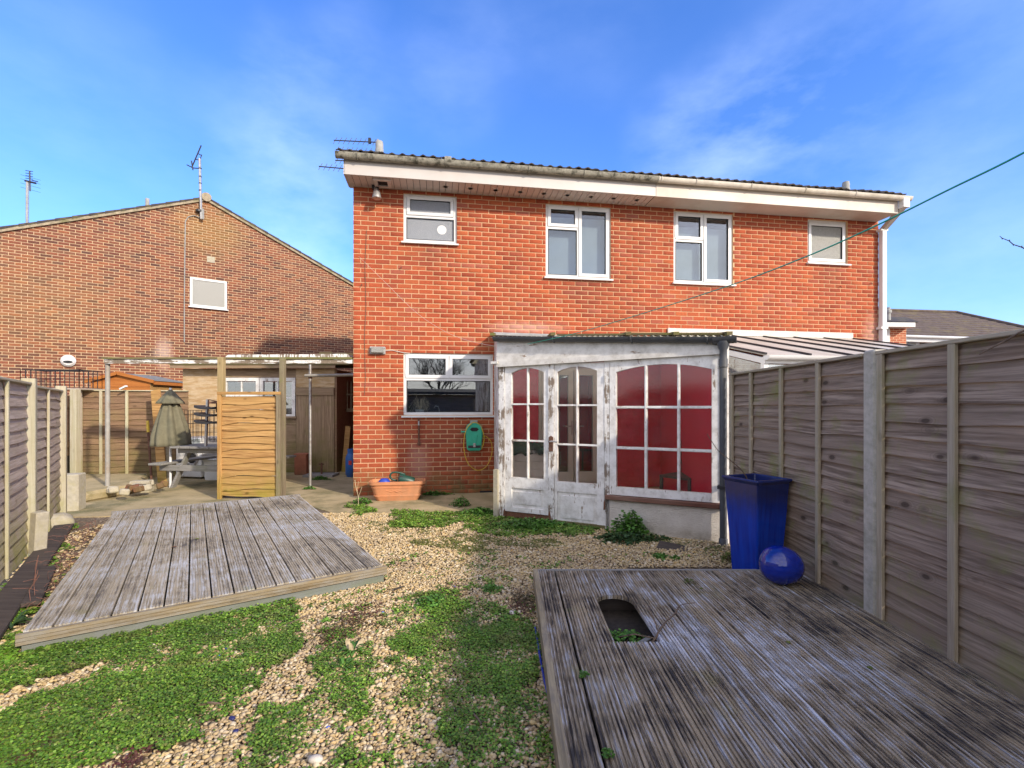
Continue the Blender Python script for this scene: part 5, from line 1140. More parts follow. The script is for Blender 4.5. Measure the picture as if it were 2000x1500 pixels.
w = P(240, 759, 9.25); t = MB().bar((w.x - .05, w.y, w.z - .01), (w.x + .07, w.y, w.z + .05), .05, .03).build('white_offcut', M['white']); tag(t, 'small white offcut stuck on top of the back fence', 'offcut')
# wire cages
def cage(name, label, o, w, d, h, st, r=.004, rz=0.0):
    mb = MB(); nx, ny, nz_ = int(w / st), max(1, int(d / st)), int(h / st)
    for i in range(nx + 1):
        x = w * i / nx; mb.bar((x, 0, 0), (x, 0, h), r).bar((x, d, 0), (x, d, h), r).bar((x, 0, h), (x, d, h), r)
    for k in range(0, nz_ + 1, 2):
        z = h * k / nz_; mb.bar((0, 0, z), (w, 0, z), r).bar((0, d, z), (w, d, z), r).bar((0, 0, z), (0, d, z), r).bar((w, 0, z), (w, d, z), r)
    for j in range(ny + 1):
        y = d * j / ny; mb.bar((0, y, 0), (0, y, h), r).bar((w, y, 0), (w, y, h), r)
    t = mb.build(name, M['black']); t.location = o; t.rotation_euler = (0, 0, rz); tag(t, label, 'cage'); return t
w = P(40, 752, 9.0); cage('wire_cage', 'low black wire cage showing above the left fence', (w.x, w.y, w.z - .05), 1.1, .5, .34, .085, .007)
t = MB().box(0, 1.15, 0, .6, 0, .03).box(.1, .16, .1, .16, -1.72, 0).box(1, 1.06, .1, .16, -1.72, 0).build('cage_stand', M['lfence']); t.location = (w.x - .03, w.y - .03, w.z - .085); tag(t, 'pale timber stand carrying the wire cage behind the left fence', 'stand')
w = P(360, 862, 9.0); cage('wire_cage', 'black wire dog cage behind the picnic table against the shed', (w.x, w.y, w.z), .72, .5, .58, .075, .006)
# leaning boards, closed parasol, tool handle
for (a, b, c, d, wd_, mt, lb) in ((318, 948, 304, 762, .17, 'gold', 'tall orange board leaning on the back fence behind the parasol'), (331, 946, 322, 800, .12, 'oldpost', 'shorter brown board leaning beside the tall orange board')):
    p0, p1 = P(a, b, 8.9), P(c, d, 9.2); p0.z = max(.01, p0.z); t = MB().bar(p0, p1, wd_, .03, up=(0, 1, 0)).build('leaning_board', M[mt]); tag(t, lb, 'board')
p0, p1 = P(296, 940, 9.0), P(288, 822, 9.15); p0.z = 0.02; t = MB().tube([p0, p1], .02, 8).build('broom_handle', M['rust']); tag(t, 'brown tool handle with a yellow end leaning on the back fence', 'tool handle')
MB().tube([p1, p1 + (p1 - p0).normalized() * -.22], .024, 8).build('yellow_grip', M['yellow'], t)
db = 8.35; w = P(333, 795, db); pr = thing('closed_parasol', 'closed grey-green parasol with a mildewed canvas skirt standing by the picnic table', 'parasol', (w.x, w.y, 0), 0)
zt_, zb2 = P(0, 762, db).z, P(0, 870, db).z; Hh = zt_ - zb2
fold = lambda a, z: 1 + (.16 * math.sin(8 * a + z * 2.2) + .05 * math.sin(3 * a)) * min(1, (zt_ - z) / .25)
pf = []
for i in range(17):
    f = i / 16; r = .28 * (f ** .75) * (1 - .10 * max(0, f - .8) / .2) + .012; pf.append((r, zt_ - f * Hh * (1 + .0)))
MB().lathe(pf[::-1], 64, (0, 0, 0), rad=fold).build('canopy', M['canvas'], pr, smooth='all'); 
cp = [(.012, zt_ + .015), (.06, zt_ - .03), (.13, zt_ - .13), (.185, zt_ - .20), (.20, zt_ - .235)]
MB().lathe(cp[::-1], 48, rad=lambda a, z: 1 + .10 * math.sin(8 * a + 1) * (1 if z < zt_ - .1 else .3)).build('vent_cap', M['canvas'], pr, smooth='all')
MB().tube([(0, 0, 0), (0, 0, zt_ + .04)], .02, 10).build('pole', M['upvc'], pr, smooth=True)
# picnic table, end-on
w = P(388, 795, 8.15); pt = thing('picnic_table', 'grey weathered A-frame picnic table partly hidden behind the golden screen', 'picnic table', (w.x, w.y, .012), R(-8))
for i in range(5): MB().box(-.46 + i * .185, -.46 + i * .185 + .175, -.1, 1.5, .70, .738).build('table_board', M['tablewood'], pt, bevel=.004)
for sx2 in (-1, 1):
    for i in range(2): MB().box(sx2 * .72 + (i - 1) * .13 - .0, sx2 * .72 + (i - 1) * .13 + .122, -.12, 1.5, .41, .445).build('bench_board', M['tablewood'], pt, bevel=.004)
for y in (.12, 1.22):
    for sx2 in (-1, 1): MB().bar((sx2 * .25, y, .70), (sx2 * .60, y, 0), .042, .095, up=(0, 1, 0)).build('leg', M['tablewood'], pt, bevel=.003)
    MB().box(-.80, .80, y - .07, y - .025, .30, .40).build('bench_bearer', M['tablewood'], pt, bevel=.003); MB().box(-.44, .44, y - .07, y - .025, .61, .70).build('top_bearer', M['tablewood'], pt, bevel=.003)
w = P(368, 795, 9.4); wm = thing('washing_machine', 'old white front-loading machine standing behind the picnic table', 'appliance', (w.x, w.y, .012), R(-12))
MB().box(-.30, .30, 0, .55, .03, .80).build('body', M['white'], wm, bevel=.015); MB().box(-.28, .28, -.012, -.001, .68, .78).build('control_panel', M['pale_sheet'], wm)
o = MB().lathe([(.10, 0), (.13, .015), (.16, .01), (.16, 0)], 24).build('door_ring', M['steel'], wm); o.rotation_euler = (R(90), 0, 0); o.location = (.08, 0, .40); o = MB().lathe([(0, .008), (.10, .004)], 24).build('door_glass', M['dark'], wm); o.rotation_euler = (R(90), 0, 0); o.location = (.08, 0, .40)
for x in (-.25, .25): MB().box(x - .02, x + .02, .03, .07, 0, .03).build('foot', M['black'], wm)
w = P(420, 795, 9.15); t = thing('white_bin', 'white plastic box beside the old machine under the picnic table', 'box', (w.x, w.y, .012)); MB().prism([(-.2, 0), (.2, 0), (.23, .38), (-.23, .38)], 0, .35).build('tub', M['white'], t, bevel=.015); MB().box(-.24, .24, -.01, .37, .381, .41).build('lid', M['white'], t, bevel=.01)
# curved trays on a bracket by the post
tr = thing('tray_rack', 'three dark curved trays stacked on a bracket beside the pergola post', 'rack', (P(410, 795, 7.7).x, 7.7, 0))
for py in (797, 811, 825):
    z = P(0, py, 7.7).z; mb = MB(); n = 10
    for i in range(n + 1):
        u = -1 + 2 * i / n
        for y in (-.14, .14): mb.v += [(u * .165, y, z + .012 + .035 * u * u * (1 if u < 0 else .3)), (u * .165, y, z - .022 + .03 * u * u)]
    for i in range(n):
        a = i * 4; mb.f += [(a, a + 4, a + 6, a + 2), (a + 1, a + 3, a + 7, a + 5), (a, a + 1, a + 5, a + 4), (a + 2, a + 6, a + 7, a + 3)]
    mb.f += [(0, 2, 3, 1), (n * 4, n * 4 + 1, n * 4 + 3, n * 4 + 2)]; mb.build('tray', M['black'], tr)
z7 = P(0, 786, 7.7).z; MB().bar((-.02, 0, z7 + .045), (.18, 0, z7), .015).box(.03, .19, -.08, .08, z7 - .02, z7 + .015).box(.12, .16, -.04, .04, z7 - .16, z7 - .02).build('bracket', M['rust'], tr)
MB().bar((-.10, .1, z7 + .05), (-.13, .1, .78), .03, .04).build('stand_strut', M['steel'], tr)
# ================================================================== decks
def board_me(name, w, L, th, mat, ridges=7, start=None, end=None, g=.0045, segs=1):
    mb = MB(); ys = []; top = []; p = w / ridges
    for i in range(ridges):
        y = -w / 2 + i * p
        top += [(y + (.0 if i else .0), -g if i else -.002), (y + .34 * p, -g if i else 0), (y + .42 * p, 0), (y + .96 * p, 0)]
    top.append((w / 2, -.002)); m_ = len(top)
    for f in range(segs + 1):
        for (y, z) in top:
            a = start(y) if start else 0; b = end(y) if end else L
            mb.v.append((a + (b - a) * f / segs, y, z))
    base = len(mb.v)
    for f in range(segs + 1):
        for (y, z) in top:
            a = start(y) if start else 0; b = end(y) if end else L
            mb.v.append((a + (b - a) * f / segs, y, -th))
    for f in range(segs):
        for i in range(m_ - 1):
            a = f * m_ + i; mb.f.append((a, a + 1, a + 1 + m_, a + m_)); mb.f.append((base + a, base + a + m_, base + a + m_ + 1, base + a + 1))
        mb.f.append((f * m_, (f + 1) * m_, base + (f + 1) * m_, base + f * m_)); a = f * m_ + m_ - 1; mb.f.append((a, base + a, base + a + m_, a + m_))
    for i in range(m_ - 1):
        mb.f.append((i, base + i, base + i + 1, i + 1)); a = segs * m_ + i; mb.f.append((a, a + 1, base + a + 1, base + a))
    return mb.mesh(name, mat)
# left deck
DA = math.atan2(1.13, 1.76); DL = thing('timber_deck', 'pale grey reeded timber deck platform on the left', 'deck', (-2.76, 2.70, 0), DA + R(.8)); DWd, DLn, ZD = 2.09, 3.78, .14
nbd = 16; pw = DWd / nbd; bm_ = board_me('decking_board', pw - .011, DLn - .05, .026, M['deckL']); rg = random.Random(8)
for i in range(nbd): inst('decking_board', bm_, DL, ((i + .5) * pw, .03 + rg.uniform(0, .006), ZD + rg.uniform(-.0015, .0015)), (0, 0, R(90) + rg.uniform(-.0006, .0006)))
nm = MB(); zz = [(0, 0), (0, -.02), (.009, -.024), (0, -.030), (0, -.040), (.009, -.044), (0, -.048), (0, -.062), (.026, -.062), (.026, 0)]
nm.v = [(-.02, y, ZD - .008 + z) for y, z in zz] + [(DWd + .02, y, ZD - .008 + z) for y, z in zz]; nn = len(zz); nm.f = [tuple(range(nn)), tuple(range(2 * nn - 1, nn - 1, -1))] + [(i, (i + 1) % nn, nn + (i + 1) % nn, nn + i) for i in range(nn)]
nm.build('nosing_board', M['nose'], DL); MB().box(0, DWd, .029, .06, -.01, ZD - .03).build('joist', M['skirt'], DL)
for y in (1.0, 2.0, 3.0): MB().box(.03, DWd - .03, y, y + .04, 0.0, ZD - .028).build('joist', M['skirt'], DL)
for x in (.012, DWd - .045): MB().box(x, x + .03, .062, DLn - .03, .0, ZD - .028).build('side_joist', M['skirt'], DL)
MB().box(-.02, DWd + .02, DLn - .012, DLn + .02, .02, ZD - .001).build('nosing_board', M['tablewood'], DL, bevel=.003)
# right deck
X0, X1, Y0, Y1, ZR_ = .165, 2.205, .45, 3.74, .15
DR = thing('timber_deck', 'dark stained reeded timber deck with an arched hole on the right', 'deck', (0, 0, 0))
nbd = 15; pw = (X1 - X0 - .03) / nbd; bm_ = board_me('decking_board', pw - .009, Y1 - Y0 - .03, .028, M['deckR'], g=.008); cxh, rh, yh = .672, .118, 3.115
for i in range(nbd):
    xc = X0 + .03 + (i + .5) * pw
    rr = (0, 0, R(90))
    if xc - pw / 2 < cxh + rh and xc + pw / 2 > cxh - rh:
        # local y maps to world -x after the 90 degree turn
        fs = lambda y, xc=xc: (yh + math.sqrt(max(0, rh * rh - (xc - y - cxh) ** 2)) - Y0) if abs(xc - y - cxh) < rh else (2.585 - Y0)
        inst('decking_board', board_me('decking_board', pw - .006, 1, .028, M['deckR'], start=fs, end=lambda y: Y1 - Y0 - .03, g=.008), DR, (xc, Y0, ZR_), rr, label='rear piece of a board cut to the arched hole')
        inst('decking_board', board_me('decking_board', pw - .006, 2.583 - Y0, .028, M['deckR'], g=.008), DR, (xc, Y0, ZR_ + .001), rr)
    else: inst('decking_board', bm_, DR, (xc + rg.uniform(-.0015, .0015), Y0, ZR_ + rg.uniform(-.004, .003)), (rg.uniform(-.012, .012), 0, R(90) + rg.uniform(-.0008, .0008)))
MB().box(-(Y1 - Y0) / 2, (Y1 - Y0) / 2, -.0215, .0135, -.055, .055).build('nosing_board', M['nose2'], DR, bevel=.002)
o = [c for c in DR.children if c.name.startswith('nosing')][-1]; o.rotation_euler = (0, 0, R(90)); o.location = (X0 + .014, (Y0 + Y1) / 2, ZR_ - .052)
MB().box(X0, X1, Y1 - .026, Y1, .03, ZR_ + .002).build('nosing_board', M['tablewood'], DR, bevel=.003)
tag(MB().add([(X0 + .08, Y0, .007), (X1, Y0, .007), (X1, Y1 - .04, .007), (X0 + .08, Y1 - .04, .007)], [(0, 1, 2, 3)]).build('hole_shade_sheet', M['soil']), kind='structure')  # dark sheet added to deepen the shade seen through the deck hole
MB().box(X0 + .035, X0 + .07, Y0, Y1 - .03, 0, ZR_ - .03).build('side_joist', M['skirt'], DR)
for y in (.9, 1.5, 2.1, 3.33): MB().box(X0 + .07, X1, y, y + .045, .0, ZR_ - .03).build('joist', M['sleeper'], DR)
# ================================================================== blue pot and egg
zt_ = .845; pot = thing('tall_planter', 'tall square cobalt-blue glazed planter tapering to its foot by the right fence', 'planter', (1.975, 3.895, 0), 0)
def sq(half, z, cx, cy, a): return [(cx + half * 1.4142 * math.cos(a + PI / 2 * k), cy + half * 1.4142 * math.sin(a + PI / 2 * k), z) for k in range(4)]
a0 = R(20.6 - 135); ht, hb = .173, .120
rings = [(hb, 0), (hb + .005, .01), (ht - .004, zt_ - .03), (ht + .012, zt_ - .022), (ht + .012, zt_), (ht - .018, zt_), (ht - .03, zt_ - .12)]
mb = MB()
for h_, z in rings: mb.v += sq(h_, z, 0, 0, a0)
for i in range(len(rings) - 1):
    for k in range(4): mb.f.append((i * 4 + k, i * 4 + (k + 1) % 4, (i + 1) * 4 + (k + 1) % 4, (i + 1) * 4 + k))
mb.f.append((3, 2, 1, 0)); mb.build('glazed_body', M['blue_pot'], pot, bevel=.008)
mb = MB(); mb.v = sq(ht - .03, zt_ - .06, 0, 0, a0); mb.f = [(0, 1, 2, 3)]; mb.build('compost', M['rot'], pot)
pts = [(-.05, 0, zt_ - .06), (-.12, -.02, zt_ + .05), (-.24, -.04, zt_ + .15), (-.33, -.05, zt_ + .22), (-.42, -.06, zt_ + .35)]
MB().tube(smooth_pts(pts, 4), [.005] * 8 + [.003] * 9, 5).build('dead_stem', M['twig'], pot)
w = Vector((1.925, 3.44, ZR_ + .130)); mb = MB(); prof = [(.165 * math.sin(PI * i / 20) * (1 + .06 * math.cos(PI * i / 20)), -.178 * math.cos(PI * i / 20)) for i in range(21)]
mb.lathe(prof, 36); o = mb.build('glazed_egg', M['blue_egg'], smooth='all'); o.location = w; o.rotation_euler = (R(90), R(18), R(62)); o.scale = (.83, .83, .82); tag(o, 'glossy cobalt-blue ceramic egg lying on the deck in front of the planter', 'garden ornament')
# ================================================================== trough with watering can
w = P(777, 795, 7.32); tt = thing('terracotta_trough', 'oblong terracotta-coloured trough against the brick wall under the kitchen window', 'trough', (w.x, w.y, .012), H.a)
def stad(l, r, z, n=10): # rounded rectangle ring
    out = []
    for (cx, cy, s) in ((l, r * .45, 0), (-l, r * .45, 1), (-l, -r * .45, 2), (l, -r * .45, 3)):
        for i in range(n): a = PI / 2 * (s + i / (n - 1)); out.append((cx + r * .55 * math.cos(a), cy + r * .55 * math.sin(a), z))
    return out
mb = MB(); rs = [(.235, .13, 0), (.245, .14, .03), (.262, .15, .065), (.268, .156, .068), (.268, .156, .082), (.262, .15, .085), (.285, .165, .19), (.291, .172, .193), (.291, .172, .205), (.285, .166, .208), (.292, .172, .235), (.312, .19, .242), (.312, .19, .285), (.295, .172, .288), (.285, .16, .20)]
for l, r, z in rs: mb.v += stad(l, r, z)
nn = 40
for i in range(len(rs) - 1):
    for k in range(nn): mb.f.append((i * nn + k, i * nn + (k + 1) % nn, (i + 1) * nn + (k + 1) % nn, (i + 1) * nn + k))
mb.f.append(tuple(range(nn - 1, -1, -1))); mb.build('trough_body', M['terracotta'], tt, smooth=True)
mb = MB(); mb.v = stad(.28, .158, .235); mb.f = [tuple(range(nn))]; mb.build('soil', M['soil'], tt)
mb = MB()
for s_ in (-1, 1):
    mb.tube([(s_ * x, -.155 - .003, .135 + z) for x, z in ((.0, 0), (.04, .018), (.08, .0), (.12, .014), (.16, .022))], .008, 6)
mb.lathe([(0, -.012), (.02, 0), (0, .012)], 8, (0, -.155, .135)).build('swag_relief', M['terracotta'], tt, smooth=True)
wc = thing('watering_can', 'dark green plastic watering can tipped on its side in the terracotta trough', 'watering can', Vector((w.x, w.y, .27)) + Vector((.01, 0, 0)), H.a + R(10))
o = MB().lathe([(0, 0), (.075, .002), (.082, .02), (.075, .22), (.062, .24), (.05, .24)], 20).build('can_body', M['dkgreen'], wc, smooth=True); o.rotation_euler = (R(8), R(105), 0); o.location = (-.0, 0, .05)
MB().tube(smooth_pts([(-.02, 0, .02), (-.10, 0, .05), (-.125, 0, .10), (-.09, 0, .145), (-.01, 0, .145), (.10, 0, .11)], 5), .014, 8).build('can_handle', M['dkgreen'], wc, smooth='all'); o = MB().lathe([(.035, 0), (.045, .004), (.035, .008)], 14).build('fill_hole', M['dark'], wc); o.location = (.03, -.07, .06); o.rotation_euler = (R(80), 0, 0)
o = MB().lathe([(0, .08), (.05, .075), (.085, .04), (.09, 0)], 16).build('blue_bowl', M['bluep'], smooth=True); o.location = Vector((w.x, w.y, .25)) + Vector((-.20, -.02, 0)); tag(o, 'upturned blue plastic bowl lying in the left end of the trough', 'bowl')
# ================================================================== washing line, twigs
pl = [P(*a) for a in ((700, 500, 7.58), (753, 552, 7.3), (815, 612, 6.95), (885, 655, 6.4), (967, 676, 5.75), (1030, 672, 5.2))]
pl2 = [P(*a) for a in ((1030, 672, 5.2), (1120, 652, 4.5), (1250, 614, 3.75), (1430, 556, 2.95), (1570, 503, 2.4), (1700, 446, 2.0), (1850, 372, 1.7), (2000, 298, 1.45), (2300, 130, 1.15))]
cl = thing('washing_line', 'green washing line sagging from the top right across to the brick wall', 'washing line', pl2[0])
MB().tube([p - pl2[0] for p in smooth_pts(pl2, 6)], [.0032] * 20 + [.0036] * 29, 6).build('green_cord', M['greenline'], cl, smooth='all'); MB().tube([p - pl2[0] for p in smooth_pts(pl, 5)], .0017, 5).build('pale_cord', M['whiteline'], cl, smooth='all')
tp_ = [P(*a) for a in ((1952.5, 461, 1.6), (1957, 465, 1.6), (1971, 470.5, 1.6), (1979, 477.5, 1.6), (1995, 482.5, 1.6), (2006, 488, 1.6), (2060, 500, 1.62), (2140, 505, 1.65), (2300, 545, 1.7))]
mb = MB().tube(tp_, [.0008, .0012, .0014, .0016, .002, .002, .004, .006, .008], 6)
for i in (1, 2, 3, 4): mb.lathe([(0, -.003), (.0022, 0), (0, .003)], 6, tp_[i] + Vector((.001, 0, .002 if i % 2 == 0 else -.002)))
tag(mb.build('twig', M['bark']), 'bare twig tip reaching into the sky at the right edge', 'twig')
a_ = [P(*q_) for q_ in ((1913, 692, 2.20), (1935, 680, 2.16), (1965, 665, 2.12), (1990, 650, 2.05), (2040, 630, 1.95))]
tag(MB().tube(a_, [.0025, .004, .005, .004, .005], 6).build('dead_stem', M['twig']), 'dead climbing stem laid over the top of the right fence', 'stem')
# branch across the deck hole
hp_ = Vector((.80, 2.60, ZR_)); br = MB().tube(smooth_pts([hp_ + Vector(q_) for q_ in ((-.10, .05, -.12), (-.02, .02, 0), (.0, .03, .03), (.06, .09, .06), (.13, .16, .07), (.19, .22, .10), (.28, .24, .105))], 4), [.006] * 12 + [.0045] * 8 + [.002] * 5, 6)
br.tube([hp_ + Vector((.0, .03, .03)), hp_ + Vector((-.01, .10, .09)), hp_ + Vector((-.02, .16, .12))], .003, 5).tube([hp_ + Vector((-.02, .02, 0)), hp_ + Vector((-.12, .07, .0)), hp_ + Vector((-.2, .1, -.03))], .004, 5)
tag(br.build('fallen_branch', M['twig'], smooth='all'), 'thin forked dead branch sticking out of the arched deck hole', 'branch')
# ================================================================== black boards and debris along the left deck
e0, e1 = G(-60, 1290), G(118, 1040)
t = thing('edging_board', 'black plastic-looking board lying between the left fence and the left deck', 'board', (0, 0, 0))
q0, q1 = G(-80, 1330), G(125, 1035); q0.z = .06; q1.z = .05; MB().bar(q0, q1, .17, .03).build('board', M['sleeper'], t, bevel=.004)
q0, q1 = G(60, 1200), G(95, 1125); q0.z = .07; q1.z = .07; o = MB().bar(q0, q1, .10, .03).build('broken_board', M['sleeper'], bevel=.004); tag(o, 'short broken black board end beside the left deck', 'board')
w = G(108, 1030); bm = bmesh.new(); bmesh.ops.create_icosphere(bm, subdivisions=3, radius=1)
for v in bm.verts:
    n_ = fbm(np.array([v.co.x * 1.3 + 3]), np.array([v.co.y * 1.3 + v.co.z * .9]), 1.6, 5)[0]; v.co *= .8 + .45 * n_; v.co.x *= .19; v.co.y *= .14; v.co.z *= .12
me = bpy.data.meshes.new('boulder'); bm.to_mesh(me); bm.free(); me.materials.append(M['concrete2']); me.polygons.foreach_set('use_smooth', [True] * len(me.polygons)); tag(inst('boulder', me, loc=(w.x, w.y, .05)), 'mossy yellowish boulder at the far corner of the left deck', 'stone')
mb = MB(); rg = random.Random(12)
for i in range(130):
    f = rg.random() ** .8; p = G(85, 1215).lerp(G(165, 1040), f) + Vector((rg.uniform(-.14, .14), rg.uniform(-.1, .1), .06)); d = Vector((rg.uniform(-.18, .18), rg.uniform(-.18, .18), rg.uniform(.0, .10))) * .8; mb.tube([p, p + d * .5 + Vector((0, 0, .02)), p + d], .0016, 4)
for i in range(5): 
    p = G(rg.choice([62, 95, 110, 70]), 1150 + i * 12); mb.tube([p, p + Vector((rg.uniform(-.03, .03), 0, .16)), p + Vector((rg.uniform(-.08, .08), 0, .26))], .0022, 4)
tag(mb.build('dry_stems', m_plain('red_brown_stem', (.22, .10, .07), .9, .3, 20)), 'tangle of dry reddish stems over the black board', 'dead plant', kind='stuff')
mb = MB(); w0, w1, w2 = G(1045, 1235), G(1062, 1330), G(1092, 1475)
tag(MB().tube(smooth_pts([w0 + Vector((0, 0, .03)), w1 + Vector((.0, 0, .02)), G(1078, 1400) + Vector((0, 0, .03)), w2 + Vector((0, 0, .03))], 5), .006, 6).build('blue_pipe', M['bluep']), 'thin blue pipe lying along the left edge of the dark deck', 'pipe')
o = MB().hexa([(-.2, -.11, 0), (.2, -.11, 0), (.2, .11, 0), (-.2, .11, 0), (-.18, -.1, .025), (.17, -.09, .03), (.19, .1, .02), (-.2, .08, .025)]).build('slate_slab', M['sleeper'], bevel=.006); o.location = G(1325, 1073); o.rotation_euler = (R(3), R(5), R(-28)); tag(o, 'flat dark slate slab half buried in gravel near the rendered wall', 'slab')
# ================================================================== gravel and ground cover
def pgl(l): return [tuple(G(x, y)[:2]) for x, y in l]
green = [pgl(l) for l in ([(-500, 1290), (0, 1275), (130, 1262), (350, 1212), (480, 1180), (560, 1180), (600, 1215), (595, 1270), (560, 1302), (505, 1340), (445, 1358), (420, 1372), (450, 1385), (400, 1425), (300, 1475), (160, 1500), (-500, 2300), (-1600, 1700)],
    [(545, 1380), (610, 1350), (680, 1300), (740, 1285), (760, 1310), (730, 1350), (720, 1400), (640, 1450), (560, 1530), (480, 1530), (520, 1440)],
    [(800, 1175), (860, 1160), (930, 1180), (1000, 1195), (1048, 1235), (1052, 1330), (1085, 1400), (1110, 1540), (900, 1540), (820, 1400), (760, 1310), (780, 1250)])]
sparse = [pgl(l) for l in ([(600, 1240), (760, 1200), (800, 1300), (840, 1540), (560, 1540), (620, 1400)], [(880, 1130), (1000, 1130), (1010, 1160), (900, 1165)], [(620, 1190), (700, 1170), (760, 1150), (720, 1200)],
    [(690, 975), (720, 985), (700, 1010), (672, 1012)])]
front = [pgl(l) for l in ([(760, 1000), (880, 1003), (905, 1015), (860, 1035), (770, 1032)], [(880, 1005), (1080, 1015), (1180, 1030), (1150, 1048), (980, 1050), (900, 1030)], [(1190, 1040), (1300, 1050), (1260, 1060), (1190, 1052)], [(820, 965), (880, 965), (875, 973), (815, 973)], [(675, 992), (715, 985), (735, 1000), (690, 1015)])]
mossp = [pgl(l) for l in ([(820, 1048), (1080, 1052), (1110, 1070), (960, 1082), (820, 1070)], [(700, 1015), (900, 1040), (850, 1060), (720, 1040)], [(1280, 1050), (1430, 1070), (1420, 1085), (1290, 1070)])]
gravelholes = [pgl(l) for l in ([(-150, 1385), (-150, 1440), (0, 1388), (100, 1354), (192, 1326), (202, 1298), (150, 1308), (60, 1333), (0, 1355)],)]
sidep = [pgl([(-300, 1330), (0, 1175), (100, 1040), (130, 1010), (150, 1020), (120, 1080), (20, 1265), (-120, 1460)])]
deckpoly = [tuple(DL.matrix_basis @ Vector(p))[:2] for p in ((-.02, 0, 0), (DWd + .02, 0, 0), (DWd + .02, DLn, 0), (-.02, DLn, 0))]
hw0 = [tuple(H.w(-.0, 0)[:2]), tuple(H.w(12, 0)[:2]), tuple(H.w(12, 8)[:2]), tuple(H.w(0, 8)[:2])]
conp = [tuple(C.w(-.05, -.0)[:2]), tuple(C.w(LC + .1, 0)[:2]), (2.75, 8.4), tuple(H.w(H.sx(965), 0)[:2])]
def hit_any(x, y, ps):
    r = np.zeros(x.shape, bool)
    for p in ps: r |= inpoly(x, y, p)
    return r
def blocked(x, y, deck_m=.0):
    b = inpoly(x, y, deckpoly) | inpoly(x, y, hw0) | inpoly(x, y, conp) | ((x > X0 + .03) & (x < X1) & (y < Y1 - .01))
    xf = 2.215 + (4.80 - y) * .0093; b |= (x > xf - .02)
    xl = -4.03 - .738 * (y - 3.79); b |= (x < xl + .02)
    return b
def gmask(x, y):
    xx = x + (fbm(x, y, 3.5, 3) - .5) * .26 + (vnoise(x, y, 22, 61) - .5) * .10; yy = y + (fbm(x, y, 3.5, 9) - .5) * .26 + (vnoise(x, y, 22, 67) - .5) * .10
    g = np.zeros(x.shape); n1 = fbm(x, y, 4.5, 20); n2 = fbm(x, y, 11, 30)
    a = hit_any(xx, yy, green); g = np.where(a, .55 + .9 * (n1 - .32), g)
    pc = inpoly(xx, yy, green[2]) | inpoly(xx, yy, green[1]); g = np.where(pc, np.clip(.15 + 2.6 * (n1 * .6 + n2 * .4 - .38), 0, 1), g)
    p1 = inpoly(xx, yy, green[0]); g = np.where(p1, np.clip(.50 + 2.5 * (n1 * .35 + n2 * .65 - .38), 0, 1), g)
    s_ = hit_any(xx, yy, sparse); g = np.where(s_ & ~a, np.clip(3.2 * (n2 - .56) + .5 * (n1 - .5), 0, .8), g)
    f_ = hit_any(xx, yy, front); g = np.where(f_, np.clip(.5 + 2.2 * (n2 - .42), 0, 1), g)
    d_ = hit_any(xx, yy, sidep); g = np.where(d_, np.clip(.35 + 2.0 * (n2 - .40), 0, 1), g)
    g = np.maximum(g, np.clip(1.6 * (vnoise(x, y, 9, 91) * .5 + vnoise(x, y, 31, 93) * .5 - .60), 0, .35) * (y < 4.6))
    g = np.where(hit_any(xx, yy, gravelholes), 0, g)
    return g
# stones
def ico():
    bm = bmesh.new(); bmesh.ops.create_icosphere(bm, subdivisions=1, radius=1); V = np.array([v.co[:] for v in bm.verts]); F = np.array([[v.index for v in f.verts] for f in bm.faces]); bm.free(); return V, F
IV, IF = ico()
shapes = [IV * (1 + RNG.uniform(-.22, .22, (12, 1))) for _ in range(10)]
def rotz(V, a):     # V (N,k,3), a (N,)
    c, s = np.cos(a)[:, None], np.sin(a)[:, None]; return np.stack([V[..., 0] * c - V[..., 1] * s, V[..., 0] * s + V[..., 1] * c, V[..., 2]], -1)
def rotx(V, a):
    c, s = np.cos(a)[:, None], np.sin(a)[:, None]; return np.stack([V[..., 0], V[..., 1] * c - V[..., 2] * s, V[..., 1] * s + V[..., 2] * c], -1)
def scatter(x0, x1, y0, y1, st):
    nx, ny = int((x1 - x0) / st), int((y1 - y0) / st); gx, gy = np.meshgrid(np.arange(nx), np.arange(ny)); x = x0 + (gx.ravel() + RNG.random(nx * ny)) * st; y = y0 + (gy.ravel() + RNG.random(nx * ny)) * st
    vis = (np.abs(x) < y * 1.12 + .15); return x[vis], y[vis]
Xs, Ys, Rs = [], [], []
for (x0, x1, y0, y1, st, r0, r1) in ((-3.3, .3, 1.7, 3.1, .0138, .0065, .0138), (-3.2, 1, 3.1, 4.2, .0150, .007, .0135), (-3.0, 2.2, 4.2, 6.9, .0195, .008, .0145), (-4.9, -2.6, 2.6, 6.3, .03, .010, .02)):
    x, y = scatter(x0, x1, y0, y1, st); g = gmask(x, y); lim = 6.33 + .12 * (fbm(x, y, 2.5, 44) - .5) * 4
    keep = ~blocked(x, y) & (RNG.random(x.size) > g * 1.25 - .03) & (y < lim)
    if x0 < -4: keep &= (x < -2.2 - (y - 2.7) * .6) & (RNG.random(x.size) > .5)
    x, y = x[keep], y[keep]; Xs.append(x); Ys.append(y); r = RNG.uniform(r0, r1, x.size); r = np.where(RNG.random(x.size) > .965, r * 1.5, r); Rs.append(r)
X_, Y_, R_ = map(np.concatenate, (Xs, Ys, Rs)); N = X_.size
sh_ = np.array(shapes)[RNG.integers(0, 10, N)]; sc = np.stack([R_ * RNG.uniform(.9, 1.35, N), R_ * RNG.uniform(.65, 1.0, N), R_ * RNG.uniform(.38, .75, N)], -1)
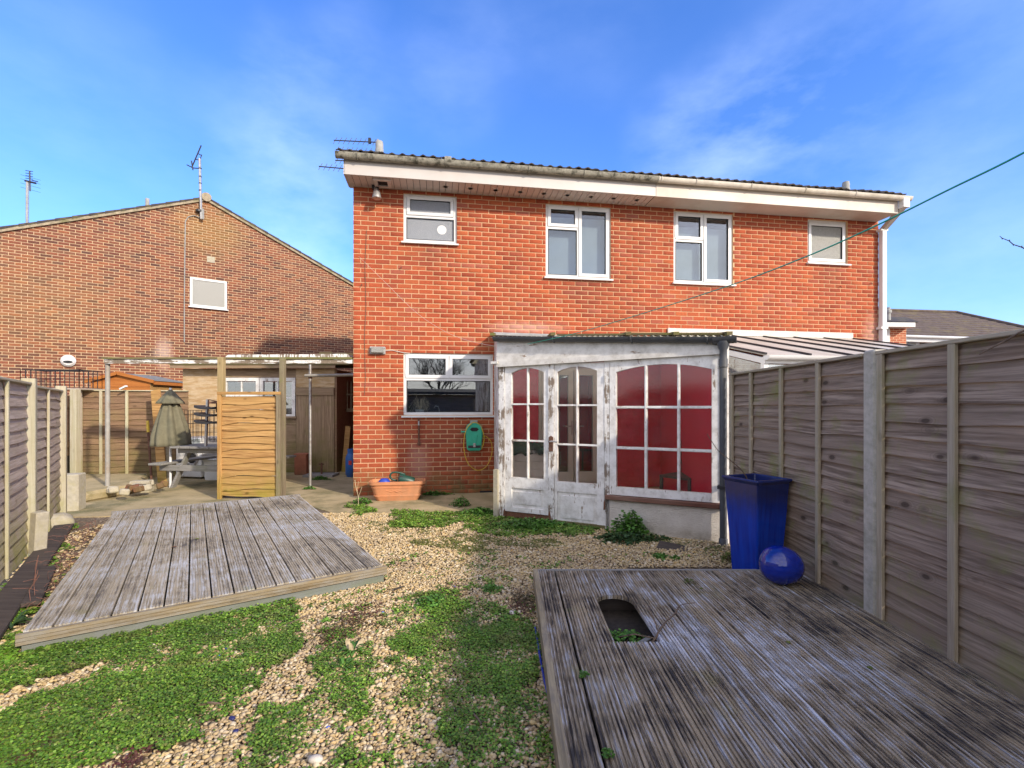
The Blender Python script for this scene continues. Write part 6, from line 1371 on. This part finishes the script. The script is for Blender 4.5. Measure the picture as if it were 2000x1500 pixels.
V = rotz(rotx(sh_ * sc[:, None, :], RNG.normal(0, .35, N)), RNG.uniform(0, 6.28, N)); Zb = R_ * .35 + RNG.uniform(0, .010, N) + .008 * fbm(X_, Y_, 6, 70)
V = V + np.stack([X_, Y_, Zb], -1)[:, None, :]
F = IF[None] + (np.arange(N) * 12)[:, None, None]
tag(inst('gravel', fastmesh('gravel', V.reshape(-1, 3), F.reshape(-1, 3), M['stone'], True)), kind='stuff', cat='gravel', label='cream and tan shingle covering the ground between the decks and the house')
print('stones', N)
def leafcloud(x, y, z, r, tilt=.55, npt=6):
    n = x.size; a = np.linspace(0, 2 * PI, npt, endpoint=False); base = np.stack([np.cos(a) * 1.0, np.sin(a) * .78, .18 * np.cos(a) ** 2], -1)
    V = base[None] * r[:, None, None]; V = rotx(V, RNG.normal(0, tilt, n)); V = rotz(V, RNG.uniform(0, 6.28, n)); V = V + np.stack([x, y, z], -1)[:, None, :]
    F = (np.arange(npt)[None] + (np.arange(n) * npt)[:, None]); return V.reshape(-1, 3), F
LX, LY, LR = [], [], []
for (x0, x1, y0, y1, st, r0, r1) in ((-3.3, .3, 1.65, 3.1, .0052, .0042, .0078), (-3.4, .6, 3.1, 4.3, .0075, .0055, .010), (-3.2, 2.2, 4.3, 7.1, .0105, .008, .014), (-5.2, -2.6, 2.6, 6.3, .013, .009, .017)):
    x, y = scatter(x0, x1, y0, y1, st); g = gmask(x, y); keep = ~blocked(x, y) & (RNG.random(x.size) < g * 1.15)
    x, y = x[keep], y[keep]; LX.append(x); LY.append(y); LR.append(RNG.uniform(r0, r1, x.size))
x, y, r = map(np.concatenate, (LX, LY, LR)); g = gmask(x, y); z = .008 + RNG.random(x.size) * (.008 + .020 * np.clip(g, 0, 1)) + .016 * fbm(x, y, 7, 55)
V, F = leafcloud(x, y, z, r, npt=5); print('leaves', x.size)
tag(inst('ground_cover', fastmesh('ground_cover', V, F, M['leafA'])), kind='stuff', cat='ground cover', label='bright green mat of tiny-leaved ground cover spreading through the gravel')
x, y = scatter(-2.4, 2.2, 4.1, 6.6, .010); xx = x + (fbm(x, y, 4, 3) - .5) * .3; yy = y + (fbm(x, y, 4, 9) - .5) * .3
keep = hit_any(xx, yy, mossp) & (RNG.random(x.size) < np.clip(3.2 * (fbm(x, y, 9, 80) - .38), 0, .9)) & ~blocked(x, y); x, y = x[keep], y[keep]
V, F = leafcloud(x, y, .014 + RNG.random(x.size) * .012, RNG.uniform(.006, .011, x.size), npt=5); tag(inst('moss', fastmesh('moss', V, F, M['moss'])), kind='stuff', cat='moss', label='yellow-green moss over the gravel in front of the lean-to doors')
# reddish creeping bits
xs, ys = [], []
for (px, py, sx2, sy2, n) in ((700, 1215, 38, 20, 900), (655, 1240, 30, 18, 500), (1020, 1185, 28, 14, 900), (60, 1480, 30, 20, 250), (260, 1492, 26, 14, 350), (880, 1160, 30, 14, 250), (760, 1120, 60, 18, 200)):
    c_ = G(px, py); k = c_.y / FPX; xs.append(c_.x + RNG.normal(0, sx2 * k * .6, n)); ys.append(c_.y + RNG.normal(0, sy2 * k * 2.2, n))
x, y = np.concatenate(xs), np.concatenate(ys); kp = ~blocked(x, y); x, y = x[kp], y[kp]
V, F = leafcloud(x, y, .014 + RNG.random(x.size) * .02, RNG.uniform(.004, .009, x.size), npt=5); tag(inst('reddish_creeper', fastmesh('reddish_creeper', V, F, M['leafR'])), kind='stuff', cat='creeper', label='dark reddish creeping weed scattered over the gravel')
# ------------------------------------------------------------------ weeds
def clump(name, label, cat, c, rad, h, n, ls, mat, flat=1.0, lean=(0, 0), npt=6, group=None):
    a = RNG.uniform(0, 6.28, n); rr = rad * np.sqrt(RNG.random(n)); lob = 1 + .28 * np.sin(a * 3 + rad * 90) + .15 * np.sin(a * 7)
    x = rr * np.cos(a) * lob; y = rr * np.sin(a) * lob * flat; z = h * (1 - (rr / rad) ** 2) * RNG.uniform(.35, 1.05, n) + .01 + h * .18 * np.sin(x * 60) * np.cos(y * 55)
    V, F = leafcloud(x + lean[0] * z, y + lean[1] * z, np.maximum(z, .006), RNG.uniform(ls * .6, ls * 1.2, n), .6, npt)
    t = thing(name, label, cat, c, 0, group); inst('leaves', fastmesh('leaves', V, F, mat), t)
    mb = MB()
    for i in range(min(26, n // 12)):
        j = random.randrange(n); mb.tube([(0 + x[j] * .15, y[j] * .15, 0), (x[j] * .6, y[j] * .6, z[j] * .7), (x[j], y[j], z[j])], .0016, 4)
    mb.build('stems', M['twig'], t); return t
c_ = G(1235, 1050); clump('leafy_weed', 'largest leafy green weed growing against the white rendered wall', 'weed', (c_.x - .02, c_.y + .03, 0), .20, .26, 900, .020, M['leafB'], .6)
c_ = G(1222, 1056); clump('dark_weed', 'dark creeping foliage around the foot of the largest leafy weed', 'weed', (c_.x + .02, c_.y - .03, 0), .36, .085, 1400, .015, M['leafD'], .42)
c_ = G(900, 990); clump('leafy_weed', 'bright feathery weed on the concrete below the hose reel', 'weed', (c_.x, c_.y, .01), .13, .12, 500, .013, M['leafB'], .7)
c_ = G(935, 1006); clump('leafy_weed', 'broad weed clump beside the peeling corner post', 'weed', (c_.x, c_.y, 0), .26, .09, 1300, .015, M['leafB'], .6)
c_ = G(1040, 1032); clump('leafy_weed', 'dense strip of weeds growing under the left rotten door', 'weed', (c_.x, c_.y, 0), .42, .10, 2200, .016, M['leafB'], .45)
c_ = G(850, 968); clump('leafy_weed', 'low flat weed strip along the brick base right of the trough', 'weed', (c_.x, c_.y, .01), .22, .05, 700, .013, M['leafB'], .3)
c_ = G(708, 985); clump('leafy_weed', 'small weed at the left brick corner beside the dry stalk', 'weed', (c_.x, c_.y, .01), .13, .08, 400, .014, M['leafB'], .7)
c_ = G(700, 990); tag(MB().tube([c_, c_ + Vector((.0, 0, .14)), c_ + Vector((-.04, 0, .30)), c_ + Vector((-.05, 0, .38))], .0035, 5).tube([c_ + Vector((0, 0, .14)), c_ + Vector((.05, 0, .28))], .0025, 4).tube([c_ + Vector((-.02, 0, .2)), c_ + Vector((.0, 0, .36))], .002, 4).build('dry_stalk', M['straw']), 'pale dry forked stalk standing at the left corner of the brick wall', 'stalk')
c_ = G(1290, 1092); clump('leafy_weed', 'small bright tuft in the gravel behind the dark deck', 'weed', (c_.x, c_.y, 0), .075, .05, 300, .010, M['leafB'])
c_ = G(1318, 1094); clump('leafy_weed', 'tiny flat green tuft just right of the bright tuft behind the deck', 'weed', (c_.x, c_.y, 0), .06, .03, 200, .010, M['leafB'], .6)
c_ = G(1428, 1098); clump('mossy_weed', 'yellowish mossy weed at the foot of the blue planter', 'weed', (c_.x, c_.y, 0), .10, .10, 500, .008, M['moss'])
c_ = G(845, 1182); clump('leafy_weed', 'round leafy clump in the gravel at the top of the middle green patch', 'weed', (c_.x, c_.y, 0), .12, .055, 500, .011, M['leafB'])
c_ = G(960, 1155); clump('leafy_weed', 'fine green tuft in the gravel left of the dark deck corner', 'weed', (c_.x, c_.y, 0), .085, .045, 400, .008, M['leafB'])
c_ = G(625, 938); clump('grass_tuft', 'green tuft on the concrete right of the thin pole', 'weed', (c_.x, c_.y, .01), .16, .06, 500, .014, M['leafB'], .6)
c_ = G(605, 957); clump('grass_tuft', 'small tuft around the foot of the thin metal pole', 'weed', (c_.x, c_.y, .01), .10, .05, 250, .012, M['leafB'], .6)
c_ = Vector((.665, 2.86, 0)); clump('hole_weed', 'green weeds growing in the dark arched deck hole', 'weed', c_, .14, .06, 500, .012, M['leafB'])
w = Vector((.71, 2.72, .03)); tag(MB().bar(w + Vector((-.12, -.06, 0)), w + Vector((.1, .09, .03)), .03, .02).build('broken_stick', M['tablewood']), 'grey stick lying at the bottom of the deck hole', 'stick')
def strap(name, label, c, n, L, w, mat, up=.6, seed=1):
    rg = random.Random(seed); mb = MB()
    for i in range(n):
        a = rg.uniform(0, 6.28); l = L * rg.uniform(.6, 1.1); u = up * rg.uniform(.5, 1.2); side = Vector((-math.sin(a), math.cos(a), 0)) * w * rg.uniform(.7, 1.2); d = Vector((math.cos(a), math.sin(a), 0)); pts = []
        for k in range(5):
            f = k / 4; pts.append((d * l * f * (1 - .1 * f) + Vector((0, 0, .008 + l * u * (f - .75 * f * f))), math.sin(PI * min(.97, f * .85 + .12))))
        b = len(mb.v)
        for p, q in pts: mb.v += [tuple(p - side * q), tuple(p + side * q)]
        for k in range(4): mb.f.append((b + 2 * k, b + 2 * k + 1, b + 2 * k + 3, b + 2 * k + 2))
    t = thing(name, label, 'weed', c); o = mb.build('leaves', mat, t, smooth='all'); return t
c_ = G(638, 1217); strap('rosette_weed', 'vivid lime-green spiky rosette in the gravel by the left deck', (c_.x, c_.y, .005), 46, .052, .0045, M['leafY'], .9, 3)
c_ = G(688, 1278); strap('strap_weed', 'darker upright strap-leaved weed in the middle of the gravel', (c_.x, c_.y, .0), 34, .085, .009, M['leafB'], 1.5, 5)
mb = MB()
for k, (a, b, l) in enumerate(((-.1, .2, .075), (.15, .3, .07), (0, -.1, .06))): mb.add([(a * .1 - .012, 0, .0), (a * .1 + .012, 0, 0), (a * .3 + .014, b * .1, l * .8), (a * .35, b * .1, l * 1.1), (a * .3 - .014, b * .1, l * .8)], [(0, 1, 2, 3, 4)])
o = mb.build('withered_leaf', M['straw']); o.location = (c_.x, c_.y - .01, .01); o.parent = None; tag(o, 'pale withered leaves standing in the dark strap-leaved weed', 'dead leaf')
c_ = G(672, 1310); strap('strap_weed', 'slim grassy weed with one yellow leaf below the dark strap-leaved weed', (c_.x, c_.y, .0), 16, .09, .007, M['leafB'], 1.6, 8)
c_ = G(22, 1235); strap('strap_weed', 'long dark strap leaves at the front left corner of the left deck', (c_.x, c_.y, .03), 26, .16, .012, M['leafD'], .8, 9)
c_ = G(1490, 1500); 
for (px, py, lb) in ((1187, 1478, 'little weed sprouting between boards near the bottom of the dark deck'), (1140, 1322, 'tiny weed sprouting between two boards left of the deck hole'), (1345, 1138, 'moss cushion between boards near the back edge of the dark deck')):
    c_ = G(px, py, ZR_); clump('deck_weed', lb, 'weed', (c_.x, c_.y, ZR_ - .004), .022 if py > 1200 else .05, .022, 90, .006, M['leafB'] if py > 1200 else M['moss'])
rg = random.Random(4)
mb = MB()
for (px, py) in ((1540, 1255), (1700, 1305), (1985, 1310), (1370, 1150)):
    c_ = G(px, py, ZR_); 
    mb.lathe([(0, 0), (.012, .001), (.010, .006), (0, .009)], 8, (c_.x, c_.y, ZR_), rad=lambda a, z: 1 + .3 * math.sin(3 * a))
tag(mb.build('moss_tufts', M['moss']), 'tiny olive moss tufts dotted on the dark deck', 'moss', kind='stuff')
# notable pebbles
def pebble(name, px, py, r, mat, label, cat='pebble', group=None, fl=.6):
    c_ = G(px, py); sh = shapes[rg.randrange(10)] ; mb = MB(); mb.add([tuple(q) for q in sh * np.array([r * 1.2, r * .9, r * fl])], [tuple(f) for f in IF]); o = mb.build(name, mat, smooth='all'); o.location = (c_.x, c_.y, r * .5 + .012); o.rotation_euler = (rg.uniform(-.3, .3), 0, rg.uniform(0, 3))
    m_ = o.modifiers.new('s', 'SUBSURF'); m_.levels = 1; m_.render_levels = 1; tag(o, label, cat, group); return o
M['pale_stone'] = m_plain('pale_stone', (.60, .54, .46), .8, .15, 30); M['bluestone'] = m_plain('blue_glass_pebble', (.05, .14, .62), .25, .15, 9); M['navystone'] = m_plain('dark_blue_pebble', (.03, .03, .12), .3, .2, 9)
pebble('large_pebble', 1000, 1205, .030, M['pale_stone'], 'large pale rounded pebble near the dark deck corner')
pebble('large_pebble', 617, 1497, .032, M['pale_stone'], 'large pinkish pebble at the bottom edge of the photo')
for (px, py, r, m_, lb) in ((641, 1428, .011, 'bluestone', 'bright blue glass pebble in the green at the bottom middle'), (427, 1287, .011, 'bluestone', 'bright blue glass pebble in the large green patch'), (441, 1272, .009, 'bluestone', 'smaller blue pebble just behind another in the large green patch'),
                            (453, 1412, .018, 'navystone', 'dark violet pebble at the top of the bottom gravel patch'), (460, 1437, .015, 'navystone', 'dark blue pebble in the middle of the bottom gravel patch'), (748, 1201, .012, 'bluestone', 'pair-left blue pebble among stones right of the weeds'), (757, 1206, .011, 'bluestone', 'pair-right blue pebble among stones right of the weeds'), (887, 1150, .012, 'bluestone', 'blue pebble in the gravel beyond the middle green patch')):
    pebble('coloured_pebble', px, py, r, M[m_], lb, 'pebble', 'coloured pebbles in the gravel')
for (a, b, r, lb) in ((G(392, 1389), G(430, 1387), .008, 'short grey stick at the top of the bottom gravel patch'), (G(565, 1228), G(612, 1207), .006, 'thin grey twig lying in the gravel near the left deck'), (G(770, 1160), G(790, 1153), .008, 'short black stick in the gravel between the decks'), (G(925, 1408), G(940, 1428), .005, 'small pale stick in the middle green patch')):
    tag(MB().tube([a + Vector((0, 0, .03)), a.lerp(b, .5) + Vector((0, 0, .036)), b + Vector((0, 0, .03))], [r, r * .9, r * .6], 6).build('stick', M['bark'] if 'black' in lb else M['twig']), lb, 'stick')
# leaves on left deck
for (px, py, lb) in ((340, 1070, 'dark curled leaf lying on the left deck'), (384, 1054, 'olive moss scrap lying on the left deck')):
    c_ = G(px, py, ZD); o = MB().add([(-.03, 0, 0), (0, -.014, .008), (.03, 0, .004), (0, .014, .01)], [(0, 1, 2, 3)]).build('fallen_leaf', M['rot'] if 'dark' in lb else M['moss']); o.location = (c_.x, c_.y, ZD + .004); tag(o, lb, 'leaf')
# ================================================================== plant on the kitchen sill
ws = H.hit(820, 803, .2); pr_ = H.w(ws[0], .19, WK[2] - .03); t = thing('window_plant', 'dried spidery house plant on the sill inside the kitchen window', 'house plant', pr_)
MB().lathe([(.05, 0), (.07, .09), (.075, .12)], 14).build('pot', M['white'], t); rg = random.Random(6); mb = MB()
for i in range(75):
    a = rg.uniform(0, 6.28); l = rg.uniform(.08, .2); d = Vector((math.cos(a), math.sin(a) * .35, 0)); mb.tube([(0, 0, .11), tuple(d * l * .5 + Vector((0, 0, .11 + l * rg.uniform(.6, 1.3)))), tuple(d * l + Vector((0, 0, .11 + l * rg.uniform(-.3, .9))))], .003, 4)
mb.build('leaves', M['straw'], t)
# ================================================================== behind the camera (mirrored in the glass)
bk, bl3 = fence_root((4.4, -7.0), (-9, -7.6), 'timber_outbuilding', 'long dark brown outbuilding mirrored across the kitchen window glass', 'outbuilding')
MB().box(0, bl3, 0, 2.5, 0, 2.0).build('wall', M['fence'], bk); MB().hexa([(-.2, -.3, 2.0), (bl3 + .2, -.3, 2.0), (bl3 + .2, 2.7, 2.25), (-.2, 2.7, 2.25), (-.2, -.3, 2.12), (bl3 + .2, -.3, 2.12), (bl3 + .2, 2.7, 2.37), (-.2, 2.7, 2.37)]).build('roof', M['tile'], bk)
def bare_tree(x, y, h, seed, label):
    rg = random.Random(seed); tw = MB(); tr = MB().tube([(0, 0, 0), (.05, 0, h * .2), (0, .05, h * .4)], [.16, .13, .10], 8)
    def br(p, d, l, r, n):
        q = p + d * l; m_ = p + d * l * .5 + Vector((rg.uniform(-.06, .06), rg.uniform(-.06, .06), .03)) * l; tw.tube([p, m_, q], [r, r * .8, r * .6], 4, cap=False)
        if n:
            for _ in range(4 if n > 2 else 3):
                e = (d + Vector((rg.uniform(-.8, .8), rg.uniform(-.8, .8), rg.uniform(-.2, .6)))).normalized(); br(p.lerp(q, rg.uniform(.5, 1)), e, l * rg.uniform(.6, .8), r * .55, n - 1)
    for k in range(7): a = k * 2.4; br(Vector((0, .02, h * (.25 + .025 * k))), Vector((math.cos(a) * .6, math.sin(a) * .6, .8)).normalized(), h * .28, .06, 4)
    t = thing('bare_tree', label, 'tree', (x, y, 0)); tr.build('trunk', M['bark'], t, smooth=True); tw.build('branches', M['bark'], t)
for (x, y, h, s, lb) in ((-5.2, -20, 6.2, 1, 'bare tree mirrored at the left of the kitchen window'), (-1.5, -22, 5.6, 2, 'bare tree mirrored between the other two in the kitchen glass'), (3.2, -20, 6.0, 3, 'bare tree mirrored at the right of the kitchen window')): bare_tree(x, y, h, s, lb)
